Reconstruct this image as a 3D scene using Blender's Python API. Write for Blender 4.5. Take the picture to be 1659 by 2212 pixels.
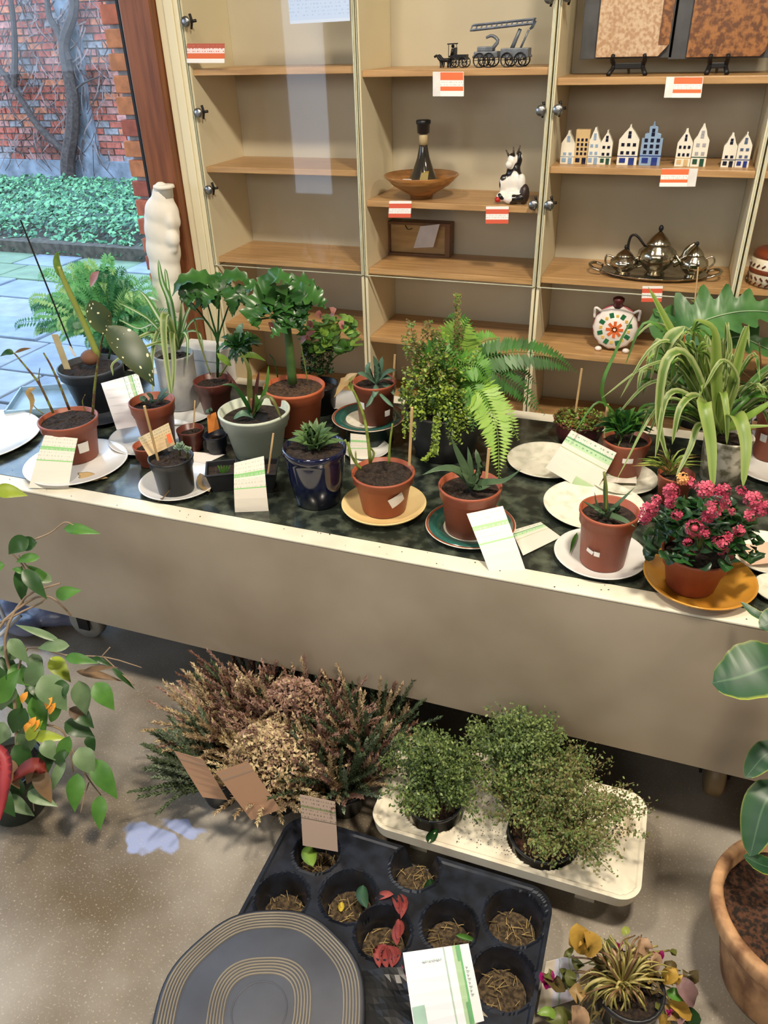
import bpy, bmesh, math, random
import numpy as np
from mathutils import Vector, Matrix, noise
for o in list(bpy.data.objects): bpy.data.objects.remove(o, do_unlink=True)
S = bpy.context.scene; C = S.collection
random.seed(7)
V = Vector
# ---------------- camera (world axes follow the table and the cabinet; units are metres) ----------------
IW, IH, FPX = 1659.0, 2212.0, 1660.04
PITCH, ROLL, YAW, CAMH = math.radians(31.7097), math.radians(-1.666), math.radians(20.5325), 1.55
def _axes():
    cp, sp, cr, sr = math.cos(PITCH), math.sin(PITCH), math.cos(ROLL), math.sin(ROLL)
    F = V((0, cp, -sp)); R = V((1, 0, 0)); U = V((0, sp, cp))
    R2 = cr*R + sr*U; U2 = -sr*R + cr*U
    Z = Matrix.Rotation(YAW, 3, 'Z')
    return Z@R2, Z@U2, Z@F
CR, CU, CF = _axes(); CAM = V((0, 0, CAMH))
cd = bpy.data.cameras.new('camera'); co = bpy.data.objects.new('camera', cd); C.objects.link(co)
cd.sensor_fit = 'VERTICAL'; cd.sensor_height = 36; cd.lens = FPX/IH*36; cd.clip_start = .02; cd.clip_end = 100
m3 = Matrix((CR, CU, -CF)).transposed(); co.matrix_world = Matrix.Translation(CAM) @ m3.to_4x4()
S.camera = co
# ---------------- world, lamps, exposure ----------------
w = bpy.data.worlds.new('overcast_sky'); S.world = w; w.use_nodes = True
nt = w.node_tree; bg = nt.nodes['Background']
tc = nt.nodes.new('ShaderNodeTexCoord'); sx = nt.nodes.new('ShaderNodeSeparateXYZ'); rp = nt.nodes.new('ShaderNodeValToRGB')
nt.links.new(tc.outputs['Generated'], sx.inputs[0]); nt.links.new(sx.outputs['Z'], rp.inputs[0]); nt.links.new(rp.outputs[0], bg.inputs[0])
rp.color_ramp.elements[0].position = 0; rp.color_ramp.elements[0].color = (.62, .78, 1, 1)
rp.color_ramp.elements[1].position = .6; rp.color_ramp.elements[1].color = (.50, .70, 1, 1)
bg.inputs[1].default_value = 4.4
def area(name, loc, size, power, col, rot=(0, 0, 0), sy=None, portal=False):
    l = bpy.data.lights.new(name, 'AREA'); l.energy = power; l.color = col; l.size = size
    if sy: l.shape = 'RECTANGLE'; l.size_y = sy
    if portal: l.cycles.is_portal = True
    o = bpy.data.objects.new(name, l); o.location = loc; o.rotation_euler = rot; C.objects.link(o); return o
WARM = (1, .87, .70)
area('ceiling_lamp', (.25, .70, 2.82), .22, 56, WARM)
area('ceiling_lamp', (-1.0, .62, 2.82), .22, 28, WARM)
area('ceiling_lamp', (1.7, .70, 2.82), .22, 26, WARM)
area('added_fill', (-.4, -2.9, 2.3), 3.2, 46, (1, .95, .88), (math.radians(80), 0, 0), .9)  # unseen fill light added behind the camera to brighten the cabinet interiors
area('window_portal', (-2.9, 2.32, 1.25), 2.6, 1, (1, 1, 1), (math.radians(-90), 0, 0), 2.5, True)
area('window_portal', (-4.15, .3, 2.0), 1.2, 1, (1, 1, 1), (0, math.radians(-90), 0), 3.0, True)
area('window_portal', (-3.53, -3.18, 1.3), .5, 1, (1, 1, 1), (math.radians(90), 0, 0), 2.2, True)
S.view_settings.view_transform = 'Standard'; S.view_settings.look = 'None'; S.view_settings.gamma = 1
S.view_settings.use_curve_mapping = False; S.view_settings.exposure = .16
# ---------------- helpers ----------------
def ray(px, py): return CF + (px-IW/2)/FPX*CR - (py-IH/2)/FPX*CU
def atz(px, py, z): d = ray(px, py); return CAM + d*((z-CAMH)/d.z)
def aty(px, py, y): d = ray(px, py); return CAM + d*(y/d.y)
def pt(px, py, dep): return CAM + ray(px, py)*dep
def depth(P): return (V(P)-CAM).dot(CF)
def proj(P):
    v = V(P)-CAM; z = v.dot(CF); return IW/2+FPX*v.dot(CR)/z, IH/2-FPX*v.dot(CU)/z
def lin(c):
    return tuple(((x/255)/12.92 if x/255 <= .04045 else ((x/255+.055)/1.055)**2.4) for x in c[:3])+(1,)
MC = {}
def M(name, col, rough=.5, col2=None, scale=12, bump=0, metal=0, spec=.5, transl=0, detail=4, stretch=None, contrast=(.35, .65), bscale=None, coat=0):
    if name in MC: return MC[name]
    m = bpy.data.materials.new(name); m.use_nodes = True; MC[name] = m; n = m.node_tree; p = n.nodes['Principled BSDF']
    p.inputs['Roughness'].default_value = rough; p.inputs['Metallic'].default_value = metal; p.inputs['Specular IOR Level'].default_value = spec
    if coat: p.inputs['Coat Weight'].default_value = coat; p.inputs['Coat Roughness'].default_value = .08
    tc = n.nodes.new('ShaderNodeTexCoord'); src = tc.outputs['Object']
    if stretch:
        mp = n.nodes.new('ShaderNodeMapping'); mp.inputs['Scale'].default_value = stretch; n.links.new(src, mp.inputs[0]); src = mp.outputs[0]
    nz = n.nodes.new('ShaderNodeTexNoise'); nz.inputs['Scale'].default_value = scale; nz.inputs['Detail'].default_value = detail; n.links.new(src, nz.inputs['Vector'])
    r = n.nodes.new('ShaderNodeValToRGB'); r.color_ramp.elements[0].position = contrast[0]; r.color_ramp.elements[1].position = contrast[1]
    if col2 is None: col2 = tuple(x*.86 for x in col)
    r.color_ramp.elements[0].color = lin(col); r.color_ramp.elements[1].color = lin(col2)
    n.links.new(nz.outputs['Fac'], r.inputs[0]); n.links.new(r.outputs[0], p.inputs['Base Color'])
    if bump:
        b = n.nodes.new('ShaderNodeBump'); b.inputs['Strength'].default_value = bump; b.inputs['Distance'].default_value = .01
        if bscale:
            z2 = n.nodes.new('ShaderNodeTexNoise'); z2.inputs['Scale'].default_value = bscale; z2.inputs['Detail'].default_value = 5; n.links.new(src, z2.inputs['Vector']); n.links.new(z2.outputs['Fac'], b.inputs['Height'])
        else: n.links.new(nz.outputs['Fac'], b.inputs['Height'])
        n.links.new(b.outputs[0], p.inputs['Normal'])
    if transl:
        t = n.nodes.new('ShaderNodeBsdfTranslucent'); mx = n.nodes.new('ShaderNodeMixShader'); mx.inputs[0].default_value = transl
        n.links.new(r.outputs[0], t.inputs[0]); n.links.new(p.outputs[0], mx.inputs[1]); n.links.new(t.outputs[0], mx.inputs[2])
        n.links.new(mx.outputs[0], n.nodes['Material Output'].inputs[0])
    return m
def glass_mat(name, tint=(235, 245, 240), refl=1.0):
    m = bpy.data.materials.new(name); m.use_nodes = True; n = m.node_tree; n.nodes.remove(n.nodes['Principled BSDF'])
    tr = n.nodes.new('ShaderNodeBsdfTransparent'); tr.inputs[0].default_value = lin(tint)
    g = n.nodes.new('ShaderNodeBsdfGlossy'); g.inputs['Roughness'].default_value = .02
    f = n.nodes.new('ShaderNodeLayerWeight'); f.inputs[0].default_value = .5          # Schlick reflectance, the same from both sides
    pw = n.nodes.new('ShaderNodeMath'); pw.operation = 'POWER'; pw.inputs[1].default_value = 5; n.links.new(f.outputs['Facing'], pw.inputs[0])
    mu = n.nodes.new('ShaderNodeMath'); mu.operation = 'MULTIPLY_ADD'; mu.inputs[1].default_value = .9*refl; mu.inputs[2].default_value = .04*refl; n.links.new(pw.outputs[0], mu.inputs[0])
    mx = n.nodes.new('ShaderNodeMixShader'); n.links.new(mu.outputs[0], mx.inputs[0]); n.links.new(tr.outputs[0], mx.inputs[1]); n.links.new(g.outputs[0], mx.inputs[2])
    n.links.new(mx.outputs[0], n.nodes['Material Output'].inputs[0]); return m
def stripe_mat(name, axis, stops, rough=.45, transl=0, words=None):
    """flat colour bands printed along the U or V of a card or leaf; words = (n lines, from, to, colour) faint lettering"""
    if name in MC: return MC[name]
    m = bpy.data.materials.new(name); m.use_nodes = True; MC[name] = m; n = m.node_tree; p = n.nodes['Principled BSDF']; p.inputs['Roughness'].default_value = rough
    uv = n.nodes.new('ShaderNodeUVMap'); uv.uv_map = 'UVMap'; s = n.nodes.new('ShaderNodeSeparateXYZ'); n.links.new(uv.outputs[0], s.inputs[0])
    r = n.nodes.new('ShaderNodeValToRGB'); r.color_ramp.interpolation = 'CONSTANT' if not transl else 'LINEAR'
    e = r.color_ramp.elements
    while len(e) < len(stops): e.new(.5)
    for i, (a, c) in enumerate(stops): e[i].position = a; e[i].color = lin(c)
    n.links.new(s.outputs[axis], r.inputs[0]); colr = r.outputs[0]
    if words:
        nl, a, b, wc = words; o = 1-axis
        wv = n.nodes.new('ShaderNodeMath'); wv.operation = 'MULTIPLY'; wv.inputs[1].default_value = nl; n.links.new(s.outputs[axis], wv.inputs[0])
        fr = n.nodes.new('ShaderNodeMath'); fr.operation = 'FRACT'; n.links.new(wv.outputs[0], fr.inputs[0])
        lt = n.nodes.new('ShaderNodeMath'); lt.operation = 'LESS_THAN'; lt.inputs[1].default_value = .38; n.links.new(fr.outputs[0], lt.inputs[0])
        fl = n.nodes.new('ShaderNodeMath'); fl.operation = 'FLOOR'; n.links.new(wv.outputs[0], fl.inputs[0])
        cb = n.nodes.new('ShaderNodeCombineXYZ'); n.links.new(s.outputs[o], cb.inputs[0]); n.links.new(fl.outputs[0], cb.inputs[1])
        nz = n.nodes.new('ShaderNodeTexNoise'); nz.inputs['Scale'].default_value = 22; nz.inputs['Detail'].default_value = 1; n.links.new(cb.outputs[0], nz.inputs['Vector'])
        gt = n.nodes.new('ShaderNodeMath'); gt.operation = 'GREATER_THAN'; gt.inputs[1].default_value = .52; n.links.new(nz.outputs['Fac'], gt.inputs[0])
        g1 = n.nodes.new('ShaderNodeMath'); g1.operation = 'GREATER_THAN'; g1.inputs[1].default_value = a; n.links.new(s.outputs[axis], g1.inputs[0])
        g2 = n.nodes.new('ShaderNodeMath'); g2.operation = 'LESS_THAN'; g2.inputs[1].default_value = b; n.links.new(s.outputs[axis], g2.inputs[0])
        prev = lt.outputs[0]
        for q in (gt, g1, g2):
            mm = n.nodes.new('ShaderNodeMath'); mm.operation = 'MULTIPLY'; n.links.new(prev, mm.inputs[0]); n.links.new(q.outputs[0], mm.inputs[1]); prev = mm.outputs[0]
        mx = n.nodes.new('ShaderNodeMixRGB'); n.links.new(prev, mx.inputs[0]); n.links.new(colr, mx.inputs[1]); mx.inputs[2].default_value = lin(wc); colr = mx.outputs[0]
    n.links.new(colr, p.inputs['Base Color'])
    if transl:
        t = n.nodes.new('ShaderNodeBsdfTranslucent'); mx = n.nodes.new('ShaderNodeMixShader'); mx.inputs[0].default_value = transl
        n.links.new(colr, t.inputs[0]); n.links.new(p.outputs[0], mx.inputs[1]); n.links.new(t.outputs[0], mx.inputs[2]); n.links.new(mx.outputs[0], n.nodes['Material Output'].inputs[0])
    return m
ORG = {}
class MB:
    def __init__(s): s.v = []; s.f = []; s.mi = []; s.uv = []
    def add(s, vs, fs, mi=0, uvs=None):
        b = len(s.v); s.v += [tuple(x) for x in vs]; s.f += [tuple(i+b for i in f) for f in fs]; s.mi += [mi]*len(fs)
        s.uv += uvs if uvs else [(0, 0)]*len(vs)
    def build(s, name, mats, parent=None, smooth=False, bevel=0):
        me = bpy.data.meshes.new(name); o0 = ORG.get(parent, V((0, 0, 0))) if parent else V((0, 0, 0))
        me.from_pydata([(x-o0.x, y-o0.y, z-o0.z) for x, y, z in s.v], [], s.f)
        if not isinstance(mats, (list, tuple)): mats = [mats]
        for m in mats: me.materials.append(m)
        if len(mats) > 1: me.polygons.foreach_set('material_index', s.mi)
        uvl = me.uv_layers.new(name='UVMap'); vi = np.empty(len(me.loops), dtype=np.int32); me.loops.foreach_get('vertex_index', vi)
        uvl.data.foreach_set('uv', np.array(s.uv, dtype=np.float32)[vi].ravel())
        if smooth: me.polygons.foreach_set('use_smooth', [True]*len(me.polygons))
        me.update(); o = bpy.data.objects.new(name, me); C.objects.link(o)
        if parent: o.parent = parent; ORG[o] = o0
        if bevel:
            b = o.modifiers.new('bevel', 'BEVEL'); b.width = bevel; b.segments = 2; b.limit_method = 'ANGLE'
        return o
def tag(o, label=None, cat=None, group=None, kind=None):
    if label: o['label'] = label
    if cat: o['category'] = cat
    if group: o['group'] = group
    if kind: o['kind'] = kind
    return o
def thing(name, label, cat, loc, group=None):
    o = bpy.data.objects.new(name, None); o.empty_display_size = .03; o.location = loc; C.objects.link(o); ORG[o] = V(loc); return tag(o, label, cat, group)
def box(mb, lo, hi, mi=0):
    x0, y0, z0 = lo; x1, y1, z1 = hi
    mb.add([(x0,y0,z0),(x1,y0,z0),(x1,y1,z0),(x0,y1,z0),(x0,y0,z1),(x1,y0,z1),(x1,y1,z1),(x0,y1,z1)],
           [(0,3,2,1),(4,5,6,7),(0,1,5,4),(1,2,6,5),(2,3,7,6),(3,0,4,7)], mi, [(0,0),(1,0),(1,0),(0,0),(0,1),(1,1),(1,1),(0,1)])
def obox(mb, c, ax, ay, az, mi=0):
    c, ax, ay, az = V(c), V(ax), V(ay), V(az)
    vs = [c+sx*ax+sy*ay+sz*az for sz in (-1, 1) for sx, sy in ((-1,-1),(1,-1),(1,1),(-1,1))]
    mb.add(vs, [(0,3,2,1),(4,5,6,7),(0,1,5,4),(1,2,6,5),(2,3,7,6),(3,0,4,7)], mi, [(0,0),(1,0),(1,1),(0,1)]*2)
def lathe(mb, c, prof, seg=36, mi=0, sx=1, sy=1, ang=0, fn=None):
    c = V(c); vs = []; fs = []; n = len(prof); ca, sa = math.cos(ang), math.sin(ang)
    for (r, z) in prof:
        for k in range(seg):
            a = 2*math.pi*k/seg; rr = r*(fn(a, z) if fn else 1); x, y = rr*math.cos(a)*sx, rr*math.sin(a)*sy
            vs.append(c+V((x*ca-y*sa, x*sa+y*ca, z)))
    for i in range(n-1):
        for k in range(seg):
            k2 = (k+1) % seg; fs.append((i*seg+k, i*seg+k2, (i+1)*seg+k2, (i+1)*seg+k))
    fs.append(tuple(range(seg))[::-1]); fs.append(tuple((n-1)*seg+k for k in range(seg)))
    mb.add(vs, fs, mi)
def cr(pts, n):
    P = [V(p) for p in pts]
    if len(P) == 2: return [P[0].lerp(P[1], i/n) for i in range(n+1)]
    P = [2*P[0]-P[1]]+P+[2*P[-1]-P[-2]]; out = []; k = len(P)-3
    for i in range(n+1):
        t = i/n*k; j = min(int(t), k-1); u = t-j; a, b, c, d = P[j:j+4]
        out.append(.5*((2*b)+(c-a)*u+(2*a-5*b+4*c-d)*u*u+(3*b-a-3*c+d)*u**3))
    return out
def tube(mb, pts, r0, r1=None, seg=6, mi=0, n=None):
    if r1 is None: r1 = r0
    P = cr(pts, n) if n else [V(p) for p in pts]
    L = len(P); vs = []; fs = []; s0 = None
    for i, p in enumerate(P):
        t = (P[min(i+1, L-1)]-P[max(i-1, 0)])
        t = t.normalized() if t.length > 1e-9 else V((0, 0, 1))
        if s0 is None: s0 = t.orthogonal().normalized()
        s0 = (s0-t*s0.dot(t)); s0 = s0.normalized() if s0.length > 1e-6 else t.orthogonal().normalized()
        q = t.cross(s0); r = r0+(r1-r0)*i/(L-1)
        for k in range(seg):
            a = 2*math.pi*k/seg; vs.append(p+r*(math.cos(a)*s0+math.sin(a)*q))
    for i in range(L-1):
        for k in range(seg): fs.append((i*seg+k, i*seg+(k+1) % seg, (i+1)*seg+(k+1) % seg, (i+1)*seg+k))
    fs.append(tuple(range(seg))[::-1]); fs.append(tuple((L-1)*seg+k for k in range(seg)))
    mb.add(vs, fs, mi)
def P_leaf(t): return max(.02, math.sin(math.pi*t**.75))
def P_oval(t): return max(.03, math.sin(math.pi*t)**.6)
def P_blade(t): return max(.03, (.55+.45*min(1, t*3))*(1-t)**.45) if t < 1 else .03
def P_agave(t): return max(.02, (1-t**1.6)*(.8+.4*t))
def P_lobe(t): return max(.04, math.sin(math.pi*t**.7)*(1-.42*abs(math.sin(t*19))))
def blade(mb, pts, w, prof=P_blade, hint=None, fold=.15, mi=0, n=8, thick=0, wav=0):
    P = cr(pts, n); vs = []; fs = []; uv = []; ph = random.random()*6
    if hint is None: hint = (CAM-P[n//2]).normalized()*.6+V((0, 0, .7))
    for i, p in enumerate(P):
        t = (P[min(i+1, n)]-P[max(i-1, 0)]); t = t.normalized() if t.length > 1e-9 else V((0, 0, 1))
        s = t.cross(V(hint)); s = s.normalized() if s.length > 1e-6 else t.orthogonal().normalized()
        nn = s.cross(t); hw = w*.5*prof(i/n); wv = wav*math.sin(i*2.1+ph)*w
        vs += [p-s*hw+nn*(hw*fold*2+wv), p-nn*thick*.5*prof(i/n), p+s*hw+nn*(hw*fold*2-wv)]
        uv += [(0, i/n), (.5, i/n), (1, i/n)]
        if thick: vs.append(p-nn*thick*prof(i/n)); uv.append((.5, i/n))
    k = 4 if thick else 3
    for i in range(n):
        a, b = i*k, (i+1)*k; fs += [(a, a+1, b+1, b), (a+1, a+2, b+2, b+1)]
        if thick: fs += [(a+3, a, b, b+3), (a+2, a+3, b+3, b+2)]
    mb.add(vs, fs, mi, uv)
def ico(mb, c, r, mi=0, seg=10, rings=7, sc=(1, 1, 1), rot=None):
    vs = []; fs = []
    for i in range(rings+1):
        th = math.pi*i/rings
        for k in range(seg):
            a = 2*math.pi*k/seg; p = V((math.sin(th)*math.cos(a)*sc[0], math.sin(th)*math.sin(a)*sc[1], math.cos(th)*sc[2]))*r
            vs.append(V(c)+(rot@p if rot else p))
    for i in range(rings):
        for k in range(seg): fs.append((i*seg+k, (i+1)*seg+k, (i+1)*seg+(k+1) % seg, i*seg+(k+1) % seg))
    mb.add(vs, fs, mi)
def blob(name, balls, mat, parent, voxel=.004, disp=0):
    mb = MB()
    for b in balls: ico(mb, b[0], b[1], 0, 14, 10, b[2] if len(b) > 2 else (1, 1, 1))
    o = mb.build(name, mat, parent, True); r = o.modifiers.new('remesh', 'REMESH'); r.mode = 'VOXEL'; r.voxel_size = voxel; r.use_smooth_shade = True
    s = o.modifiers.new('smooth', 'SMOOTH'); s.iterations = 10
    return o
def rnd(a, b): return random.uniform(a, b)
# ---------------- materials shared ----------------
cream = M('cream_laminate', (228, 219, 186), .45, (220, 210, 176), 3)
backm = M('backing_board', (200, 191, 166), .5, (188, 180, 156), 3)
wood = M('oak_veneer', (196, 156, 106), .38, (168, 130, 84), 6, stretch=(1, 14, 14), detail=6)
brownwood = M('brown_post_wood', (132, 78, 44), .4, (104, 58, 32), 5, stretch=(14, 14, 1))
steel = M('brushed_steel', (170, 170, 168), .3, metal=1)
darkm = M('dark_metal', (38, 36, 34), .4, metal=.6)
white = M('white_ceramic', (226, 226, 223), .14, (210, 210, 207), 8, coat=.3)
terra = M('terracotta_plastic', (156, 82, 56), .42, (134, 68, 46), 9)
terra2 = M('orange_terracotta', (190, 100, 62), .5, (172, 88, 54), 9)
brownpot = M('brown_plastic', (104, 52, 42), .35, (88, 42, 34), 9)
blackp = M('black_plastic', (34, 36, 40), .35, (26, 27, 30), 20)
greyp = M('dark_grey_plastic', (62, 66, 72), .4, (50, 54, 60), 20)
soil = M('potting_soil', (56, 42, 32), .95, (28, 20, 15), 160, bump=1, contrast=(.4, .6))
drysoil = M('dry_compost', (98, 82, 60), .95, (52, 42, 30), 130, bump=1, contrast=(.4, .6))
stickm = M('bamboo', (206, 172, 122), .6)
cardback = M('card_edge', (226, 212, 188), .6)
# ================= SETTING =================
def struct(name, lo, hi, mat, bevel=0):
    mb = MB(); box(mb, lo, hi); return tag(mb.build(name, mat, None, False, bevel), kind='structure')
FY = 2.20          # front plane of cabinet and window wall
floorm = M('polished_concrete', (164, 158, 148), .28, (106, 94, 76), 2.4, detail=10, bump=.05, bscale=60, contrast=(.36, .66))
def floor_patch(m):
    n = m.node_tree; p = n.nodes['Principled BSDF']; base = p.inputs['Base Color'].links[0].from_socket
    tc = n.nodes.new('ShaderNodeTexCoord'); nz = n.nodes.new('ShaderNodeTexNoise'); nz.inputs['Scale'].default_value = 14; n.links.new(tc.outputs['Object'], nz.inputs['Vector'])
    ad = n.nodes.new('ShaderNodeMixRGB'); ad.blend_type = 'ADD'; ad.inputs[0].default_value = .09; n.links.new(tc.outputs['Object'], ad.inputs[1]); n.links.new(nz.outputs['Color'], ad.inputs[2])
    prev = base
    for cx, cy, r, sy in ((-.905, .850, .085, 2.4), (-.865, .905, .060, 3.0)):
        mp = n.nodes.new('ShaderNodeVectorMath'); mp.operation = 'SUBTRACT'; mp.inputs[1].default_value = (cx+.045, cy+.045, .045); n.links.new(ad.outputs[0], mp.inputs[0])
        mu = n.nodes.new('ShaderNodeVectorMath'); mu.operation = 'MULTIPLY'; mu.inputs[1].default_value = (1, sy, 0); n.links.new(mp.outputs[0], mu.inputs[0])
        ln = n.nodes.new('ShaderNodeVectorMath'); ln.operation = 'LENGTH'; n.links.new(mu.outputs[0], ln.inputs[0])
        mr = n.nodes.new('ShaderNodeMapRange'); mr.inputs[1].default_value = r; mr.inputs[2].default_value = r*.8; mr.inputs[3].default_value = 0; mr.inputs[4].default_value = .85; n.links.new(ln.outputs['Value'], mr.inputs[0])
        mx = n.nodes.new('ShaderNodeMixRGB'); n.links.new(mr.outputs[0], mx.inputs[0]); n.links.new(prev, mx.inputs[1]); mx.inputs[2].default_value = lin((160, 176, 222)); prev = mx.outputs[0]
    sp = n.nodes.new('ShaderNodeTexNoise'); sp.inputs['Scale'].default_value = 220; sp.inputs['Detail'].default_value = 2; n.links.new(tc.outputs['Object'], sp.inputs['Vector'])
    gr = n.nodes.new('ShaderNodeMapRange'); gr.inputs[1].default_value = .60; gr.inputs[2].default_value = .72; gr.inputs[4].default_value = .55; n.links.new(sp.outputs['Fac'], gr.inputs[0])
    mx = n.nodes.new('ShaderNodeMixRGB'); n.links.new(gr.outputs[0], mx.inputs[0]); n.links.new(prev, mx.inputs[1]); mx.inputs[2].default_value = lin((205, 196, 180))
    n.links.new(mx.outputs[0], p.inputs['Base Color'])
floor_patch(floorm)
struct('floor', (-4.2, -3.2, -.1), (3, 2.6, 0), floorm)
wallm = M('room_wall_paint', (206, 190, 160), .8)
struct('ceiling', (-4.2, -3.2, 2.9), (3, 2.6, 3.0), M('ceiling_paint', (150, 140, 124), .9))
struct('wall_back', (-1.556, 2.48, 0), (3, 2.6, 2.9), wallm)
wdk = M('dark_panelling', (96, 80, 62), .7)
struct('wall_right', (3, -3.2, 0), (3.1, 2.6, 2.9), wdk)
struct('wall_front', (-3.3, -3.3, 0), (3, -3.2, 2.9), wdk); struct('wall_front_pier', (-4.2, -3.3, 0), (-3.75, -3.2, 2.9), wdk); struct('wall_front_lintel', (-3.75, -3.3, 2.4), (-3.3, -3.2, 2.9), wdk); struct('wall_front_sill', (-3.75, -3.3, 0), (-3.3, -3.2, .2), wdk)
# left wall with an opening, and lintel over the glazed back wall
struct('wall_left', (-4.3, -3.2, 0), (-4.2, -1.3, 2.9), wallm); struct('wall_left_pier', (-4.3, 1.9, 0), (-4.2, 2.3, 2.9), wallm)
struct('wall_left_lintel', (-4.3, -1.3, 2.6), (-4.2, 1.9, 2.9), wallm); struct('wall_left_parapet', (-4.3, -1.3, 0), (-4.2, 1.9, 1.4), wallm)
struct('wall_back_lintel', (-4.2, FY, 2.5), (-1.556, 2.32, 2.9), wallm)
# sliding window: wooden post, rubber gasket, blue-grey aluminium edge, pane
wn = thing('window_1', None, None, (-1.9, FY, 0)); tag(wn, kind='structure')
mb = MB(); box(mb, (-1.556, FY-.035, 0), (-1.458, FY+.12, 2.5)); mb.build('wooden_post', brownwood, wn, bevel=.003)
mb = MB(); box(mb, (-1.566, FY-.02, .02), (-1.556, FY+.05, 2.5)); mb.build('metal_edge', M('blue_grey_aluminium', (150, 175, 200), .4), wn)
mb = MB(); box(mb, (-1.574, FY-.024, .02), (-1.566, FY+.04, 2.5)); mb.build('gasket', M('black_rubber', (16, 18, 22), .6), wn)
mb = MB(); box(mb, (-1.582, FY-.01, .02), (-1.574, FY+.05, 2.5)); mb.build('frame_strip', M('pale_aluminium', (190, 200, 212), .4), wn)
mb = MB(); box(mb, (-4.2, FY-.02, 0), (-1.574, FY+.06, .035)); mb.build('bottom_rail', M('pale_aluminium', (190, 200, 212), .4), wn)
mb = MB(); box(mb, (-4.15, FY+.018, .035), (-1.58, FY+.024, 2.5)); mb.build('pane', glass_mat('window_glass', (250, 254, 255), .35), wn)
# ---------------- exterior ----------------
slabm = [M('paving_slab_%s' % n_, c, .8, tuple(x*.88 for x in c), 7, bump=.2, bscale=40) for n_, c in (('grey', (150, 152, 158)), ('blue', (138, 146, 158)), ('mossy', (122, 140, 112)), ('pale', (165, 168, 172)))]
g = struct('ground', (-14, 2.33, -.2), (3, 9.3, -.035), M('garden_soil', (92, 82, 70), 1, (60, 54, 46), 20)); ORG[g] = V((0, 0, 0))
yy = 2.36; row = 0
while yy < 5.45:
    h = (.42, .38, .46, .36, .4)[row % 5]; xx = -6.6+rnd(0, .4)
    while xx < -1.2:
        w_ = rnd(.45, .8); mb = MB(); dz = rnd(-.006, .006)
        box(mb, (xx, yy, -.06), (xx+w_-.02, yy+h-.022, dz)); mi = 2 if yy > 4.6 and random.random() < .85 else random.choice((0, 1, 3, 1))
        mb.build('paving_slab', slabm[mi], g, bevel=.006); xx += w_
    yy += h; row += 1
def quadleaf(mb, c, s, n, mi=0, asp=.6):
    n = n.normalized(); a = n.orthogonal().normalized(); a = Matrix.Rotation(rnd(0, 6.3), 3, n)@a; b = n.cross(a)
    mb.add([c-a*s, c+b*s*asp-n*s*.12, c+a*s, c-b*s*asp-n*s*.12], [(0, 1, 2), (0, 2, 3)], mi)
ivy = [M('ivy_leaf', (62, 122, 76), .4, (44, 92, 58), 6), M('ivy_leaf_pale', (112, 168, 112), .4, (84, 140, 88), 6), M('ivy_leaf_dark', (36, 70, 48), .5)]
mb = MB()
for i in range(15000):
    x = rnd(-8.3, -3.9); y = rnd(5.5, 8.1)
    hgt = .22*min(1, (y-5.45)*3)+.05*noise.noise(V((x*2, y*2, 0)))
    quadleaf(mb, V((x, y, hgt*rnd(.75, 1.08))), rnd(.018, .036), V((rnd(-.6, .6), rnd(-1, .2), 1)), random.choice((0, 0, 1, 1, 2)))
b_ = MB(); box(b_, (-8.3, 5.5, -.03), (-3.9, 8.1, .1)); b_.build('ground_cover_base', M('garden_soil', (92, 82, 70)), g)
tag(mb.build('ivy_ground_cover', ivy), 'low bed of green ivy ground cover between the paving and the brick wall', 'ivy', kind='stuff')
mb = MB()
for i in range(1500):
    quadleaf(mb, V((rnd(-10, -4.2), rnd(8.12, 8.5), rnd(-.02, .03))), rnd(.03, .06), V((rnd(-.6, .6), rnd(-.6, .6), 1)), i % 3)
tag(mb.build('leaf_litter', [M('dead_leaf_pink', (160, 120, 110), .9), M('dead_leaf_brown', (120, 84, 66), .9), M('dead_leaf_pale', (188, 160, 150), .9)]), 'strip of fallen brown leaves along the foot of the brick wall', 'leaves', kind='stuff')
# brick wall: the bricks in view one by one
bm_ = [M('brick_%s' % n_, c, .9, tuple(x*.78 for x in c), 25, bump=.4) for n_, c in (('red', (196, 104, 84)), ('orange', (216, 132, 98)), ('pink', (200, 138, 126)), ('brown', (164, 100, 84)), ('grey', (160, 150, 150)))]
wl = struct('wall_garden', (-14, 8.84, -.1), (-3.2, 9.1, 3.2), M('old_mortar', (150, 138, 130), 1, (112, 100, 96), 30)); ORG[wl] = V((0, 0, 0))
bme = []
for k in range(5):
    t_ = MB(); box(t_, (0, 8.815, 0), (.205, 8.86, .062)); o = t_.build('brick', bm_[k], wl, bevel=.004); bme.append(o.data); bpy.data.objects.remove(o)
cnt = 0; rest = MB(); cour = 0; z = .30
while z < 2.4:
    x = -10.2+(.11 if cour % 2 else 0)+rnd(-.01, .01)
    while x < -5.0:
        ppx, ppy = proj((x+.1, 8.83, z+.03)); ins = -30 < ppx < 240 and -20 < ppy < 400
        k = random.choice((0, 0, 1, 1, 2, 2, 3, 4)) if z > .55 else random.choice((3, 0, 2, 4))
        if ins and cnt < 300:
            o = bpy.data.objects.new('brick', bme[k]); C.objects.link(o); o.parent = wl; o.location = (x, rnd(-.012, .006), z); o.rotation_euler = (0, rnd(-.02, .02), 0)
            for md in (0,):
                b = o.modifiers.new('bevel', 'BEVEL'); b.width = .004
            cnt += 1
        else: box(rest, (x, 8.815+rnd(-.012, .006), z), (x+.205, 8.86, z+.062), k)
        x += .222
    z += .0765; cour += 1
tag(rest.build('brickwork', bm_, wl), kind='stuff')
conc = M('grey_render', (150, 156, 166), .9, (108, 112, 118), 6, bump=.6, bscale=25)
mb = MB(); box(mb, (-12, 8.78, -.05), (-5.0, 8.85, .30)); tag(mb.build('trim_1', conc, None, bevel=.01), kind='structure')
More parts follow.
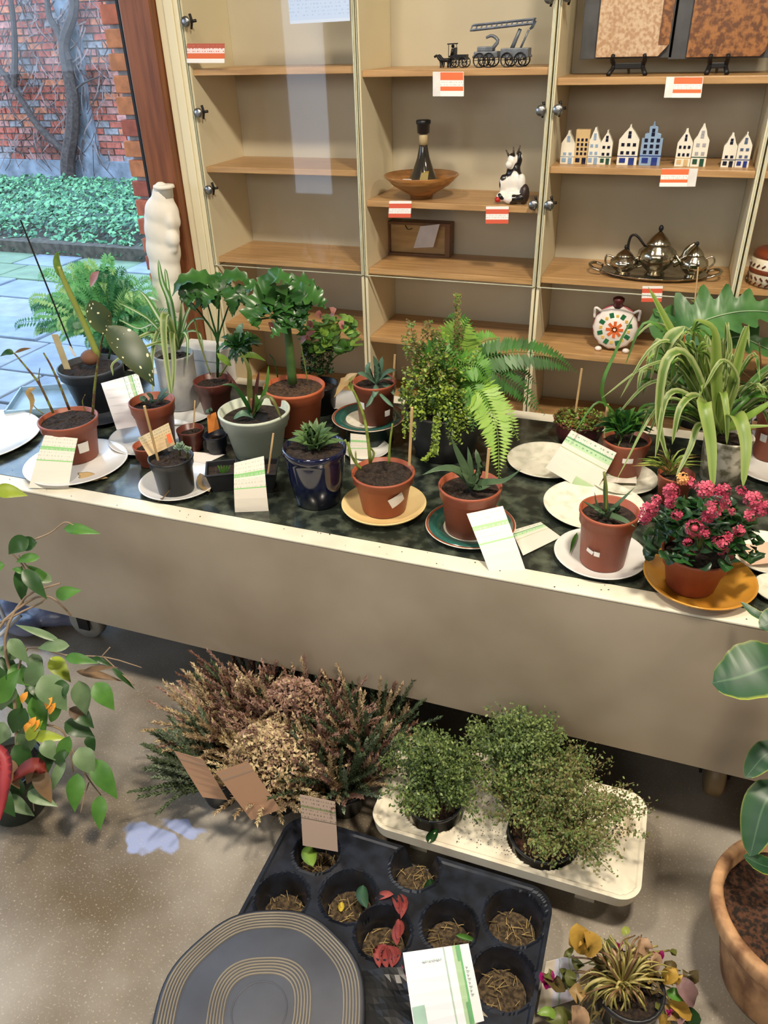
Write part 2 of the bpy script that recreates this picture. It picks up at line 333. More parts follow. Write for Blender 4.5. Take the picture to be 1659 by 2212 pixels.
mb = MB(); base_ = [aty(x, y, 8.76) for x, y in ((108, 0), (150, 0), (140, 90), (172, 90), (150, 230), (190, 230), (172, 330), (212, 330), (180, 385), (250, 385))]
vs = []
for i in range(0, 10, 2):
    a, b = base_[i], base_[i+1]; vs += [V((a.x, 8.85, a.z)), V((a.x+.01, 8.76+rnd(-.02, .01), a.z)), V((b.x-.01, 8.76+rnd(-.02, .01), b.z)), V((b.x, 8.85, b.z))]
fs = []
for i in range(4):
    for k in range(3): fs.append((i*4+k, i*4+k+1, (i+1)*4+k+1, (i+1)*4+k))
mb.add(vs, fs); tag(mb.build('trim_2', conc, None), kind='structure')
# climbing plant
mb = MB(); bark = M('vine_bark', (92, 78, 72), .9, (64, 54, 50), 30, bump=.8)
def wl_(pts, r0, r1, n=24, Y=8.66): tube(mb, [aty(x, y, Y) for x, y in pts], r0, r1, 7, 0, n)
wl_([(150, 408), (146, 350), (155, 290), (158, 220), (148, 160), (138, 90), (160, 20), (150, -60)], .10, .05)
wl_([(146, 330), (110, 300), (75, 262), (50, 220), (20, 175), (0, 150), (-30, 120)], .05, .03)
wl_([(150, 130), (125, 70), (105, 30), (100, -40)], .045, .03); wl_([(30, 190), (32, 110), (28, 40), (20, -20)], .04, .03)
wl_([(155, 200), (180, 180), (215, 165)], .015, .008, 12)
vi = thing('climbing_vine', 'bare woody climber with thick twisted stem on the old brick wall', 'vine', (-7.6, 8.66, 0)); mb.build('trunk', bark, vi)
mb = MB()
for i in range(230):
    x, y = rnd(0, 235), rnd(-40, 330); dx, dy = rnd(-45, 45), rnd(20, 80); A_ = aty(x, y, 8.74); B_ = aty(x+dx*.4+rnd(-12, 12), y+dy*.5, 8.70); C_ = aty(x+dx, y+dy, 8.75)
    tube(mb, [A_, B_, C_], rnd(.005, .012), .004, 3, i % 2, 5)
tag(mb.build('twigs', [M('twig_grey', (140, 118, 112), .9), M('twig_dark', (84, 66, 62), .9)], vi), kind='stuff')
# brick pier just outside the glass
pr_ = struct('wall_pier', (-2.155, 2.92, 0), (-1.6, 3.4, 2.6), M('grey_mortar', (176, 180, 184), 1, (150, 152, 154), 40)); ORG[pr_] = V((0, 0, 0))
z = .01; c_ = 0; pb_ = [M('pier_brick_%s' % n_, c, .9, tuple(x*.85 for x in c), 25, bump=.4) for n_, c in (('red', (232, 128, 98)), ('orange', (240, 150, 104)), ('dark', (206, 112, 94)))]
while z < 2.55:
    if c_ % 2: rows = ((-2.17, -2.065), (-2.05, -1.845), (-1.83, -1.61))
    else: rows = ((-2.165, -1.955), (-1.94, -1.735), (-1.72, -1.61))
    for a, b in rows:
        mb = MB(); box(mb, (a, 2.895+rnd(-.006, .004), z), (b, 3.0, z+.061+rnd(-.003, .003))); mb.build('brick', random.choice(pb_), pr_, bevel=.004)
    mb = MB(); box(mb, (-2.172+rnd(0, .006), 3.02, z), (-2.05, 3.4, z+.06)); mb.build('brick', bm_[3], pr_, bevel=.004)
    z += .0765; c_ += 1
# ================= CABINETS =================
U = [-1.385, -.865, -.345, .175, .695]; ZJ = .934
cg = glass_mat('door_glass', (254, 254, 254), .55); edge = M('glass_edge', (206, 212, 190), .3)
bays = [([1.485, 1.228, .960], [.745, .505], 'leftmost cream display cabinet, nearly empty, beside the wooden window post'),
        ([1.476, 1.148, .955], [.745, .505], 'second cream display cabinet, holding the toy wagons and the tilted bottle'),
        ([1.453, 1.250, .963], [.751, .505], 'third cream display cabinet, holding the small blue and white houses and silver tea set'),
        ([1.453, 1.250, .968], [.751, .505], 'rightmost cream display cabinet, only its left edge in view, with patterned pottery')]
for i, (up, lo, lab) in enumerate(bays):
    x0, x1 = U[i]+.002, U[i+1]-.002; r = thing('display_cabinet', lab, 'cabinet', ((x0+x1)/2, FY, 0), 'row of cream display cabinets')
    for a, b in ((x0, x0+.0085), (x1-.0085, x1)):
        for z0, z1 in ((0, ZJ-.0015), (ZJ+.0015, 2.3)):
            mb = MB(); box(mb, (a, FY, z0), (b, FY+.262, z1)); mb.build('side_panel', cream, r, bevel=.001)
    mb = MB(); box(mb, (x0+.009, FY+.25, .0), (x1-.009, FY+.262, 2.3)); mb.build('back_panel', backm, r)
    mb = MB(); box(mb, (x0+.009, FY, 2.28), (x1-.009, FY+.249, 2.3)); mb.build('top_panel', cream, r)
    for zz in up+lo:
        mb = MB(); box(mb, (x0+.009, FY+(.012 if zz > ZJ else .002), zz-.0165), (x1-.009, FY+.249, zz)); mb.build('shelf', wood, r, bevel=.0012)
    d = MB(); box(d, (x0+.004, FY-.006, ZJ+.004), (x1-.004, FY-.001, 2.27)); dd = d.build('glass_door', cg, r)
    d = MB()
    box(d, (x0+.002, FY-.0065, ZJ+.004), (x0+.004, FY-.0005, 2.27)); box(d, (x1-.004, FY-.0065, ZJ+.004), (x1-.002, FY-.0005, 2.27)); box(d, (x0+.002, FY-.0065, ZJ+.003), (x1-.002, FY-.0005, ZJ+.0042))
    d.build('glass_edge', edge, dd)
    # round steel fittings clamped through the glass
    spots = {0: [(x0+.02, 1.600), (x0+.02, 1.375), (x0+.02, 1.165)], 1: [(x1-.018, 1.620), (x1-.018, 1.382), (x1-.02, 1.157)], 2: [(x0+.02, 1.622), (x0+.02, 1.384), (x0+.018, 1.158)], 3: []}[i]
    for fx, fz in spots:
        mb = MB(); R90 = Matrix.Rotation(math.radians(90), 3, 'X'); vs0 = MB(); lathe(vs0, (0, 0, 0), [(.004, 0), (.0125, .0005), (.0135, .004), (.0125, .009), (.004, .0105)], 16)
        mb.add([R90@V(v)+V((fx, FY-.006, fz)) for v in vs0.v], vs0.f); hb = mb.build('hinge_cap', steel, r, True)
        mb = MB(); tube(mb, [(fx, FY, fz), (fx, FY+.02, fz)], .004, .004, 6); tube(mb, [(fx, FY+.014, fz+.018), (fx+.004, FY+.014, fz), (fx, FY+.014, fz-.018)], .004, .003, 6, n=6); tube(mb, [(fx, FY+.016, fz), (fx+.016, FY+.018, fz+.002)], .004, .004, 6)
        mb.build('hinge_arm', darkm, hb, True)
# broad cream stile left of the first cabinet
mb = MB(); box(mb, (-1.456, FY-.004, 0), (-1.387, FY+.26, 2.3)); box(mb, (-1.43, FY-.010, 0), (-1.40, FY-.0045, 2.3))
tag(mb.build('trim_3', cream, None, bevel=.003), kind='structure')
# ================= TABLE =================
TZ = .62; TF = 1.238; TB = 2.052; TL, TR = -1.8, .95
tb = thing('display_table', 'long wheeled table with dark green marbled top and pale front panel', 'table', (-.4, 1.65, 0))
marb = M('dark_green_marble', (30, 36, 32), .22, (88, 96, 82), 26, detail=12, contrast=(.45, .75), coat=.2)
edg = M('white_laminate_edge', (224, 219, 200), .4, (206, 199, 178), 9)
mb = MB(); box(mb, (TL+.07, TF+.052, TZ-.02), (TR-.07, TB-.05, TZ)); mb.build('marbled_top', marb, tb)
mb = MB(); box(mb, (TL, TF, TZ-.005), (TR, TF+.050, TZ+.001)); mb.build('front_ledge', edg, tb, bevel=.002)
mb = MB(); box(mb, (TL, TB-.048, TZ-.03), (TR, TB, TZ+.001)); mb.build('back_ledge', edg, tb, bevel=.002)
mb = MB(); box(mb, (TL, TF+.051, TZ-.03), (TL+.069, TB-.049, TZ+.001)); mb.build('end_ledge', edg, tb, bevel=.002)
mb = MB(); box(mb, (TR-.069, TF+.051, TZ-.03), (TR, TB-.049, TZ+.001)); mb.build('end_ledge', edg, tb, bevel=.002)
pan = M('taupe_front_panel', (168, 156, 138), .28, (146, 133, 114), 2.4, detail=4)
mb = MB(); box(mb, (TL, TF+.0008, .228), (TR, TF+.020, TZ-.0055)); mb.build('front_panel', pan, tb, bevel=.001)
mb = MB(); box(mb, (TL, TB-.02, .228), (TR, TB-.002, TZ-.031)); mb.build('back_panel', pan, tb)
mb = MB(); box(mb, (TL, TF+.021, .228), (TL+.018, TB-.021, TZ-.031)); mb.build('end_panel', pan, tb)
mb = MB(); box(mb, (TR-.018, TF+.021, .228), (TR, TB-.021, TZ-.031)); mb.build('end_panel', pan, tb)
mb = MB(); box(mb, (TL+.02, TF+.022, .24), (TR-.02, TB-.022, .26)); mb.build('bottom_board', M('raw_board', (96, 72, 50), .8), tb)
for cx, cy, colr in ((-1.50, 1.40, (150, 148, 140)), (.29, 1.40, (150, 128, 92)), (-1.50, 1.92, (120, 118, 110)), (.29, 1.92, (120, 118, 110))):
    mb = MB(); s_ = MB(); lathe(s_, (0, 0, -.02), [(.02, 0), (.052, .001), (.058, .008), (.058, .032), (.052, .039), (.02, .04)], 28)
    mr = Matrix.Rotation(math.radians(90), 3, 'X'); mb.add([mr@V(v)+V((cx, cy, .059)) for v in s_.v], s_.f)
    if colr[2] == 92: mb.v = [(cx+(y-cy), cy+(x-cx), z) for x, y, z in mb.v]; mb.f = [f[::-1] for f in mb.f]
    cw = mb.build('caster_wheel', M('caster_rubber_%d' % colr[2], colr, .5), tb, True)
    mb = MB(); [box(mb, *((( cx-.008, cy+s_*.031-.003, .05), (cx+.03, cy+s_*.031+.003, .2)) if colr[2] != 92 else ((cx+s_*.031-.003, cy-.008, .05), (cx+s_*.031+.003, cy+.03, .2)))) for s_ in (-1, 1)]; box(mb, (cx-.03, cy-.035, .2), (cx+.04, cy+.035, .239)); mb.build('caster_fork', darkm, cw)
# ================= THINGS IN THE CABINETS =================
CF0 = FY-.012
def card_quad(name, label, cat, TLc, TRc, BRc, BLc, mats, parent=None, thick=.0012, group=None, bow=0, n=6):
    """a thin card from four world corners; u runs left-right, v bottom-top"""
    A, B, Cc, D = map(V, (TLc, TRc, BRc, BLc)); nn = (B-A).cross(D-A).normalized()
    if nn.dot(CAM-A) < 0: nn = -nn
    mb = MB(); vs = []; uv = []
    for j in range(n+1):
        t = j/n
        for k in range(2):
            p = (A if k == 0 else B).lerp(D if k == 0 else Cc, t)+nn*bow*math.sin(math.pi*t)
            vs += [p+nn*thick/2, p-nn*thick/2]; uv += [(k, 1-t)]*2
    fs = []
    for j in range(n):
        a = j*4; b = a+4; fs += [(a, a+2, b+2, b), (a+1, b+1, b+3, a+3), (a, b, b+1, a+1), (a+2, a+3, b+3, b+2)]
    fs += [(0, 1, 3, 2), (n*4, n*4+2, n*4+3, n*4+1)]
    mb.add(vs, fs, 0, uv); o = mb.build(name, mats, parent)
    if label: tag(o, label, cat, group)
    return o
OR_, WH_, RD_ = (226, 110, 62), (240, 236, 230), (214, 92, 66)
pc1 = stripe_mat('orange_price_card', 1, [(0, WH_), (.22, OR_), (.40, WH_), (.66, OR_), (.98, WH_)], words=(9, .42, .66, (190, 180, 176)))
pc2 = stripe_mat('red_price_card', 1, [(0, RD_), (.24, WH_), (.56, RD_), (.84, WH_)], words=(9, .26, .56, (190, 180, 180)))
pc3 = stripe_mat('orange_banner_card', 1, [(0, WH_), (.22, (222, 104, 50)), (.50, (240, 220, 216)), (.76, (178, 84, 60))], words=(7, .3, .96, (200, 110, 80)))
whm = M('card_white', (240, 236, 230), .6)
def pcard(x0, y0, x1, y1, mat, label, sk=0, margin=0, mside='l'):
    Y = FY-.008 if y0 < 600 else FY-.004
    a, b, c, d = aty(x0, y0, Y), aty(x1, y0, Y), aty(x1-sk, y1, Y), aty(x0-sk, y1, Y)
    o = card_quad('price_card', label, 'price card', a, b, c, d, whm if margin else mat, group='small price cards on the cabinet shelves')
    if margin:
        s = margin; la, lb = (s, 1) if mside == 'l' else (0, 1-s); off = V((0, -.0010, 0))
        card_quad('printed_area', None, None, a.lerp(b, la)+off, a.lerp(b, lb-.02)+off, d.lerp(c, lb-.02)+off, d.lerp(c, la)+off, mat, o, .0004)
pcard(404, 94, 485, 136, pc3, 'orange and white banner card at the top left, on the nearly empty cabinet shelf')
pcard(935, 155, 1002, 208, pc1, 'white card with orange stripes hanging below the toy wagons', 0, .25)
pcard(841, 434, 889, 470, pc2, 'small red striped card on the shelf edge under the wooden dish', 2)
pcard(1050, 446, 1099, 483, pc2, 'small red striped card on the shelf edge under the black and white cow figurine', 1)
pcard(1440, 166, 1520, 211, pc1, 'white card with orange stripes under the two stone panels', 6, .22)
pcard(1430, 364, 1508, 403, pc1, 'white card with orange stripes under the small blue and white houses', 6, .22, 'r')
pcard(1388, 618, 1432, 652, pc2, 'red striped card on the shelf edge under the silver tea set', 3)
# notice taped to glass
Yn = FY-.0075; card_quad('paper_notice', 'pale blue paper notice stuck at the top of the leftmost cabinet door', 'paper', aty(618, -60, Yn), aty(752, -70, Yn), aty(756, 45, Yn), aty(627, 52, Yn), stripe_mat('notice_print', 1, [(0, (200, 214, 236)), (.06, (186, 206, 236))], words=(14, .1, .9, (170, 190, 222))))
# --- toy wagons ---
z1 = 1.476; iron = M('black_cast_iron', (26, 26, 28), .45, metal=.4); zinc = M('grey_cast_metal', (120, 126, 134), .42, (92, 98, 106), 60, metal=.3)
def wheel(mb, c, r, ax=(0, 1, 0), n=8):
    c = V(c); ring = [c+V((r*math.cos(2*math.pi*k/16), 0, r*math.sin(2*math.pi*k/16))) for k in range(17)]
    tube(mb, ring, r*.12, r*.12, 5)
    for k in range(n): tube(mb, [c, c+V((r*math.cos(math.pi*2*k/n), 0, r*math.sin(math.pi*2*k/n)))], r*.06, r*.06, 4)
    tube(mb, [c-V((0, .005, 0)), c+V((0, .005, 0))], r*.2, r*.2, 6)
def horse(mb, x, y, z, s):
    tube(mb, [(x+.5*s, y, z+.62*s), (x, y, z+.6*s), (x-.35*s, y, z+.66*s), (x-.6*s, y, z+.95*s), (x-.85*s, y, z+.85*s)], .17*s, .09*s, 7, 0, 10)
    for dx, l in ((.42, 1), (.36, -1), (-.22, 1), (-.3, -1)):
        tube(mb, [(x+dx*s, y+l*.08*s, z+.55*s), (x+dx*s+.04*s, y+l*.08*s, z+.3*s), (x+dx*s-.02*s*l, y+l*.08*s, z+.03*s)], .07*s, .04*s, 5, 0, 4)
    tube(mb, [(x+.52*s, y, z+.62*s), (x+.68*s, y, z+.5*s), (x+.68*s, y, z+.25*s)], .04*s, .02*s, 4, 0, 4)
Yt = FY+.075; a_ = aty(975, 143, Yt)
r = thing('toy_carriage', 'small black cast iron toy carriage, left of the grey ladder wagon', 'toy', (a_.x, Yt, z1))
L0 = aty(940, 140, Yt).x; L1 = aty(1010, 140, Yt).x; s = (L1-L0)
for dy in (-.012, .012): mb = MB(); horse(mb, L0+s*.30, Yt+dy, z1, .030); mb.build('horse', iron, r, True)
mb = MB(); box(mb, (L0+s*.58, Yt-.014, z1+.018), (L1-s*.02, Yt+.014, z1+.030)); box(mb, (L0+s*.60, Yt-.012, z1+.030), (L0+s*.64, Yt+.012, z1+.046)); box(mb, (L0+s*.44, Yt-.012, z1+.024), (L0+s*.58, Yt+.012, z1+.028))
tube(mb, [(L0+s*.58, Yt, z1+.02), (L0+s*.3, Yt, z1+.018)], .0015, seg=4); mb.build('body', iron, r)
for x_ in (L0+s*.58, L1-s*.1):
    for dy in (-.018, .018): mb = MB(); wheel(mb, (x_, Yt+dy, z1+.0125), .0115); mb.build('wheel', iron, r)
mb = MB(); tube(mb, [(L0+s*.52, Yt, z1+.028), (L0+s*.54, Yt, z1+.044)], .006, .004, 6); ico(mb, (L0+s*.54, Yt, z1+.049), .0045); mb.build('driver', iron, r, True)
mb = MB(); tube(mb, [(L0+s*.4, Yt-.01, z1+.054), (L0+s*.72, Yt-.01, z1+.055)], .002, seg=4); tube(mb, [(L0+s*.44, Yt-.01, z1+.028), (L0+s*.44, Yt-.01, z1+.054)], .001, seg=4); tube(mb, [(L0+s*.68, Yt-.01, z1+.028), (L0+s*.68, Yt-.01, z1+.055)], .001, seg=4); mb.build('canopy', iron, r)
L0 = aty(1020, 140, Yt).x; L1 = aty(1148, 140, Yt).x; s = L1-L0
r = thing('toy_ladder_wagon', 'grey cast metal toy wagon carrying a long raised ladder, right of the black toy carriage', 'toy', ((L0+L1)/2, Yt, z1))
mb = MB(); box(mb, (L0+s*.05, Yt-.02, z1+.022), (L0+s*.45, Yt+.02, z1+.036)); box(mb, (L0+s*.5, Yt-.022, z1+.020), (L1-s*.04, Yt+.022, z1+.042)); box(mb, (L0+s*.1, Yt-.018, z1+.036), (L0+s*.36, Yt+.018, z1+.047)); tube(mb, [(L0, Yt, z1+.024), (L1, Yt, z1+.024)], .004, seg=6)
mb.build('body', zinc, r, bevel=.002)
mb = MB(); tube(mb, [(L0+s*.34, Yt-.012, z1+.04), (L0+s*.44, Yt-.012, z1+.058), (L0+s*.34, Yt-.012, z1+.07), (L0+s*.24, Yt-.012, z1+.066)], .005, .003, 6, n=8); mb.build('crane_hook', zinc, r, True); mb = MB(); tube(mb, [(L0+s*.66, Yt, z1+.04), (L0+s*.78, Yt, z1+.083)], .006, .005, 6); mb.build('ladder_post', zinc, r, True); mb = MB(); tube(mb, [(L0+s*.8, Yt, z1+.04), (L0+s*.92, Yt, z1+.08)], .003, .003, 6); mb.build('frame_arm', zinc, r, True)
for x_ in (L0+s*.16, L0+s*.32, L0+s*.62, L0+s*.84):
    for dy in (-.026, .026): mb = MB(); wheel(mb, (x_, Yt+dy, z1+.0165), .0155, n=6); mb.build('wheel', iron, r)
mb = MB(); zA, zB = z1+.083, z1+.094
for dy in (-.014, .014):
    tube(mb, [(L0-s*.03, Yt+dy, zA), (L1, Yt+dy, zB)], .0028, seg=5); tube(mb, [(L0+s*.02, Yt+dy, zA+.011), (L1, Yt+dy, zB+.009)], .0028, seg=5)
for k in range(13):
    t = k/12; x_ = L0+s*(-.02+1.0*t); zz = zA+(zB-zA)*t; tube(mb, [(x_, Yt-.014, zz), (x_+.004, Yt-.014, zz+.010), (x_+.004, Yt+.014, zz+.010)], .002, seg=4)
tube(mb, [(L1+.002, Yt, zB+.006), (L1-.004, Yt, zB-.008), (L1-.01, Yt, zB-.012)], .005, .003, 6); mb.build('ladder', M('blue_grey_metal', (112, 122, 138), .4, (84, 94, 110), 80, metal=.3), r)
# --- bottle and dish ---
z2 = 1.148; Yb = FY+.085; cpt = aty(910, 415, Yb); sc = (aty(988, 375, Yb).x-aty(832, 375, Yb).x)/2
r = thing('wooden_dish', 'wide turned wooden dish tilted on the shelf, the dark bottle standing in it', 'dish', (cpt.x, Yb, z2))
mb = MB(); lathe(mb, (cpt.x, Yb, z2), [(.02, .0), (.032, .001), (.034, .01), (sc*.75, .036), (sc, .062), (sc*.985, .064), (sc*.7, .046), (.02, .020), (.001, .019)], 40); mb.build('bowl', M('turned_wood', (170, 118, 62), .3, (132, 84, 40), 8, stretch=(1, 6, 20), coat=.3), r, True)
mb = MB(); box(mb, (cpt.x-.045, Yb-.045, z2+.052), (cpt.x-.018, Yb-.025, z2+.054)); mb.build('paper_tag', whm, r)
cb = V((cpt.x+.006, Yb, z2+.020)); gl = M('dark_glass_bottle', (40, 38, 34), .12, (62, 52, 34), 14, coat=.5)
r = thing('flared_bottle', 'dark flared bottle with black stopper standing in the wooden dish', 'bottle', cb)
mb = MB(); lathe(mb, cb, [(.02, 0), (.046, .002), (.050, .012), (.044, .026), (.030, .055), (.018, .088), (.0125, .115), (.0115, .130)], 28); mb.build('body', gl, r, True)
mb = MB(); lathe(mb, cb, [(.0128, .121), (.0128, .146), (.011, .148)], 20); mb.build('neck_band', M('beige_label', (196, 176, 132), .5), r, True)
mb = MB(); lathe(mb, cb, [(.0125, .149), (.017, .151), (.018, .172), (.0205, .174), (.0205, .182), (.018, .184)], 24); mb.build('stopper', blackp, r, True)
mb = MB(); obox(mb, cb+V((.012, -.034, .042)), (.013, 0, 0), (0, .003, .002), (0, .006, .012)); mb.build('label', M('gold_label', (150, 130, 60), .5), r)
# --- cow figurine ---
Yc = FY+.06; c0 = aty(1108, 418, Yc); c0.z = z2; cowm = M('cow_patches', (236, 230, 220), .25, (24, 20, 20), 26, contrast=(.52, .54), detail=1, coat=.3)
r = thing('cow_figurine', 'black and white cow figurine with red shoes sitting on the shelf', 'figurine', c0)
def cw(x, y, z): return c0+V((x, y, z))
blob('body', [(cw(0, 0, .028), .030, (1, .8, 1)), (cw(0, 0, .055), .030, (.95, .75, 1.1)), (cw(-.002, 0, .082), .022, (.9, .75, 1)), (cw(-.026, -.012, .052), .012, (1, 1, 2)), (cw(.024, -.012, .055), .012, (1, 1, 2)), (cw(-.03, -.02, .018), .013), (cw(.026, -.022, .018), .014),
    (cw(-.008, -.004, .105), .017, (.8, .8, 1.4)), (cw(-.012, -.018, .100), .011), (cw(.012, 0, .112), .012, (.7, .7, 1.8)), (cw(0, -.02, .014), .018, (1.3, 1, .8))], cowm, r, .0028)
for p_, q_ in (((.006, .128), (.012, .146)), ((-.016, .122), (-.026, .134)), ((-.004, .125), (-.006, .142))): mb = MB(); tube(mb, [cw(p_[0], 0, p_[1]-.004), cw(q_[0], 0, q_[1])], .004, .0015, 6); mb.build('horn', M('horn_brown', (70, 60, 50), .4), r, True)
mb = MB(); ico(mb, cw(-.036, -.026, .012), .009, sc=(1, 1.2, .9)); mb.build('shoe', M('red_glaze', (190, 40, 34), .3), r, True)
mb = MB(); ico(mb, cw(.034, -.014, .026), .018, sc=(.8, 1, 1.5)); mb.build('bag', M('dark_brown_glaze', (50, 34, 30), .4), r, True)
# --- wood framed box leaning at the back with a sheet of paper ---
z3 = .955; Yw = FY+.19; A = aty(836, 478, Yw); B = aty(972, 482, Yw); zb = z3
r = thing('wooden_box', 'shallow wooden box frame standing at the back of the shelf below the bottle', 'box', ((A.x+B.x)/2, Yw, zb))
fm = M('walnut_strip', (124, 84, 46), .5); mb = MB(); h = A.z-zb; x0, x1 = A.x, B.x
box(mb, (x0, Yw, zb), (x1, Yw+.05, zb+.006)); box(mb, (x0, Yw, zb+h-.008), (x1, Yw+.05, zb+h)); box(mb, (x0, Yw, zb+.006), (x0+.006, Yw+.05, zb+h-.008)); box(mb, (x1-.016, Yw, zb+.006), (x1, Yw+.05, zb+h-.008)); mb.build('frame', fm, r, bevel=.0008)
mb = MB(); box(mb, (x0+.006, Yw+.02, zb+.006), (x1-.016, Yw+.024, zb+h-.008)); mb.build('panel', M('pale_plywood', (196, 164, 110), .6, (176, 142, 92), 9, stretch=(1, 6, 6)), r)
mb = MB(); tube(mb, [(x0+.055, Yw+.015, zb+h-.012), (x0+.065, Yw+.012, zb+h-.024), (x0+.08, Yw+.012, zb+h-.020)], .0015, seg=4, n=6); mb.build('wire', darkm, r)
card_quad('paper_sheet', 'white sheet of paper leaning against the wooden box frame', 'paper', aty(908, 489, Yw-.006), aty(950, 484, Yw-.004), aty(936, 534, Yw-.016), aty(893, 536, Yw-.018), M('plain_paper', (226, 222, 226), .6), thick=.0006)
# --- canal houses ---
zh = 1.250; Yh = FY+.075
delft = M('porcelain_white', (240, 236, 220), .2, (226, 222, 206), 10, coat=.4); blue = M('delft_blue', (38, 60, 140), .25); pblue = M('pale_delft_blue', (150, 178, 210), .25, coat=.3); navy = M('window_navy', (24, 28, 52), .2); ochre = M('cream_glaze', (222, 192, 140), .25); dgr = M('door_green', (30, 80, 60), .3)
def house(x0, x1, ytop, kind, wall, trimm, rows, cols, label, base_y, yoff=0, winm=None):
    Y = Yh+yoff; a = aty(x0, base_y, Y).x; b = aty(x1, base_y, Y).x; h = aty((x0+x1)/2, ytop, Y).z-zh; w_ = b-a; cx = (a+b)/2
    r = thing('porcelain_house', label, 'model house', (cx, Y, zh), 'porcelain canal houses in a row'); d = .022; e = h*.62
    if kind == 'point': pr2 = [(a, 0), (b, 0), (b, e), (cx+w_*.1, h*.9), (cx+w_*.06, h), (cx-w_*.06, h), (cx-w_*.1, h*.9), (a, e)]
    elif kind == 'bell': pr2 = [(a, 0), (b, 0), (b, e), (cx+w_*.32, h*.72), (cx+w_*.2, h*.86), (cx+w_*.1, h*.93), (cx+.002, h), (cx-.002, h), (cx-w_*.1, h*.93), (cx-w_*.2, h*.86), (cx-w_*.32, h*.72), (a, e)]
    elif kind == 'flat': pr2 = [(a, 0), (b, 0), (b, h), (a, h)]
    elif kind == 'step': pr2 = [(a, 0), (b, 0), (b, e), (b-w_*.12, e), (b-w_*.12, h*.72), (cx+w_*.2, h*.74), (cx+w_*.2, h*.88), (cx+w_*.06, h*.9), (cx+w_*.03, h), (cx-w_*.03, h), (cx-w_*.06, h*.9), (cx-w_*.2, h*.88), (cx-w_*.2, h*.74), (a+w_*.12, h*.72), (a+w_*.12, e), (a, e)]
    else: pr2 = [(a, 0), (b, 0), (b, e*1.02), (cx+w_*.24, h*.82), (cx+w_*.05, h*.93), (cx+.0015, h), (cx-.0015, h), (cx-w_*.05, h*.93), (cx-w_*.24, h*.82), (a, e*1.02)]
    n = len(pr2); mb = MB(); mb.add([(x, Y-d/2, zh+z) for x, z in pr2]+[(x, Y+d/2, zh+z) for x, z in pr2], [tuple(range(n)), tuple(range(2*n-1, n-1, -1))]+[(k, n+k, n+(k+1) % n, (k+1) % n) for k in range(n)]); mb.build('house_body', wall, r, bevel=.0006)
    mb = MB(); ww = w_/(cols*2+1)
    for j in range(rows):
        zz = h*(.30+j*.40/max(1, rows-1)) if rows > 1 else h*.4
        cc = cols if zz < e*.98 or kind == 'flat' else 1
        for k in range(cc):
            xx = cx+(k-(cc-1)/2)*ww*2
            box(mb, (xx-ww*.55, Y-d/2-.0012, zh+zz-h*.03), (xx+ww*.55, Y-d/2+.0005, zh+zz+h*.05))
    if kind != 'flat': box(mb, (cx-ww*.5, Y-d/2-.0012, zh+h*.76), (cx+ww*.5, Y-d/2+.0005, zh+h*.84))
    mb.build('window', winm or navy, r)
    mb = MB(); box(mb, (a+w_*.12, Y-d/2-.0015, zh+h*.06), (a+w_*.42, Y-d/2, zh+h*.18)); box(mb, (b-w_*.42, Y-d/2-.0015, zh+h*.01), (b-w_*.14, Y-d/2, zh+h*.19)); mb.build('door', trimm, r)
    mb = MB(); box(mb, (a, Y-d/2-.001, zh+h*.215), (b, Y-d/2+.0005, zh+h*.235)); mb.build('cornice', trimm if wall is not ochre else wall, r)
house(1211, 1240, 281, 'point', delft, pblue, 2, 2, 'leftmost small porcelain house with pale blue shopfront', 346, 0, pblue)
house(1240, 1270, 279, 'flat', ochre, navy, 4, 3, 'flat-roofed cream porcelain house, second from the left in the row', 347)
house(1268, 1294, 274, 'bell', delft, pblue, 3, 2, 'white porcelain house with faint blue markings, third from the left in the row', 348, 0, pblue)
house(1294, 1320, 280, 'plain', delft, dgr, 3, 2, 'white porcelain house with green door, fourth from the left in the row', 348)
house(1332, 1375, 268, 'plain', delft, blue, 3, 3, 'white porcelain house with dark blue trim, left of the pale blue house', 353)
house(1380, 1425, 261, 'step', pblue, blue, 4, 3, 'pale blue stepped-gable porcelain house, tallest of the left group', 353)
house(1457, 1490, 276, 'point', delft, ochre, 3, 3, 'white porcelain house at the left of the tall pair over the price card', 352)
house(1491, 1524, 266, 'bell', delft, dgr, 3, 2, 'tall white porcelain house with pale windows and dark green door', 352, 0, M('pale_grey_window', (170, 172, 178), .3))
house(1557, 1586, 286, 'bell', delft, navy, 2, 2, 'white porcelain house with black windows, second from the right end of the row', 353)
house(1587, 1617, 284, 'plain', delft, blue, 3, 2, 'rightmost porcelain house with blue-grey shutters', 353, 0, M('slate_blue', (84, 100, 132), .3))
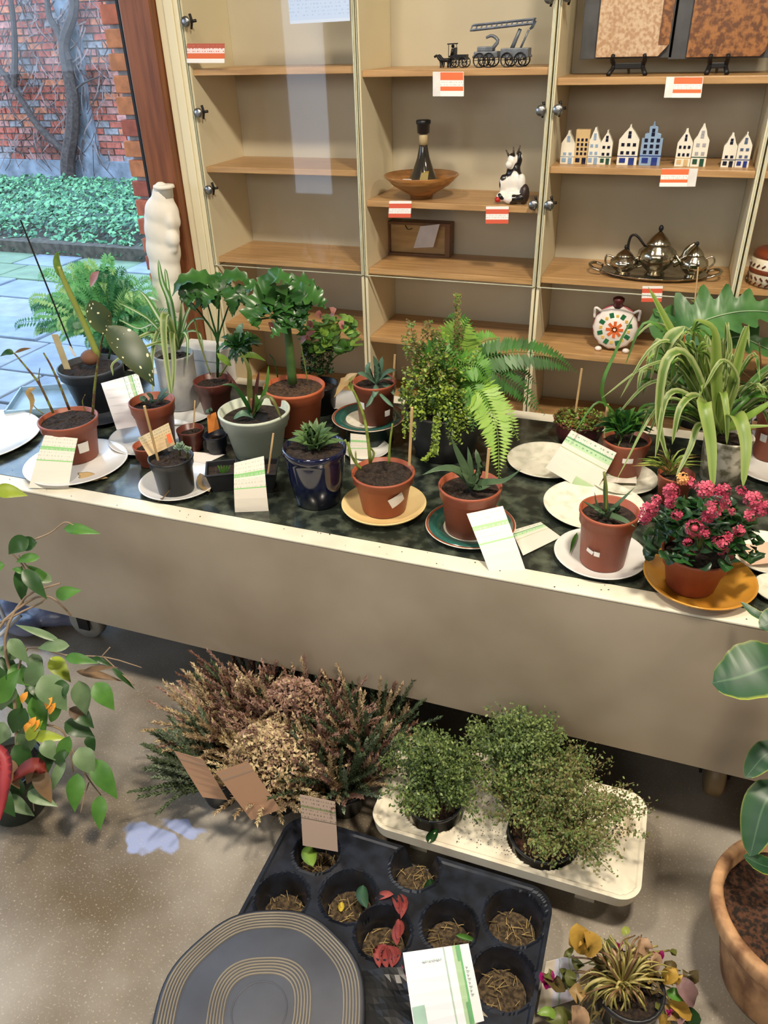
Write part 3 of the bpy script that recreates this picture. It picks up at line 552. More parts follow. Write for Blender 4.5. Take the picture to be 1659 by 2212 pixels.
# --- stone panels in grey frames on black easels ---
zs = 1.453
def stone(x0, x1, fx, stonem, label, chx, side=None):
    Y = FY+.10; a = aty(x0, 60, Y); b = aty(x1, 60, Y); zb_ = aty(x0, 124, Y).z; f = aty(fx, 60, Y).x
    r = thing('stone_panel', label, 'wall panel', ((a.x+b.x)/2, Y, zb_))
    mb = MB(); box(mb, (f, Y+.012, zb_-.004), (b.x+.01, Y+.02, zb_+.32)); mb.build('backing_frame', M('slate_grey_frame', (78, 80, 84), .5, (64, 66, 68), 20), r, bevel=.001)
    w_ = b.x-a.x; pr2 = [(a.x, 0), (b.x-chx, 0), (b.x, chx*1.1), (b.x, .30), (a.x, .30)]; n = 5; mb = MB()
    mb.add([(x, Y-.006, zb_+z) for x, z in pr2]+[(x, Y+.0115, zb_+z) for x, z in pr2], [tuple(range(n)), tuple(range(2*n-1, n-1, -1))]+[(k, n+k, n+(k+1) % n, (k+1) % n) for k in range(n)]); mb.build('stone_slab', stonem, r, bevel=.001)
    if side:
        mb = MB(); box(mb, (b.x-.025, Y-.0075, zb_+chx*1.1), (b.x, Y-.0062, zb_+.3)); mb.build('stone_edge', side, r)
st1 = M('pink_granite', (206, 180, 148), .35, (178, 140, 104), 120, contrast=(.4, .6)); st2 = M('brown_granite', (158, 104, 52), .35, (98, 58, 26), 90, contrast=(.4, .6), detail=6)
stone(1293, 1450, 1257, st1, 'pale pinkish granite panel in a grey frame on a black stand', .022, st2)
stone(1492, 1665, 1452, st2, 'brown granite panel in a grey frame on a black stand', .012)
def easel(px, w_, label):
    Y = FY+.07; c = aty(px, 150, Y); s = (aty(px+w_, 150, Y).x-aty(px, 150, Y).x)
    r = thing('display_easel', label, 'plate stand', (c.x, Y, zs)); h = aty(px, 118, Y).z-zs
    for sg in (-1, 1):
        x = c.x+sg*s*.38; mb = MB(); tube(mb, [(x+sg*s*.10, Y-.02, zs+.003), (x, Y, h*.45+zs), (x+sg*s*.04, Y-.012, zs+h*.75), (x+sg*s*.02, Y-.02, zs+h)], .006, .005, 6, n=8); mb.build('side_arm', iron, r, True)
    mb = MB(); box(mb, (c.x-s*.36, Y-.004, zs+h*.32), (c.x+s*.36, Y+.004, zs+h*.62)); tube(mb, [(c.x, Y, zs+h*.5), (c.x, Y+.05, zs+.004)], .004, seg=6); mb.build('crossbar', iron, r, bevel=.002)
easel(1356, 84, 'black plate stand under the pale granite panel'); easel(1549, 46, 'black plate stand under the brown granite panel')
# --- silver tea set ---
zt = .963; Yt = FY+.10; silv = M('silver_plate', (206, 198, 180), .14, (168, 158, 138), 30, metal=1, bump=.12, bscale=70); tL, tR = aty(1272, 590, Yt).x, aty(1558, 590, Yt).x; tcx = (tL+tR)/2; tw = (tR-tL)/2
r = thing('silver_tray', 'oval silver tray with ornate handles under the tea set', 'tray', (tcx, Yt, zt))
mb = MB(); lathe(mb, (tcx, Yt, zt), [(tw*.5, .001), (tw*.72, .002), (tw*.80, .010), (tw*.83, .0125), (tw*.80, .0125), (tw*.72, .0045), (.001, .0035)], 48, sy=.60, fn=lambda a, z: 1+.012*math.cos(a*24) if z > .008 else 1); mb.build('tray_plate', silv, r, True)
for sg in (-1, 1):
    mb = MB(); tube(mb, [(tcx+sg*tw*.80, Yt-.035, zt+.012), (tcx+sg*tw*.94, Yt-.03, zt+.02), (tcx+sg*tw*1.0, Yt, zt+.022), (tcx+sg*tw*.94, Yt+.03, zt+.02), (tcx+sg*tw*.80, Yt+.035, zt+.012)], .0045, seg=6, n=14); mb.build('handle', silv, r, True)
def silverpot(px, wpx, hpx_top, name, label, kind, dy=0, hs=1):
    Y = Yt+dy; c = aty(px, 590, Y); z0 = zt+.0045; s = (aty(px+wpx/2, 560, Y).x-aty(px-wpx/2, 560, Y).x)/2; H = aty(px, hpx_top, Y).z-z0
    r = thing(name, label, kind, (c.x, Y, z0)); B = V((c.x, Y, z0))
    mb = MB(); lathe(mb, B, [(s*.5, 0), (s*.55, H*.02), (s*.42, H*.07), (s*.8, H*.2), (s, H*.36), (s*.93, H*.50), (s*.62, H*.60), (s*.60, H*.63)], 28, fn=lambda a, z: 1+.035*math.cos(a*10)); mb.build('body', silv, r, True)
    mb = MB(); lathe(mb, B, [(s*.62, H*.632), (s*.60, H*.66), (s*.42, H*.76), (s*.16, H*.86), (s*.07, H*.89)], 24); ld = mb.build('lid', silv, r, True)
    mb = MB(); ico(mb, B+V((0, 0, H*.95)), s*.13, sc=(1, 1, 1.3)); mb.build('finial', iron, ld, True)
    return r, B, s, H
r, B, s, H = silverpot(1413, 84, 487, 'silver_teapot', 'tall silver teapot, largest piece on the silver tray', 'teapot')
mb = MB(); tube(mb, [B+V((s*.85, 0, H*.25)), B+V((s*1.35, 0, H*.36)), B+V((s*1.5, 0, H*.55)), B+V((s*1.85, 0, H*.68))], s*.26, s*.09, 9, n=12); mb.build('spout', silv, r, True)
mb = MB(); tube(mb, [B+V((-s*.7, 0, H*.58)), B+V((-s*1.2, 0, H*.78)), B+V((-s*1.5, 0, H*.74)), B+V((-s*1.5, 0, H*.45)), B+V((-s*.9, 0, H*.22))], s*.07, s*.07, 6, n=16); mb.build('handle', darkm, r, True)
r, B, s, H = silverpot(1495, 62, 522, 'silver_creamer', 'smaller lidded silver jug right of the silver teapot', 'jug', -.01)
mb = MB(); tube(mb, [B+V((s*.6, 0, H*.5)), B+V((s*1.2, 0, H*.62)), B+V((s*1.4, 0, H*.45)), B+V((s*.85, 0, H*.2))], s*.07, s*.07, 6, n=12); mb.build('handle', silv, r, True)
mb = MB(); tube(mb, [B+V((-s*.7, 0, H*.35)), B+V((-s*1.15, 0, H*.5)), B+V((-s*1.35, 0, H*.62))], s*.2, s*.08, 7, n=8); mb.build('spout', silv, r, True)
r, B, s, H = silverpot(1345, 62, 530, 'silver_sugar_bowl', 'squat silver sugar bowl left of the silver teapot', 'bowl', -.012)
for sg in (-1, 1): mb = MB(); tube(mb, [B+V((sg*s*.6, 0, H*.52)), B+V((sg*s*1.25, 0, H*.62)), B+V((sg*s*1.3, 0, H*.35)), B+V((sg*s*.9, 0, H*.25))], s*.08, s*.08, 6, n=12); mb.build('handle', silv, r, True)
# --- round painted ceramic flask on the lower shelf ---
z4 = .751; Yf = FY+.06; c = aty(1329, 706, Yf); rr = (aty(1378, 706, Yf).x-aty(1280, 706, Yf).x)/2; c.z = z4+rr+.006
r = thing('painted_flask', 'round white ceramic flask painted with an orange rosette and green leaves', 'flask', (c.x, Yf, z4)); fw = M('flask_white', (240, 232, 224), .2, (230, 220, 212), 8, coat=.3)
RX = Matrix.Rotation(math.radians(90), 3, 'X')@Matrix.Rotation(0, 3, 'X')
def rl(prof, cc, seg=36, fn=None):
    t = MB(); lathe(t, (0, 0, 0), prof, seg, fn=fn); m = MB(); m.add([RX@V(v)+cc for v in t.v], t.f); return m
rl([(rr*.7, -.028), (rr*.96, -.018), (rr, 0), (rr*.96, .010), (rr*.85, .016), (.001, .020)], c, fn=lambda a, z: 1+(.03*math.cos(a*14) if abs(z) < .012 else 0)).build('body', fw, r, True)
rl([(rr*1.0, -.020), (rr*1.03, -.006), (rr*.99, -.001)], c).build('rim_band', M('rose_glaze', (170, 90, 100), .3), r, True)
mb = MB(); mb2 = MB(); mb3 = MB()
for k in range(8):
    a = k*math.pi/4+.3; p = c+V((math.cos(a)*rr*.66, -.0175, math.sin(a)*rr*.66)); obox(mb, p, (.0075*math.cos(a), 0, .0075*math.sin(a)), (-.006*math.sin(a), 0, .006*math.cos(a)), (0, .0012, 0))
    a += .39; p = c+V((math.cos(a)*rr*.62, -.0175, math.sin(a)*rr*.62)); obox(mb3, p, (.004, 0, 0), (0, 0, .004), (0, .001, 0))
    a2 = k*math.pi/4; obox(mb2, c+V((math.cos(a2)*rr*.22, -.0195, math.sin(a2)*rr*.22)), (.010*math.cos(a2), 0, .010*math.sin(a2)), (-.004*math.sin(a2), 0, .004*math.cos(a2)), (0, .001, 0))
tag(mb.build('green_leaf_motif', M('green_glaze', (40, 110, 70), .3), r, bevel=.001), kind='stuff'); tag(mb2.build('rosette', M('orange_glaze', (226, 110, 56), .3), r), kind='stuff'); tag(mb3.build('yellow_dots', M('yellow_glaze', (230, 190, 90), .3), r), kind='stuff')
mb = MB(); lathe(mb, c+V((0, 0, rr)), [(.014, -.004), (.012, .010), (.016, .014), (.016, .022), (.010, .026)], 18); mb.build('neck', M('maroon_glaze', (92, 36, 36), .3), r, True)
for sg in (-1, 1):
    mb = MB(); ico(mb, V((c.x+sg*rr*.62, Yf-.012, z4+.007)), .008, sc=(1.3, 1, .9)); mb.build('foot', fw, r, True); mb = MB(); tube(mb, [V((c.x+sg*rr*.7, Yf, c.z+rr*.72)), V((c.x+sg*rr*.98, Yf, c.z+rr*.85)), V((c.x+sg*rr*.98, Yf, c.z+rr*.4))], .004, seg=6, n=8); mb.build('ear_handle', fw, r, True)
# --- patterned pottery in the rightmost cabinet ---
Yp = FY+.07; c = aty(1672, 612, Yp); zp = .968
r = thing('patterned_jar', 'cream jar with brown leaf bands at the right edge of the photo', 'jar', (c.x, Yp, zp)); B = V((c.x, Yp, zp))
mb = MB(); lathe(mb, B, [(.040, 0), (.062, .003), (.068, .02), (.068, .066), (.064, .072)], 36); mb.build('body', M('cream_glaze_pale', (232, 222, 196), .25, coat=.4), r, True)
mb = MB(); lathe(mb, B, [(.0685, .034), (.0692, .036), (.0692, .044), (.0685, .046)], 36); lathe(mb, B, [(.0645, .0722), (.066, .074), (.062, .086), (.055, .09)], 36); mb.build('brown_band', M('rust_glaze', (120, 52, 24), .3), r, True)
mb = MB()
for k in range(26):
    for z_, sg in ((.010, 1), (.023, -1), (.055, 1)):
        a = k*math.pi*2/26; p = B+V((.069*math.cos(a), .069*math.sin(a), z_)); tg = V((-math.sin(a), math.cos(a), 0)); obox(mb, p, (tg*.004+V((0, 0, .0035*sg))), (tg*-.0012*sg+V((0, 0, .0018))), (math.cos(a)*.0006, math.sin(a)*.0006, 0))
tag(mb.build('leaf_motif', M('rust_glaze_dark', (84, 34, 18), .3), r), kind='stuff')
# --- white plaster torso by the window post ---
Ys = 2.125
def sp(x, y, dy=0): return aty(x, y, Ys+dy)
b0 = sp(362, 700); hh = b0.z
r = thing('plaster_torso', 'white plaster draped torso standing beside the wooden window post', 'statue', (b0.x, Ys, 0)); plas = M('plaster_white', (240, 236, 224), .7, (228, 222, 208), 8, bump=.2)
px_ = (aty(400, 500, Ys).x-aty(300, 500, Ys).x)/100
B_ = [(sp(352, 430), 20*px_, (1, .9, 1.5)), (sp(350, 460), 29*px_, (1.15, .9, 1.1)), (sp(326, 470), 12*px_, (1.2, 1, 1)), (sp(376, 478), 12*px_, (1.1, 1, 1.3)), (sp(350, 500), 31*px_, (1.1, .9, 1.3)), (sp(353, 540), 31*px_, (1.1, .9, 1.3)), (sp(357, 580), 28*px_, (1.1, .95, 1.5)), (sp(362, 630), 27*px_, (1.1, .95, 1.8)), (sp(328, 466, -.02), 9*px_, (1.4, 1, .8)), (sp(374, 516, -.02), 10*px_, (1.3, 1.3, 1.6)), (sp(377, 540, -.02), 7*px_), (sp(369, 478, -.02), 10*px_, (1, 1, 1.6))]
blob('torso', B_, plas, r, .006)
for pts in ([(335, 462), (350, 470), (372, 472)], [(330, 500), (345, 535), (372, 552)], [(340, 480), (336, 520), (350, 560)], [(352, 556), (362, 590), (362, 640)], [(340, 560), (346, 600), (350, 650)]): mb = MB(); tube(mb, [sp(x, y, -.030+abs(x-352)*.0006) for x, y in pts], .006, .003, 6, n=10); mb.build('drapery_fold', plas, r, True)
c = sp(354, 404); mb = MB(); lathe(mb, c, [(14*px_, -.03), (15*px_, -.004), (19*px_, -.002), (18*px_, .006), (11*px_, .007)], 20); mb.build('neck_rim', plas, r, True)
mb = MB(); zt_ = sp(362, 660).z; box(mb, (b0.x-.05, Ys-.04, .0), (b0.x+.05, Ys+.04, zt_+.03)); mb.build('pedestal', plas, r, bevel=.004)
# ================= PLANT HELPERS =================
CENW = M('stem_green', (96, 130, 58), .5, (120, 120, 60), 30)
class PL: pass
def potted(name, label, rim, bot, z0, mat, group=None, soilmat=None, drop=.014, band=True, flare=0, lip=.0035, squ=None, cat='potted plant', soilz=None, prof=None):
    """rim=(px,py,width), bot=(px, bottom py, width): measured on the photograph, turned into a real pot standing on z0"""
    bx, by, bw = bot; rx, ry, rw = rim
    c = atz(bx, by, z0); sinE = (CAMH-z0)/(CAM-c).length
    c = atz(bx, by-.5*bw*sinE, z0); rb = bw*.5*depth(c)/FPX
    lo, hi = 0, .6
    for _ in range(40):
        h = (lo+hi)/2; 
        if proj(c+V((0, 0, h)))[1] > ry: lo = h
        else: hi = h
    H = h; top = c+V((0, 0, H)); rt = rw*.5*depth(top)/FPX
    r = thing(name, label, cat, c, group)
    if prof: P_ = [(a*rt, b*H) for a, b in prof]
    elif band:
        rm = rb+(rt*.90-rb)*.86
        P_ = [(rb*.9, 0), (rb, .002), (rm, H*.76), (rt*.955, H*.775), (rt*.97, H*.93), (rt, H*.95), (rt, H*.99), (rt*.97, H), (rt*.93, H*.99)]
    else: P_ = [(rb*.9, 0), (rb, .002), (rb+(rt-rb)*.55, H*.5), (rt*.97, H*.93), (rt, H*.96), (rt, H*.99), (rt*.97, H), (rt*.93, H*.99)]
    ri = rt*.93; P_ += [(ri*.97, H-drop-.02), (ri*.5, H-drop-.022), (.001, H-drop-.022)]
    mb = MB(); lathe(mb, c, P_, 40); mb.build('pot', mat, r, True)
    mb = MB(); sm = soilmat or soil; rs = ri*.975; seg = 28; vs = [(c.x, c.y, c.z+H-drop+.002)]; fs = []; rr_ = (.3, .6, .85, 1)
    for q in rr_:
        for k in range(seg):
            a = 2*math.pi*k/seg; vs.append((c.x+rs*q*math.cos(a), c.y+rs*q*math.sin(a), c.z+H-drop+(rnd(-.003, .003) if q < 1 else -.003)))
    for k in range(seg):
        fs.append((0, 1+k, 1+(k+1) % seg))
        for j in range(3): fs.append((1+j*seg+k, 1+(j+1)*seg+k, 1+(j+1)*seg+(k+1) % seg, 1+j*seg+(k+1) % seg))
    mb.add(vs, fs); mb.build('soil', sm, r)
    p = PL(); p.r = r; p.c = c; p.H = H; p.rt = rt; p.rb = rb; p.top = c+V((0, 0, H-drop)); p.d = depth(p.top); p.s = p.d/FPX; p.ri = ri
    return p
NV = V((CF.x, CF.y, 0)).normalized()
def W(p, x, y, dd=0):
    rr_ = ray(x, y); return CAM+rr_*(min(p.d, (p.top-CAM).dot(NV)/rr_.dot(NV))+dd)
def stem(p, pts, r0=.003, r1=None, mat=None, name='stem', n=10, seg=6):
    mb = MB(); tube(mb, [W(p, *q) for q in pts], r0, r1 or r0*.6, seg, 0, n); return mb.build(name, mat or CENW, p.r, True)
def leaf(p, pts, wpx, mat, prof=P_leaf, name='leaf', n=8, fold=.15, hint=None, thick=0, wav=0, parent=None):
    mb = MB(); blade(mb, [W(p, *q) for q in pts], wpx*p.s, prof, hint, fold, 0, n, thick, wav); return mb.build(name, mat, parent or p.r, True)
def stick(p, x0, y0, x1, y1, r=.0022, d0=0, d1=0, mat=None, name='label_stick'):
    a = W(p, x0, y0, d0); b = W(p, x1, y1, d1); mb = MB(); tube(mb, [a, b+(b-a)*.04], r, r, 6); return mb.build(name, mat or stickm, p.r)
def sticker(p, x, y, w_, h_, rot=0, mat=None):
    """small label stuck on the pot wall at the given place"""
    d = ray(x, y); zc = None
    lo, hi = .3, 4.0; best = None
    for k in range(400):
        t = .8+k*.006; q = CAM+d*t; hh = q.z-p.c.z; f = max(0, min(1, hh/p.H)); R = p.rb+(p.rt*.92-p.rb)*f*.95
        if (V((q.x-p.c.x, q.y-p.c.y))).length <= R+.0015: best = q; break
    if best is None: return
    n_ = V((best.x-p.c.x, best.y-p.c.y, 0)).normalized(); t_ = V((-n_.y, n_.x, 0)); u_ = V((0, 0, 1))
    cr_, sr_ = math.cos(rot), math.sin(rot); a = (t_*cr_+u_*sr_)*w_*.5*p.s; b = (u_*cr_-t_*sr_)*h_*.5*p.s; mb = MB()
    N = 5; vs = []; fs = []
    for j in range(N+1):
        for k in range(N+1):
            q = best+a*(2*k/N-1)+b*(2*j/N-1); f = (q.z-p.c.z)/p.H; R = p.rb+(p.rt*.93-p.rb)*max(0, min(1, f))*.95+.0022; v2 = V((q.x-p.c.x, q.y-p.c.y, 0)).normalized()*R; vs.append((p.c.x+v2.x, p.c.y+v2.y, q.z))
    for j in range(N):
        for k in range(N): fs.append((j*(N+1)+k, j*(N+1)+k+1, (j+1)*(N+1)+k+1, (j+1)*(N+1)+k))
    mb.add(vs, fs); return mb.build('sticker', mat or whm, p.r, True)
def plate(label, x0, x1, cy, z0, mat, mat2=None, rimh=.014, name='saucer', group='plates and saucers under the pots', flat=.62, cat='saucer', thick=.004):
    c = atz((x0+x1)/2, cy, z0+rimh*.6); c.z = z0; R = (x1-x0)*.5*depth(c)/FPX
    r = thing(name, label, cat, c, group); mb = MB()
    lathe(mb, c, [(R*flat*.92, 0), (R*flat, .0008), (R*.97, rimh*.8), (R, rimh), (R*.99, rimh+.0012), (R*.955, rimh), (R*flat*.98, thick), (.001, thick)], 56); mb.build('plate_body', mat, r, True)
    if mat2:
        for k, (q0, q1, mm) in enumerate(mat2):
            def zz(q): return thick+(rimh-thick)*max(0, (q-flat*.98)/(.955-flat*.98))+.0006
            mb = MB(); lathe(mb, c, [(R*q0, zz(q0)-.0004), (R*q0, zz(q0)), (R*q1, zz(q1)), (R*q1, zz(q1)-.0004)], 56); mb.f = [f for f in mb.f if len(f) == 4]; mb.mi = [0]*len(mb.f); mb.build('painted_ring', mm, r, True)
    r_ = PL(); r_.c = c; r_.R = R; r_.z = z0+thick; r_.r = r; return r_
def pcardq(label, pts, mat, bow=0, name='plant_card', cat='card', group='green and white plant care cards', thick=.0008):
    """pts: four (px, py, camera depth) corners, top left first"""
    return card_quad(name, label, cat, *[pt(*q) for q in pts], mat, None, thick, group, bow)
def foliage(name, parent, gen, mats, kind='stuff'):
    mb = MB(); gen(mb); o = mb.build(name, mats, parent)
    if kind: tag(o, kind=kind)
    return o
def frond(mb, pts, plen, n=18, mi=0, hint=None, lw=.26, droop=.15, tip=.12):
    P = cr(pts, n*2)
    tube(mb, P, .0012, .0005, 3, mi)
    for i in range(2, n*2+1):
        t = i/(n*2); tg = (P[min(i+1, n*2)]-P[i-1]).normalized(); h = V(hint) if hint else (CAM-P[i]).normalized()*.8+V((0, 0, .4)); s = tg.cross(h).normalized(); nn = s.cross(tg)
        L = plen*max(tip, math.sin(math.pi*min(1, .12+t*.9))**.7)
        for sg in (-1, 1):
            d = (s*sg+tg*.35-nn*droop+V((rnd(-.08, .08), rnd(-.08, .08), rnd(-.08, .08)))).normalized(); b = P[i]; e = b+d*L; q = tg*L*lw*.5
            mb.add([b, b+d*L*.5+q, e, b+d*L*.5-q], [(0, 1, 2, 3)], mi)
G = lambda n_, c, c2=None, tr=.25, ro=.4: M(n_, c, ro, c2 or tuple(x*.75 for x in c), 18, transl=tr)
g_dark = G('leaf_dark_green', (38, 84, 36)); g_mid = G('leaf_mid_green', (84, 136, 54)); g_lite = G('leaf_light_green', (138, 176, 74)); g_yel = G('leaf_yellow_green', (186, 200, 96))
g_gloss = G('leaf_glossy_green', (62, 110, 48), (38, 78, 34), .15, .28); g_blue = G('leaf_blue_green', (112, 150, 124)); g_olive = G('leaf_olive', (110, 116, 58)); g_moss = G('moss_green', (112, 122, 52), (74, 84, 38))
g_brown = G('leaf_brown', (128, 96, 56)); g_red = G('leaf_red', (176, 66, 58)); g_pink = G('leaf_pink', (200, 130, 120)); g_dry = G('leaf_dry', (182, 150, 96))
spid = stripe_mat('spider_leaf', 0, [(0, (178, 188, 134)), (.16, (168, 180, 120)), (.34, (98, 128, 58)), (.66, (98, 128, 58)), (.84, (168, 180, 120)), (1, (178, 188, 134))], .4, .28)
spid2 = stripe_mat('spider_leaf_white_middle', 0, [(0, (86, 134, 62)), (.28, (92, 140, 66)), (.40, (206, 218, 190)), (.6, (206, 218, 190)), (.72, (92, 140, 66)), (1, (86, 134, 62))], .4, .28)
spid3 = stripe_mat('spider_leaf_fresh', 0, [(0, (158, 176, 100)), (.3, (128, 154, 70)), (.5, (108, 140, 58)), (.7, (128, 154, 70)), (1, (158, 176, 100))], .4, .28)
GRN, PGR, CW, DGR = (132, 190, 120), (176, 206, 164), (218, 212, 200), (96, 150, 104)
cA = stripe_mat('plant_card_bands', 1, [(0, CW), (.50, CW), (.505, GRN), (.53, CW), (.72, GRN), (.79, CW)], words=(15, .52, .97, (186, 190, 178)))
cB = stripe_mat('plant_card_wide_band', 1, [(0, CW), (.58, (170, 178, 140)), (.60, CW), (.70, PGR), (.82, DGR), (.85, CW)], words=(12, .70, .97, (120, 168, 134)))
cC = stripe_mat('plant_card_side_band', 0, [(0, (232, 232, 240)), (.60, (150, 190, 168)), (.62, (232, 232, 240)), (.72, PGR), (.80, (110, 180, 120)), (.83, (236, 234, 238))], words=(14, .62, .98, (170, 196, 182)))
cD = stripe_mat('beige_card', 1, [(0, (206, 180, 138)), (.7, (200, 184, 152))], words=(8, .5, .95, (150, 150, 110)))
# ================= PLATES ON THE TABLE =================
TP = TZ+.0005; cream_pl = M('cream_ceramic', (230, 206, 150), .25, (220, 192, 132), 8, coat=.3); orng = M('orange_saucer', (206, 150, 60), .25, (186, 128, 44), 8, coat=.3)
teal = M('teal_glaze', (40, 92, 84), .2, coat=.4); rust = M('rust_rim', (150, 70, 44), .25); offw = M('offwhite_ceramic', (224, 222, 206), .25, (196, 196, 178), 40, contrast=(.45, .7))
P1 = plate('white saucer under the bare-stemmed plant at the front left', 57, 274, 1000, TP, white)
P0 = plate('large white dish cut by the left edge of the photo', -190, 82, 945, TP, white)
P2 = plate('white saucer under the small black pot of pale succulent, with a torn leaf on it', 302, 472, 1042, TP, white)
P3 = plate('white saucer under the small terracotta pot, behind the standing card', 238, 420, 945, TP, white)
P4 = plate('cream saucer under the terracotta pot of bare stems at the front middle', 738, 921, 1092, TP, cream_pl, rimh=.022)
P5 = plate('teal and rust rimmed saucer under the aloe pot at the front', 919, 1113, 1135, TP, offw, [(.60, .93, teal), (.935, .985, rust)], rimh=.012)
P6 = plate('teal rimmed saucer raised under the small grey-leaved succulent at the back', 717, 874, 902, TP+.055, offw, [(.62, .93, teal), (.935, .985, rust)], rimh=.010)
P7 = plate('empty off-white plate right of the large fern', 1096, 1262, 996, TP, offw)
P8 = plate('empty off-white plate under the tilted card, behind the front white plate', 1175, 1390, 1092, TP, offw)
P9 = plate('white plate under the small terracotta pot in front of the empty plate', 1198, 1394, 1198, TP, white)
P10 = plate('orange saucer under the pink flowering plant at the right front', 1393, 1626, 1252, TP, orng, rimh=.024, flat=.72)
P11 = plate('white saucer under the terracotta pot behind the tilted card', 1270, 1418, 1034, TP, offw)
P12 = plate('white plate at the back left of the raised teal saucer', 684, 782, 866, TP, white)
P13 = plate('off-white plate under a paper at the right edge of the table', 1572, 1740, 1196, TP, offw)
P14 = plate('small off-white dish at the front right corner, cut by the photo edge', 1630, 1740, 1276, TP, offw)
P15 = plate('white saucer under the grey cylinder pot of spider plant', 330, 462, 893, TP, white)
P16 = plate('dark grey saucer under the black amaryllis pot', 148, 290, 893, TP, greyp)
P17 = plate('white plate lying behind the navy glazed pot', 740, 842, 972, TP, white)
P18 = plate('white plate under the dark potted plant at the right edge', 1590, 1760, 1010, TP, white)
# pedestal that raises the teal saucer: an upturned dark green bowl
c = P6.c; r = thing('upturned_bowl', 'dark green bowl turned upside down under the raised teal saucer', 'bowl', (c.x, c.y, TP)); mb = MB(); lathe(mb, (c.x, c.y, TP), [(.066, 0), (.068, .003), (.060, .03), (.045, .050), (.040, .0548)], 36); mb.build('bowl_body', M('dark_green_glaze', (36, 58, 54), .25, coat=.3), r, True)
def zP(p): return p.z+.0004
# ---- 1 amaryllis in black pot ----
p = potted('potted_amaryllis', 'tall green amaryllis bud stalk in a dark grey plastic pot near the window', (205, 788, 140), (216, 893, 86), zP(P16), greyp)
stem(p, [(212, 770, 0), (182, 700, 0), (140, 610, -.01), (127, 575, -.01)], .0095, .0065, M('pale_stalk', (150, 164, 78), .4), 'flower_stalk', 14, 10)
mb = MB(); blade(mb, [W(p, 130, 600, -.012), W(p, 124, 570, -.012), W(p, 125, 542, -.012)], .020, P_oval, None, .3, 0, 8, .012); mb.build('flower_bud', g_lite, p.r, True)
mb = MB(); ico(mb, W(p, 195, 772), .028, sc=(1, 1, .8)); mb.build('bulb', M('bulb_skin', (124, 84, 60), .7), p.r, True)
stick(p, 160, 765, 49, 487, .0022, -.02, -.06, M('black_stake', (24, 26, 28), .4), 'stake')
mb = MB(); A = W(p, 146, 798, -.075); B = W(p, 118, 722, -.075); t_ = (B-A); obox(mb, (A+B)/2, CR*.0095, t_*.5, CF*.0016); mb.build('wooden_label', M('pale_wood_label', (190, 176, 136), .7), p.r, bevel=.002)
mb = MB(); A = W(p, 163, 770, -.04); B = W(p, 150, 748, -.04); obox(mb, (A+B)/2, CR*.004, (B-A)*.5, CF*.001); mb.build('tag', whm, p.r)
stem(p, [(235, 775, 0), (245, 720, 0), (250, 690, .01)], .003, None, g_dark)
# ---- 2 light green fern at the window ----
p = potted('potted_fern', 'wide feathery light green fern by the window behind the amaryllis', (256, 744, 110), (262, 802, 84), TP, blackp)
def gen(mb):
    c = p.top
    for i in range(46):
        a = rnd(0, 6.28); L = rnd(.13, .25); el = rnd(.3, 1.3); d = V((math.cos(a), math.sin(a)*.55, 0)); e = c+d*L*math.cos(el)*1.15+V((0, 0, L*math.sin(el)*.75)); m_ = c.lerp(e, .55)+V((0, 0, .035)); 
        frond(mb, [c, m_, e, e+d*.035-V((0, 0, .025))], rnd(.018, .032), 15, random.choice((0, 0, 1, 2)))
for k in range(1): 
    fm_ = [G('fern_fresh', (130, 204, 134), (104, 178, 112), .35), G('fern_pale', (178, 224, 150), (150, 204, 130), .35), G('fern_deep', (84, 154, 108), (60, 124, 84), .3)]
    c = p.top
    for i in range(190):
        a = rnd(0, 6.28); L = rnd(.12, .30); el = rnd(.0, 1.35); d = V((math.cos(a)*1.0-.05, math.sin(a)*.30-.12, 0)); e = c+d*L*math.cos(el)*1.1+V((0, 0, .05+L*math.sin(el)*.86)); m_ = c.lerp(e, .55)+V((0, 0, .035)); mb = MB()
        frond(mb, [c+V((rnd(-.02, .02), rnd(-.02, .02), -.004)), m_, e, e+d*.035-V((0, 0, .03))], rnd(.016, .030), 16, 0, lw=.42); mb.build('frond', random.choice((fm_[0], fm_[0], fm_[1], fm_[2])), p.r)
leaf(p, [(195, 620, -.12), (205, 600, -.13), (214, 585, -.13)], 22, g_pink)
# ---- 3 begonia, bare stems ----
p = potted('potted_begonia', 'polka dot begonia with bare stems in a terracotta pot at the front left', (150, 902, 126), (168, 1004, 88), zP(P1), terra, drop=.008)
for pts, r in (([(115, 892, -.03), (85, 830, -.03), (52, 788, -.03), (30, 762, -.03)], .0032), ([(150, 885, 0), (128, 830, 0), (110, 790, .0), (94, 762, 0)], .0034), ([(92, 845, -.03), (84, 818, -.03), (86, 795, -.03)], .0018), ([(95, 895, -.04), (78, 882, -.04), (70, 872, -.04)], .0015), ([(200, 895, 0), (205, 830, -.01), (214, 770, -.02), (220, 735, -.03), (226, 715, -.03)], .0035), ([(185, 890, -.02), (178, 868, -.02), (184, 852, -.02)], .0015)):
    stem(p, pts, r, r*.55, M('bare_stem', (112, 120, 44), .6, (92, 62, 36), 60, contrast=(.45, .55)))
bg = stripe_mat('begonia_leaf_ground', 0, [(0, (70, 84, 52)), (.5, (52, 70, 50)), (1, (64, 74, 44))], .4, .1)
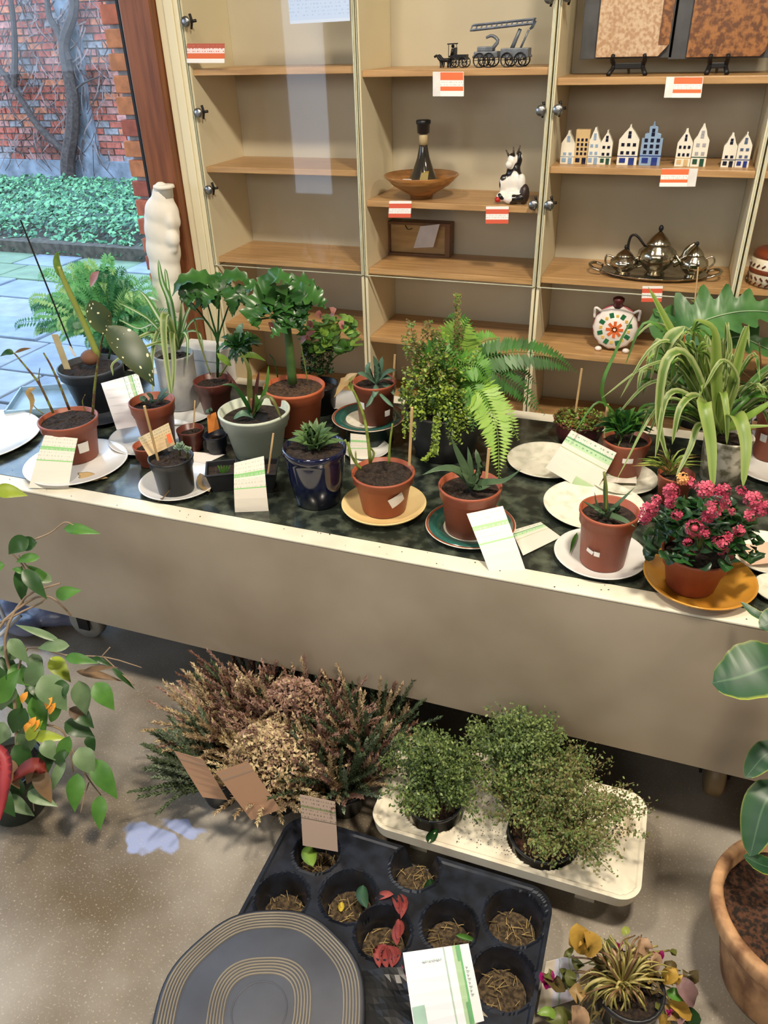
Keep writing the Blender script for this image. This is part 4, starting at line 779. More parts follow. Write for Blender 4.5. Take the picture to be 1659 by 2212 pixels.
def dots(m):
    n = m.node_tree; p_ = n.nodes['Principled BSDF']; b = p_.inputs['Base Color'].links[0].from_socket; uv = n.nodes['UV Map']; mp = n.nodes.new('ShaderNodeMapping'); mp.inputs['Scale'].default_value = (4, 9, 1); n.links.new(uv.outputs[0], mp.inputs[0])
    vo = n.nodes.new('ShaderNodeTexVoronoi'); vo.inputs['Scale'].default_value = 1; vo.inputs['Randomness'].default_value = .5; n.links.new(mp.outputs[0], vo.inputs['Vector']); l = n.nodes.new('ShaderNodeMath'); l.operation = 'LESS_THAN'; l.inputs[1].default_value = .20; n.links.new(vo.outputs['Distance'], l.inputs[0])
    mx = n.nodes.new('ShaderNodeMixRGB'); n.links.new(l.outputs[0], mx.inputs[0]); n.links.new(b, mx.inputs[1]); mx.inputs[2].default_value = lin((226, 224, 190)); n.links.new(mx.outputs[0], p_.inputs['Base Color'])
dots(bg)
leaf(p, [(238, 718, -.03), (216, 692, -.04), (194, 648, -.04)], 50, bg, P_oval, n=12)
leaf(p, [(232, 704, -.03), (268, 742, -.06), (305, 790, -.08), (334, 835, -.08)], 62, bg, P_leaf, n=14)
leaf(p, [(78, 838, -.03), (62, 846, -.04), (70, 868, -.04), (64, 898, -.05)], 13, g_dry, P_leaf); leaf(p, [(30, 764, -.03), (16, 762, -.03), (0, 770, -.03)], 16, g_dark); leaf(p, [(32, 762, -.03), (50, 756, -.03), (68, 752, -.03)], 9, g_brown)
sticker(p, 180, 966, 22, 24)
d_ = P1.c; dd = depth(d_)
pcardq('white card with green bands leaning on the front left saucer', [(97, 940, dd-.07), (168, 947, dd-.07), (148, 1056, dd-.10), (62, 1054, dd-.105)], cA, .004)
mb = MB(); A = atz(196, 1030, P1.z+.001); lathe(mb, A, [(.02, 0), (.036, .0003), (.030, .0012), (.001, .0014)], 20, sx=1.1, sy=.6, fn=lambda a, z: 1+.18*math.sin(a*3)+.1*math.sin(a*7)); tag(mb.build('spilled_soil', M('dry_sand', (190, 160, 110), .9), None, True), 'patch of dried soil on the front left white saucer', 'soil', kind='stuff')
# blue tray at the table end
c = atz(112, 868, TP); r = thing('plastic_tray', 'pale blue rectangular plastic tray at the left end of the table', 'tray', c); mb = MB(); L_ = V((.10, .05, 0)); Q_ = V((-.045, .085, 0)); bl = M('pale_blue_plastic', (150, 186, 214), .3)
obox(mb, c+V((0, 0, .002)), L_, Q_, (0, 0, .002)); mb.build('tray_base', bl, r)
for u, v in ((L_, Q_*.03), (L_*.02, Q_)):
    for sg in (-1, 1):
        o_ = (Q_ if u is L_ else L_)*sg*.98; mb = MB(); obox(mb, c+o_+V((0, 0, .012)), u, v, (0, 0, .0078)); mb.build('tray_side', bl, r)
# ---- 4/5 card and small terracotta ----
p = potted('potted_succulent', 'tiny grey succulent in a terracotta pot in front of the standing card', (328, 864, 98), (346, 975, 66), zP(P3), terra, drop=.018)
for pts in ([(330, 868, 0), (325, 858, -.01), (316, 850, -.02)], [(338, 868, 0), (350, 852, -.01), (362, 838, -.02)], [(330, 872, -.01), (330, 866, -.03), (326, 860, -.04)], [(345, 866, .0), (352, 858, 0), (366, 850, .0)], [(320, 866, 0), (308, 862, 0), (302, 856, 0)]): leaf(p, pts, 15, g_blue, P_oval, thick=.003)
dd = p.d
pcardq('white card with pale green side band standing behind the small terracotta pot', [(218, 828, dd+.04), (298, 806, dd+.05), (330, 915, dd+.06), (252, 928, dd+.02)], cC)
# ---- 6 spider plant in grey cylinder ----
gc = M('grey_stoneware', (196, 194, 186), .45, (150, 152, 158), 14)
p = potted('potted_spider_plant', 'variegated spider plant in a tall pale grey cylinder pot near the window', (385, 762, 86), (394, 890, 74), zP(P15), gc, band=False)
c0_ = (385, 752)
for pts, w_ in (([(382, 755, 0), (368, 660, -.03), (350, 610, -.04), (342, 560, -.04)], 17), ([(384, 755, 0), (358, 680, -.05), (355, 740, -.1), (374, 885, -.12)], 20), ([(380, 755, 0), (330, 700, -.04), (305, 680, -.06), (258, 655, -.07)], 13), ([(380, 755, 0), (350, 710, -.03), (330, 760, -.06), (330, 850, -.09)], 14), ([(385, 755, 0), (350, 700, -.02), (320, 650, -.02), (302, 628, -.02)], 16), ([(385, 755, 0), (372, 690, 0), (360, 600, .03), (356, 580, .03)], 12), ([(386, 755, 0), (400, 690, 0), (418, 650, .02), (425, 640, .03)], 10), ([(386, 755, 0), (410, 700, 0), (440, 690, -.02), (462, 720, -.03)], 9), ([(386, 755, 0), (402, 720, -.02), (430, 720, -.04), (440, 760, -.05)], 9), ([(384, 755, 0), (390, 700, .02), (392, 650, .04)], 13), ([(380, 755, 0), (340, 720, -.02), (300, 730, -.04), (280, 745, -.05)], 12), ([(384, 755, 0), (345, 700, 0), (300, 710, .02), (256, 690, .03)], 11), ([(384, 755, 0), (372, 720, -.04), (376, 790, -.09), (372, 850, -.1)], 15), ([(384, 755, 0), (366, 700, .01), (340, 690, .02), (318, 720, .02)], 11), ([(384, 755, 0), (395, 720, -.03), (405, 735, -.06), (404, 790, -.07)], 10), ([(384, 755, 0), (345, 740, -.05), (250, 780, -.1), (244, 812, -.1)], 9)):
    leaf(p, pts, w_, random.choice((spid2, spid, spid2)), P_blade, n=14, fold=.25)
# ---- 7 dark feathery plant in brown pot ----
p = potted('potted_philodendron', 'dark cut-leaved plant with upright stems in a brown pot left of the large terracotta pot', (462, 820, 84), (470, 905, 54), TP, brownpot)
for x, y in ((402, 640), (440, 625), (475, 622), (505, 630)): stem(p, [(470, 815, 0), (470, 740, 0), (x*.4+470*.6, 690, 0), (x, y, -.01)], .0035, .002, g_dark)
for pts, w_ in (([(470, 625, 0), (440, 602, -.02), (395, 606, -.03), (372, 640, -.03)], 46), ([(470, 625, 0), (495, 600, 0), (525, 600, 0), (540, 625, 0)], 44), ([(465, 625, -.02), (450, 640, -.05), (440, 670, -.05)], 40), ([(480, 625, -.02), (500, 645, -.05), (502, 685, -.05)], 40), ([(440, 630, 0), (415, 640, -.02), (400, 665, -.03)], 34), ([(470, 620, .02), (470, 600, .03), (480, 590, .03)], 36), ([(505, 630, 0), (525, 640, 0), (535, 665, 0)], 30)):
    leaf(p, pts, w_, g_gloss, P_lobe, n=22)
for i in range(18):
    x, y = rnd(395, 535), rnd(600, 622); leaf(p, [(x, y, 0), (x+rnd(-10, 10), y+24, -.02), (x+rnd(-18, 18), y+rnd(40, 62), -.025)], rnd(26, 38), random.choice((g_gloss, g_dark)), P_lobe, n=16)
for i in range(26):
    a = rnd(0, 6.28); x, y = 515+rnd(-8, 8), 745+rnd(-8, 8); dx, dy = math.cos(a)*rnd(30, 52), math.sin(a)*rnd(28, 46); leaf(p, [(x, y, -.03), (x+dx*.5, y+dy*.5-8, -.04), (x+dx, y+dy, -.03)], rnd(16, 24), random.choice((g_gloss, g_dark, g_blue)), P_lobe, n=12)
stem(p, [(475, 812, 0), (495, 780, -.02), (515, 745, -.03)], .003); stem(p, [(420, 690, .02), (432, 740, .01), (455, 810, 0)], .003)
leaf(p, [(515, 770, -.04), (545, 768, -.05), (575, 780, -.05)], 16, g_lite); leaf(p, [(500, 790, -.04), (480, 775, -.05), (468, 762, -.05)], 18, g_lite)
# ---- 8 large terracotta ----
p = potted('potted_monstera', 'large glossy wavy-leaved plant on a thick green stem in an orange terracotta pot', (629, 832, 134), (644, 950, 92), TP, terra2, drop=.008, soilmat=M('brown_soil', (88, 64, 42), .95, (50, 36, 24), 140, bump=1, contrast=(.4, .6)))
stem(p, [(632, 828, 0), (626, 760, 0), (620, 700, 0), (615, 655, 0)], .013, .008, M('thick_stem', (74, 104, 50), .5, (54, 84, 38), 30), 'stem', 10, 9)
for pts, w_ in (([(618, 665, 0), (596, 630, -.02), (598, 600, -.04), (640, 606, -.05)], 84), ([(615, 665, 0), (570, 650, -.03), (548, 680, -.05), (560, 712, -.05)], 82), ([(618, 670, 0), (650, 640, -.02), (685, 645, -.03), (702, 668, -.03)], 70), ([(616, 665, 0), (580, 630, .02), (545, 620, .03), (528, 634, .03)], 56), ([(618, 675, 0), (612, 700, -.04), (585, 730, -.06)], 66), ([(618, 675, 0), (640, 690, -.03), (652, 720, -.04)], 50), ([(618, 665, 0), (630, 625, .02), (660, 608, .04), (690, 625, .05)], 54)):
    leaf(p, pts, w_, g_gloss, P_lobe, n=20, wav=.10)
for a, b in (((618, 700), (560, 690)), ((620, 690), (660, 660)), ((618, 710), (640, 700))): stem(p, [(a[0], a[1], 0), ((a[0]+b[0])/2, (a[1]+b[1])/2-8, -.01), (b[0], b[1], -.02)], .003, .002, g_gloss)
stem(p, [(665, 825, .01), (655, 770, .02), (648, 740, .02)], .002); stem(p, [(600, 815, 0), (592, 780, 0), (582, 765, 0)], .002, None, g_dark)
for i in range(12):
    a = rnd(0, 6.28); x, y = 617+math.cos(a)*rnd(10, 60), 648+math.sin(a)*rnd(5, 26); leaf(p, [(x, y, -.01), (x+rnd(-18, 18), y+18, -.04), (x+rnd(-30, 30), y+rnd(30, 50), -.05)], rnd(36, 54), random.choice((g_gloss, g_gloss, g_dark)), P_lobe, n=16, wav=.08)
# ---- 9 geranium behind ----
p = potted('potted_geranium', 'geranium with light green leaves and faded pink flowers behind the large terracotta pot', (690, 828, 84), (694, 900, 60), TP, blackp)
foliage('small_leaves', p.r, lambda mb: [quadleaf(mb, W(p, rnd(652, 720), rnd(742, 808), rnd(-.04, .04)), rnd(.004, .008), V((rnd(-1, 1), rnd(-1, 1), 1)), i % 2) for i in range(700)], [g_dark, M('mossy_dark', (58, 62, 30), .8)])
for i in range(46):
    a = rnd(0, 6.28); R_ = rnd(0, 1)**.6; x = 712+math.cos(a)*62*R_; y = 728+math.sin(a)*44*R_; leaf(p, [(x, y+8, rnd(-.05, .03)), (x+rnd(-6, 6), y-2, -.03), (x+rnd(-10, 10), y-14, -.03)], rnd(22, 34), random.choice((g_mid, g_lite, g_mid, G('geranium_leaf', (120, 158, 84), (92, 130, 64), .3))), P_oval, n=6)
for x, y in ((655, 700), (690, 690), (740, 700), (760, 750), (700, 750)): stem(p, [(690, 815, 0), ((x+690)/2, 770, 0), (x, y+6, 0)], .0022, None, g_olive)
for x, y in ((650, 745), (672, 735), (695, 690), (712, 684), (668, 712), (742, 712), (588, 716)):
    leaf(p, [(x, y, -.06), (x+rnd(-10, 10), y-10, -.07), (x+rnd(-16, 16), y-20, -.07)], 15, g_pink, P_oval, name='petal', n=5)
# ---- 10 grey green pot ----
p = potted('potted_dracaena', 'dark strap-leaved plant in a pale grey-green pot left of the navy glazed pot', (548, 884, 156), (560, 1002, 100), TP, M('sage_plastic', (196, 204, 188), .45, (180, 190, 174), 8), drop=.022)
for pts, w_, m_ in (([(545, 905, 0), (540, 850, 0), (538, 800, 0), (520, 760, .01)], 15, g_olive), ([(545, 905, 0), (530, 870, -.03), (505, 835, -.04), (478, 832, -.05)], 13, g_dark), ([(548, 905, 0), (553, 850, -.02), (560, 800, -.02)], 13, G('leaf_maroon', (84, 44, 40))), ([(545, 905, 0), (560, 870, -.03), (585, 860, -.05), (608, 905, -.06)], 13, g_olive), ([(548, 905, 0), (520, 850, .01), (488, 800, .02)], 11, G('leaf_maroon', (84, 44, 40))), ([(548, 905, 0), (575, 840, 0), (580, 790, .01)], 12, g_mid), ([(548, 902, -.01), (525, 895, -.03), (505, 905, -.03)], 22, g_blue), ([(548, 905, 0), (556, 880, -.03), (552, 850, -.04)], 18, g_mid)):
    leaf(p, pts, w_, m_, P_blade, n=12, fold=.3)
stem(p, [(545, 912, 0), (544, 860, 0)], .006, .005, M('reddish_stem', (140, 96, 70), .5))
mb = MB(); obox(mb, p.top+V((.015, -.012, .006)), (.028, 0, 0), (0, .002, .003), (0, .006, .010)); mb.build('black_clip', blackp, p.r)
# ---- 11 tiny brown pots ----
p = potted('seedling_pot', 'tiny brown pot with a short stick, between the grey cylinder and the grey-green pot', (415, 926, 60), (418, 978, 42), TP, brownpot)
stick(p, 418, 925, 421, 868, .002)
p = potted('seedling_pot', 'tiny dark blue pot with an orange tag behind it, left of the grey-green pot', (466, 938, 52), (470, 985, 36), TP, M('dark_blue_pot', (26, 32, 48), .4))
mb = MB(); A, B, Cc, D = [W(p, x, y, -.01) for x, y in ((447, 898), (466, 890), (474, 926), (450, 936))]; mb.add([A, B, Cc, D, A+CF*.001, B+CF*.001, Cc+CF*.001, D+CF*.001], [(0, 1, 2, 3), (7, 6, 5, 4), (0, 4, 5, 1), (1, 5, 6, 2), (2, 6, 7, 3), (3, 7, 4, 0)]); mb.build('orange_tag', M('orange_tag', (232, 140, 60), .5), p.r)
for x, y in ((448, 884), (456, 880), (444, 892)): leaf(p, [(455, 896, -.01), ((x+455)/2, 888, -.02), (x, y, -.02)], 9, g_blue, P_oval, n=5, thick=.002)
# ---- 12 half hidden pot with beige card on stick ----
p = potted('seedling_pot', 'brown pot half hidden behind the small black pot of pale succulent', (322, 960, 62), (326, 1012, 42), TP, terra)
# ---- 13 small black pot ----
p = potted('potted_echeveria', 'pale green echeveria in a small black pot on a white saucer at the front', (372, 985, 98), (382, 1076, 76), zP(P2), blackp, drop=.008)
for (cx, cy), n_, R_ in (((388, 968), 11, 17), ((405, 974), 8, 12)):
    for k in range(n_):
        a = k*2.4; R2 = R_*(.5+.5*k/n_); leaf(p, [(cx, cy, -.02), (cx+math.cos(a)*R2*.6, cy+math.sin(a)*R2*.4-3, -.024), (cx+math.cos(a)*R2, cy+math.sin(a)*R2*.7-5, -.022)], 8, G('pale_succulent', (164, 190, 160), (140, 166, 140)), P_oval, n=5, thick=.003)
    stem(p, [(cx, cy+16, -.01), (cx, cy, -.02)], .003, None, g_olive)
stick(p, 343, 1000, 313, 882, .003, 0, -.03)
dd = p.d
pcardq('beige card with orange mark held by the stick in the small black pot', [(298, 946, dd-.02), (364, 913, dd-.02), (378, 960, dd-.005), (322, 986, dd-.01)], cD, group='beige cards')
dk = pcardq('small orange mark on the beige card', [(362, 938, dd-.026), (368, 934, dd-.026), (380, 958, dd-.012), (370, 963, dd-.012)], M('orange_ink', (226, 96, 40), .5)); bpy.data.objects.remove(dk)
mb = MB(); A = [pt(x, y, dd-.0215-.0*k) for k, (x, y) in enumerate(((360, 940), (368, 936), (374, 955), (366, 959)))]; A = [q-CF*.004 for q in A]; mb.add(A+[q+CF*.0006 for q in A], [(0, 1, 2, 3), (7, 6, 5, 4), (0, 4, 5, 1), (1, 5, 6, 2), (2, 6, 7, 3), (3, 7, 4, 0)]); card_ = [o for o in C.objects if o.get('label') == 'beige card with orange mark held by the stick in the small black pot'][0]; ORG[card_] = V((0, 0, 0)); mb.build('orange_mark', M('orange_ink', (226, 96, 40), .5), card_)
mb = MB(); blade(mb, [atz(432, 1022, P2.z+.012), atz(440, 1045, P2.z+.010), atz(452, 1062, P2.z+.010)], .03, P_oval, (0, 0, 1), .05, 0, 6); tag(mb.build('torn_leaf', g_dry, None), 'dry beige leaf lying on the saucer beside the small black pot', 'leaf')
mb = MB(); tube(mb, [atz(372, 1052, TP+.03), atz(352, 1076, TP+.02), atz(345, 1080, TP+.004), atz(340, 1104, TP-.02)], .0012, .003, 5, 0, 8); tag(mb.build('dried_tendril', g_brown, None), 'thin dried tendril hanging over the front ledge by the small black pot', 'stem')
# ---- paper behind ----
pcardq('blank white paper lying between the small black pot and the grey-green pot', [(418, 976, depth(atz(418, 976, TP+.002))), (486, 982, depth(atz(486, 982, TP+.002))), (420, 1012, depth(atz(420, 1012, TP+.002))), (408, 1004, depth(atz(408, 1004, TP+.002)))], whm, name='paper', cat='paper', group='loose papers')
# ---- 14 square black pots ----
def square_pot(label, px, py, a, h, ang, z0=TP):
    c = atz(px, py, z0); r = thing('square_pot', label, 'pot', c, 'square black pots'); mb = MB(); ca, sa = math.cos(ang), math.sin(ang); vs = []
    for q, z in ((.72, 0), (1, h), (1.06, h), (1.06, h+.003), (.93, h+.003), (.88, h*.75)):
        for sx_, sy_ in ((-1, -1), (1, -1), (1, 1), (-1, 1)): x, y = sx_*a*q, sy_*a*q; vs.append((c.x+x*ca-y*sa, c.y+x*sa+y*ca, c.z+z))
    fs = [(3, 2, 1, 0)]+[(j*4+k, j*4+(k+1) % 4, (j+1)*4+(k+1) % 4, (j+1)*4+k) for j in range(5) for k in range(4)]+[(20, 21, 22, 23)]
    mb.add(vs, fs); mb.build('pot', blackp, r, bevel=.001); mb = MB(); vs = []
    for sx_, sy_ in ((-1, -1), (1, -1), (1, 1), (-1, 1)): x, y = sx_*a*.89, sy_*a*.89; vs.append((c.x+x*ca-y*sa, c.y+x*sa+y*ca, c.z+h*.8))
    mb.add(vs, [(0, 1, 2, 3)]); mb.build('soil', soil, r); q = PL(); q.r = r; q.top = c+V((0, 0, h)); q.d = depth(q.top); q.s = q.d/FPX; return q
q = square_pot('square black pot between the small black pot and the bent card', 484, 1050, .036, .05, .5)
for k in range(5): leaf(q, [(478+k*3, 1022, 0), (474+k*5, 1012, -.01), (470+k*7, 1004, -.01)], 5, g_mid, P_blade, n=5)
q = square_pot('square black pot behind the bent card, next to the navy pot', 568, 1052, .040, .055, .35); stick(q, 578, 1030, 590, 940, .0025)
dd = depth(atz(542, 1100, TP))
pcardq('bent white card with green bands standing at the front left of the navy pot', [(506, 1000, dd-.035), (570, 985, dd-.035), (582, 1116, dd-.0), (508, 1112, dd-.005)], cA, .012)
# ---- 15 navy pot with agave ----
p = potted('potted_haworthia', 'spiky green rosette succulent in a glossy navy blue pot', (678, 962, 140), (688, 1106, 104), TP, M('navy_glaze', (20, 26, 58), .10, (12, 16, 36), 12, coat=.6), drop=.010, band=False, prof=[(.66, 0), (.72, .02), (.86, .45), (.93, .80), (.95, .86), (1, .90), (1, .97), (.97, 1), (.92, .99)])
ag = G('agave_green', (96, 126, 74), (74, 104, 60), .1)
for k in range(34):
    a = k*2.4; q = k/34; R_ = 66*(.35+.65*(1-q)); lift = 12+46*q; x = 680+math.cos(a)*R_; dz = math.sin(a)
    leaf(p, [(680+math.cos(a)*8, 968+dz*4, dz*.01), (680+math.cos(a)*R_*.6, 962-lift*.6-dz*R_*.22, -dz*-.03), (680+math.cos(a)*R_, 965-lift-dz*R_*.30, dz*.045)], 19, ag, P_agave, n=7, fold=.5, thick=.005)
# ---- 16 terracotta with stems ----
p = potted('potted_bare_stems', 'terracotta pot with a few cut green stems and white sticker on the cream saucer', (827, 1018, 138), (830, 1122, 94), zP(P4), terra, drop=.006)
sg_ = M('knobbly_stem', (132, 150, 64), .5, (96, 110, 44), 50)
for pts, r in (([(800, 1000, -.01), (795, 950, -.01), (786, 900, 0), (770, 858, 0), (762, 842, 0)], .0042), ([(840, 1000, 0), (842, 960, 0), (848, 915, 0)], .0036), ([(775, 1010, -.02), (760, 985, -.03), (752, 955, -.03)], .0034), ([(780, 1012, -.03), (770, 1000, -.04), (768, 975, -.04)], .003), ([(800, 1000, 0), (808, 980, 0), (798, 965, 0)], .003), ([(745, 950, -.03), (752, 965, -.03), (756, 990, -.03)], .0025)): stem(p, pts, r, r*.6, sg_)
leaf(p, [(772, 806, 0), (745, 826, -.01), (722, 858, -.02)], 26, g_dry, P_lobe, n=10); leaf(p, [(762, 845, 0), (756, 830, -.01), (762, 812, -.02)], 16, g_yel, P_leaf)
stick(p, 884, 1005, 890, 885, .0035)
sticker(p, 856, 1080, 34, 26, .45)
# ---- 17 card behind ----
dd = P17.c; dd = depth(dd)
pcardq('white card leaning beside the white plate behind the bare stems', [(757, 936, dd-.06), (795, 940, dd-.06), (800, 1000, dd-.05), (757, 1004, dd-.05)], cA)
# ---- 18 raised small succulent ----
p = potted('potted_kalanchoe', 'small terracotta pot of grey-green floppy succulent on the raised teal saucer', (813, 822, 96), (812, 922, 72), P6.z+.0004, terra, drop=.012)
for pts, w_ in (([(812, 830, 0), (815, 800, -.01), (806, 768, -.02)], 15), ([(812, 830, 0), (790, 812, -.02), (772, 806, -.03)], 14), ([(812, 830, 0), (835, 805, -.02), (856, 800, -.03)], 14), ([(814, 830, 0), (822, 795, 0), (826, 770, 0)], 13), ([(812, 830, -.01), (812, 845, -.05), (806, 860, -.05)], 13), ([(815, 830, 0), (840, 835, -.02), (852, 855, -.03)], 12), ([(810, 830, 0), (795, 800, 0), (800, 782, 0)], 13), ([(812, 825, 0), (830, 815, -.02), (845, 818, -.03)], 13), ([(812, 840, -.04), (800, 868, -.055), (790, 880, -.056)], 9), ([(815, 845, -.04), (835, 866, -.055), (850, 880, -.056)], 9)): leaf(p, pts, w_, g_blue, P_oval, n=7, thick=.003)
stick(p, 850, 820, 853, 768, .003); sticker(p, 836, 892, 14, 14); sticker(p, 783, 876, 12, 16)
# ---- 20 Boston fern with mossy companion ----
p = potted('potted_boston_fern', 'large green fern mixed with mossy foliage in a dark grey pot, table centre', (964, 876, 176), (960, 1004, 124), TP, M('dark_zinc_pot', (60, 60, 60), .45, (42, 42, 44), 10), drop=.006, band=False)
fr = [G('boston_fern', (104, 160, 62), (78, 132, 48)), G('boston_fern_bright', (160, 196, 88), (134, 178, 70)), G('boston_fern_deep', (64, 118, 48))]
for pts, pw, m_, n_ in (([(965, 870, 0), (980, 800, 0), (985, 740, .0), (1010, 690, 0)], 62, 1, 15), ([(975, 870, 0), (1020, 790, 0), (1100, 762, 0), (1180, 770, 0), (1245, 802, 0)], 42, 2, 26), ([(985, 870, 0), (1040, 800, -.02), (1110, 830, -.03), (1176, 895, -.03)], 34, 2, 20), ([(985, 870, -.02), (1030, 840, -.08), (1072, 920, -.12), (1078, 1030, -.13)], 44, 1, 22), ([(985, 870, -.02), (1010, 850, -.06), (1050, 880, -.1), (1060, 960, -.12)], 40, 1, 16), ([(975, 870, 0), (1000, 780, .03), (1040, 740, .05), (1080, 730, .06)], 38, 0, 16), ([(975, 870, 0), (1000, 820, -.04), (1030, 850, -.06), (1100, 900, -.06)], 36, 0, 14), ([(975, 870, 0), (1040, 850, -.04), (1090, 890, -.06), (1120, 950, -.06)], 30, 1, 14), ([(960, 870, 0), (930, 790, -.03), (960, 760, -.04), (1000, 800, -.05)], 44, 0, 14), ([(955, 870, 0), (940, 830, -.05), (960, 860, -.08), (975, 930, -.09)], 34, 0, 12), ([(965, 870, 0), (1010, 830, -.07), (1030, 870, -.1), (1020, 930, -.1)], 40, 0, 14), ([(975, 870, 0), (1040, 780, .03), (1110, 800, .02), (1160, 830, .01)], 30, 2, 16), ([(975, 870, 0), (985, 800, -.05), (1030, 790, -.07), (1060, 830, -.08)], 40, 0, 14), ([(960, 870, 0), (1000, 760, .04), (990, 700, .05), (960, 690, .05)], 34, 2, 12)):
    mb = MB(); frond(mb, [W(p, *q) for q in pts], pw*p.s, n_, 0, lw=.30); mb.build('frond', fr[m_], p.r)
mossm = [G('moss_bright', (156, 180, 66), (124, 150, 50)), G('moss_mid', (108, 136, 58)), G('moss_brown', (134, 118, 68)), G('moss_dark', (66, 86, 42))]
def gen(mb):
    def sprig(x0, y0, x1, y1, w_, n_, mi, d0=-.02):
        for i in range(n_):
            t = random.random(); x = x0+(x1-x0)*t+rnd(-w_, w_); y = y0+(y1-y0)*t+rnd(-w_, w_)*.6; quadleaf(mb, W(p, x, y, d0+rnd(-.035, .035)), rnd(.003, .0065), V((rnd(-1, 1), rnd(-1, .4), 1)), random.choice(mi))
    for i in range(26):
        x0, y0 = rnd(895, 985), rnd(820, 900); a = rnd(-2.8, -.6); L = rnd(50, 130); sprig(x0, y0, x0+math.cos(a)*L*.8, max(700, y0+math.sin(a)*L), rnd(6, 14), 170, (0, 1, 1, 2) if y0 < 870 else (0, 0, 1, 3), rnd(-.07, .02))
    for i in range(14): x0, y0 = rnd(880, 1000), rnd(820, 900); sprig(x0, y0, x0+rnd(-20, 20), y0+rnd(20, 60), 14, 160, (0, 0, 1, 3), -.08)
    sprig(990, 720, 988, 632, 7, 150, (2, 2, 1)); sprig(985, 800, 992, 700, 12, 260, (1, 2)); sprig(900, 800, 885, 690, 10, 200, (2, 1, 2)); sprig(905, 780, 925, 690, 9, 160, (2, 1)); sprig(950, 760, 940, 715, 12, 160, (2, 1)); sprig(945, 890, 938, 985, 8, 260, (0, 1), -.105); sprig(938, 970, 915, 995, 5, 70, (0,), -.11); sprig(1000, 880, 1040, 900, 10, 100, (0,), -.08)
foliage('mossy_foliage', p.r, gen, mossm)
for pts in ([(960, 870, 0), (975, 780, 0), (988, 640, 0)], [(940, 870, 0), (905, 780, 0), (885, 695, 0)], [(945, 870, -.06), (945, 930, -.1), (918, 994, -.11)], [(950, 870, 0), (930, 780, 0), (922, 700, 0)]): stem(p, pts, .0012, .0008, g_brown)
# ---- 23 burgundy bowl ----
p = potted('potted_moss', 'low burgundy pot of mossy sedum with a wooden stick, right of the large fern', (1240, 905, 112), (1248, 968, 84), TP, M('burgundy_pot', (92, 42, 48), .3, (78, 34, 40), 9, coat=.2), drop=.006, band=False)
foliage('mossy_leaves', p.r, lambda mb: [(lambda a, R_: quadleaf(mb, p.top+V((math.cos(a)*R_*p.ri*1.08, math.sin(a)*R_*p.ri*1.08, rnd(0, .022)*(1.1-R_*.5))), rnd(.003, .006), V((rnd(-1, 1), rnd(-1, 1), 1)), i % 3))(rnd(0, 6.28), random.random()**.5) for i in range(1500)], [g_moss, g_lite, G('moss_red', (140, 90, 50))])
stick(p, 1243, 890, 1256, 800, .003)
# ---- 24 terracotta with leafy plant ----
p = potted('potted_peperomia', 'terracotta pot of arching thin leaves with a stick, behind the tilted card', (1346, 945, 104), (1342, 1040, 76), zP(P11), terra, drop=.012)
stick(p, 1306, 945, 1312, 876, .0035, -.01, -.01); sticker(p, 1356, 996, 22, 12)
for pts, w_, m_ in (([(1345, 945, 0), (1330, 900, -.02), (1290, 870, -.03), (1240, 935, -.05)], 9, g_mid), ([(1345, 945, 0), (1300, 850, 0), (1330, 760, .02), (1370, 680, .03)], 10, g_mid), ([(1345, 945, 0), (1370, 900, -.03), (1400, 890, -.05), (1355, 990, -.08)], 6, g_mid)): leaf(p, pts, w_, m_, P_blade, n=14, fold=.3)
for i in range(34):
    a = rnd(2.6, 6.6); L = rnd(25, 70); x, y = 1345+math.cos(a)*L, 925+math.sin(a)*L*.75; leaf(p, [(1345+rnd(-15, 15), 938, rnd(-.02, .02)), ((1345+x)/2, (930+y)/2-8, -.02), (x, y, rnd(-.05, .03))], rnd(14, 24), random.choice((g_dark, g_gloss, g_mid)), P_leaf, n=6)
dd = depth(atz(1250, 1050, TP))
pcardq('large white card with green band, tilted in front of the terracotta pot with a stick', [(1234, 929, dd-.03), (1332, 978, dd-.04), (1281, 1072, dd-.015), (1178, 1011, dd-.01)], cB, .002)
pcardq('small card lying on the saucer right of the large tilted card', [(1308, 1022, depth(atz(1308, 1022, TP+.015))), (1375, 1025, depth(atz(1375, 1025, TP+.015))), (1375, 1044, depth(atz(1375, 1044, TP+.013))), (1306, 1042, depth(atz(1306, 1042, TP+.013)))], cA)
# ---- 27 aloe on teal saucer ----
def aloe_leaves(p, specs, mat):
    for pts, w_ in specs: leaf(p, pts, w_, mat, P_agave, n=9, fold=.45, thick=.006)
al = G('aloe_grey_green', (86, 108, 76), (60, 86, 60), .1)
p = potted('potted_aloe', 'dark grey-green aloe in a terracotta pot on the teal rimmed saucer', (1020, 1046, 138), (1012, 1168, 98), zP(P5), terra, drop=.012)
aloe_leaves(p, [([(1015, 1050, 0), (985, 1020, -.02), (950, 1015, -.03), (912, 1026, -.04)], 26), ([(1015, 1050, 0), (1000, 1010, 0), (985, 975, 0), (975, 945, .0)], 24), ([(1018, 1050, 0), (1035, 1020, 0), (1030, 985, 0), (1028, 970, .01)], 20), ([(1020, 1052, 0), (1055, 1045, -.02), (1090, 1040, -.03), (1126, 1014, -.03)], 22), ([(1015, 1055, -.01), (1010, 1040, -.04), (995, 1020, -.05)], 24), ([(1018, 1050, 0), (1015, 1000, .01), (1010, 965, .02)], 18), ([(1018, 1054, -.01), (1035, 1058, -.04), (1060, 1050, -.05)], 20)], al)
stick(p, 1048, 1060, 1056, 972, .0035)
dd = depth(atz(1085, 1200, TP))
pcardq('long white card with two green bands leaning over the front ledge by the aloe', [(1008, 1110, dd-.01), (1086, 1093, dd-.01), (1136, 1234, dd-.045), (1064, 1254, dd-.05)], cA, .004)
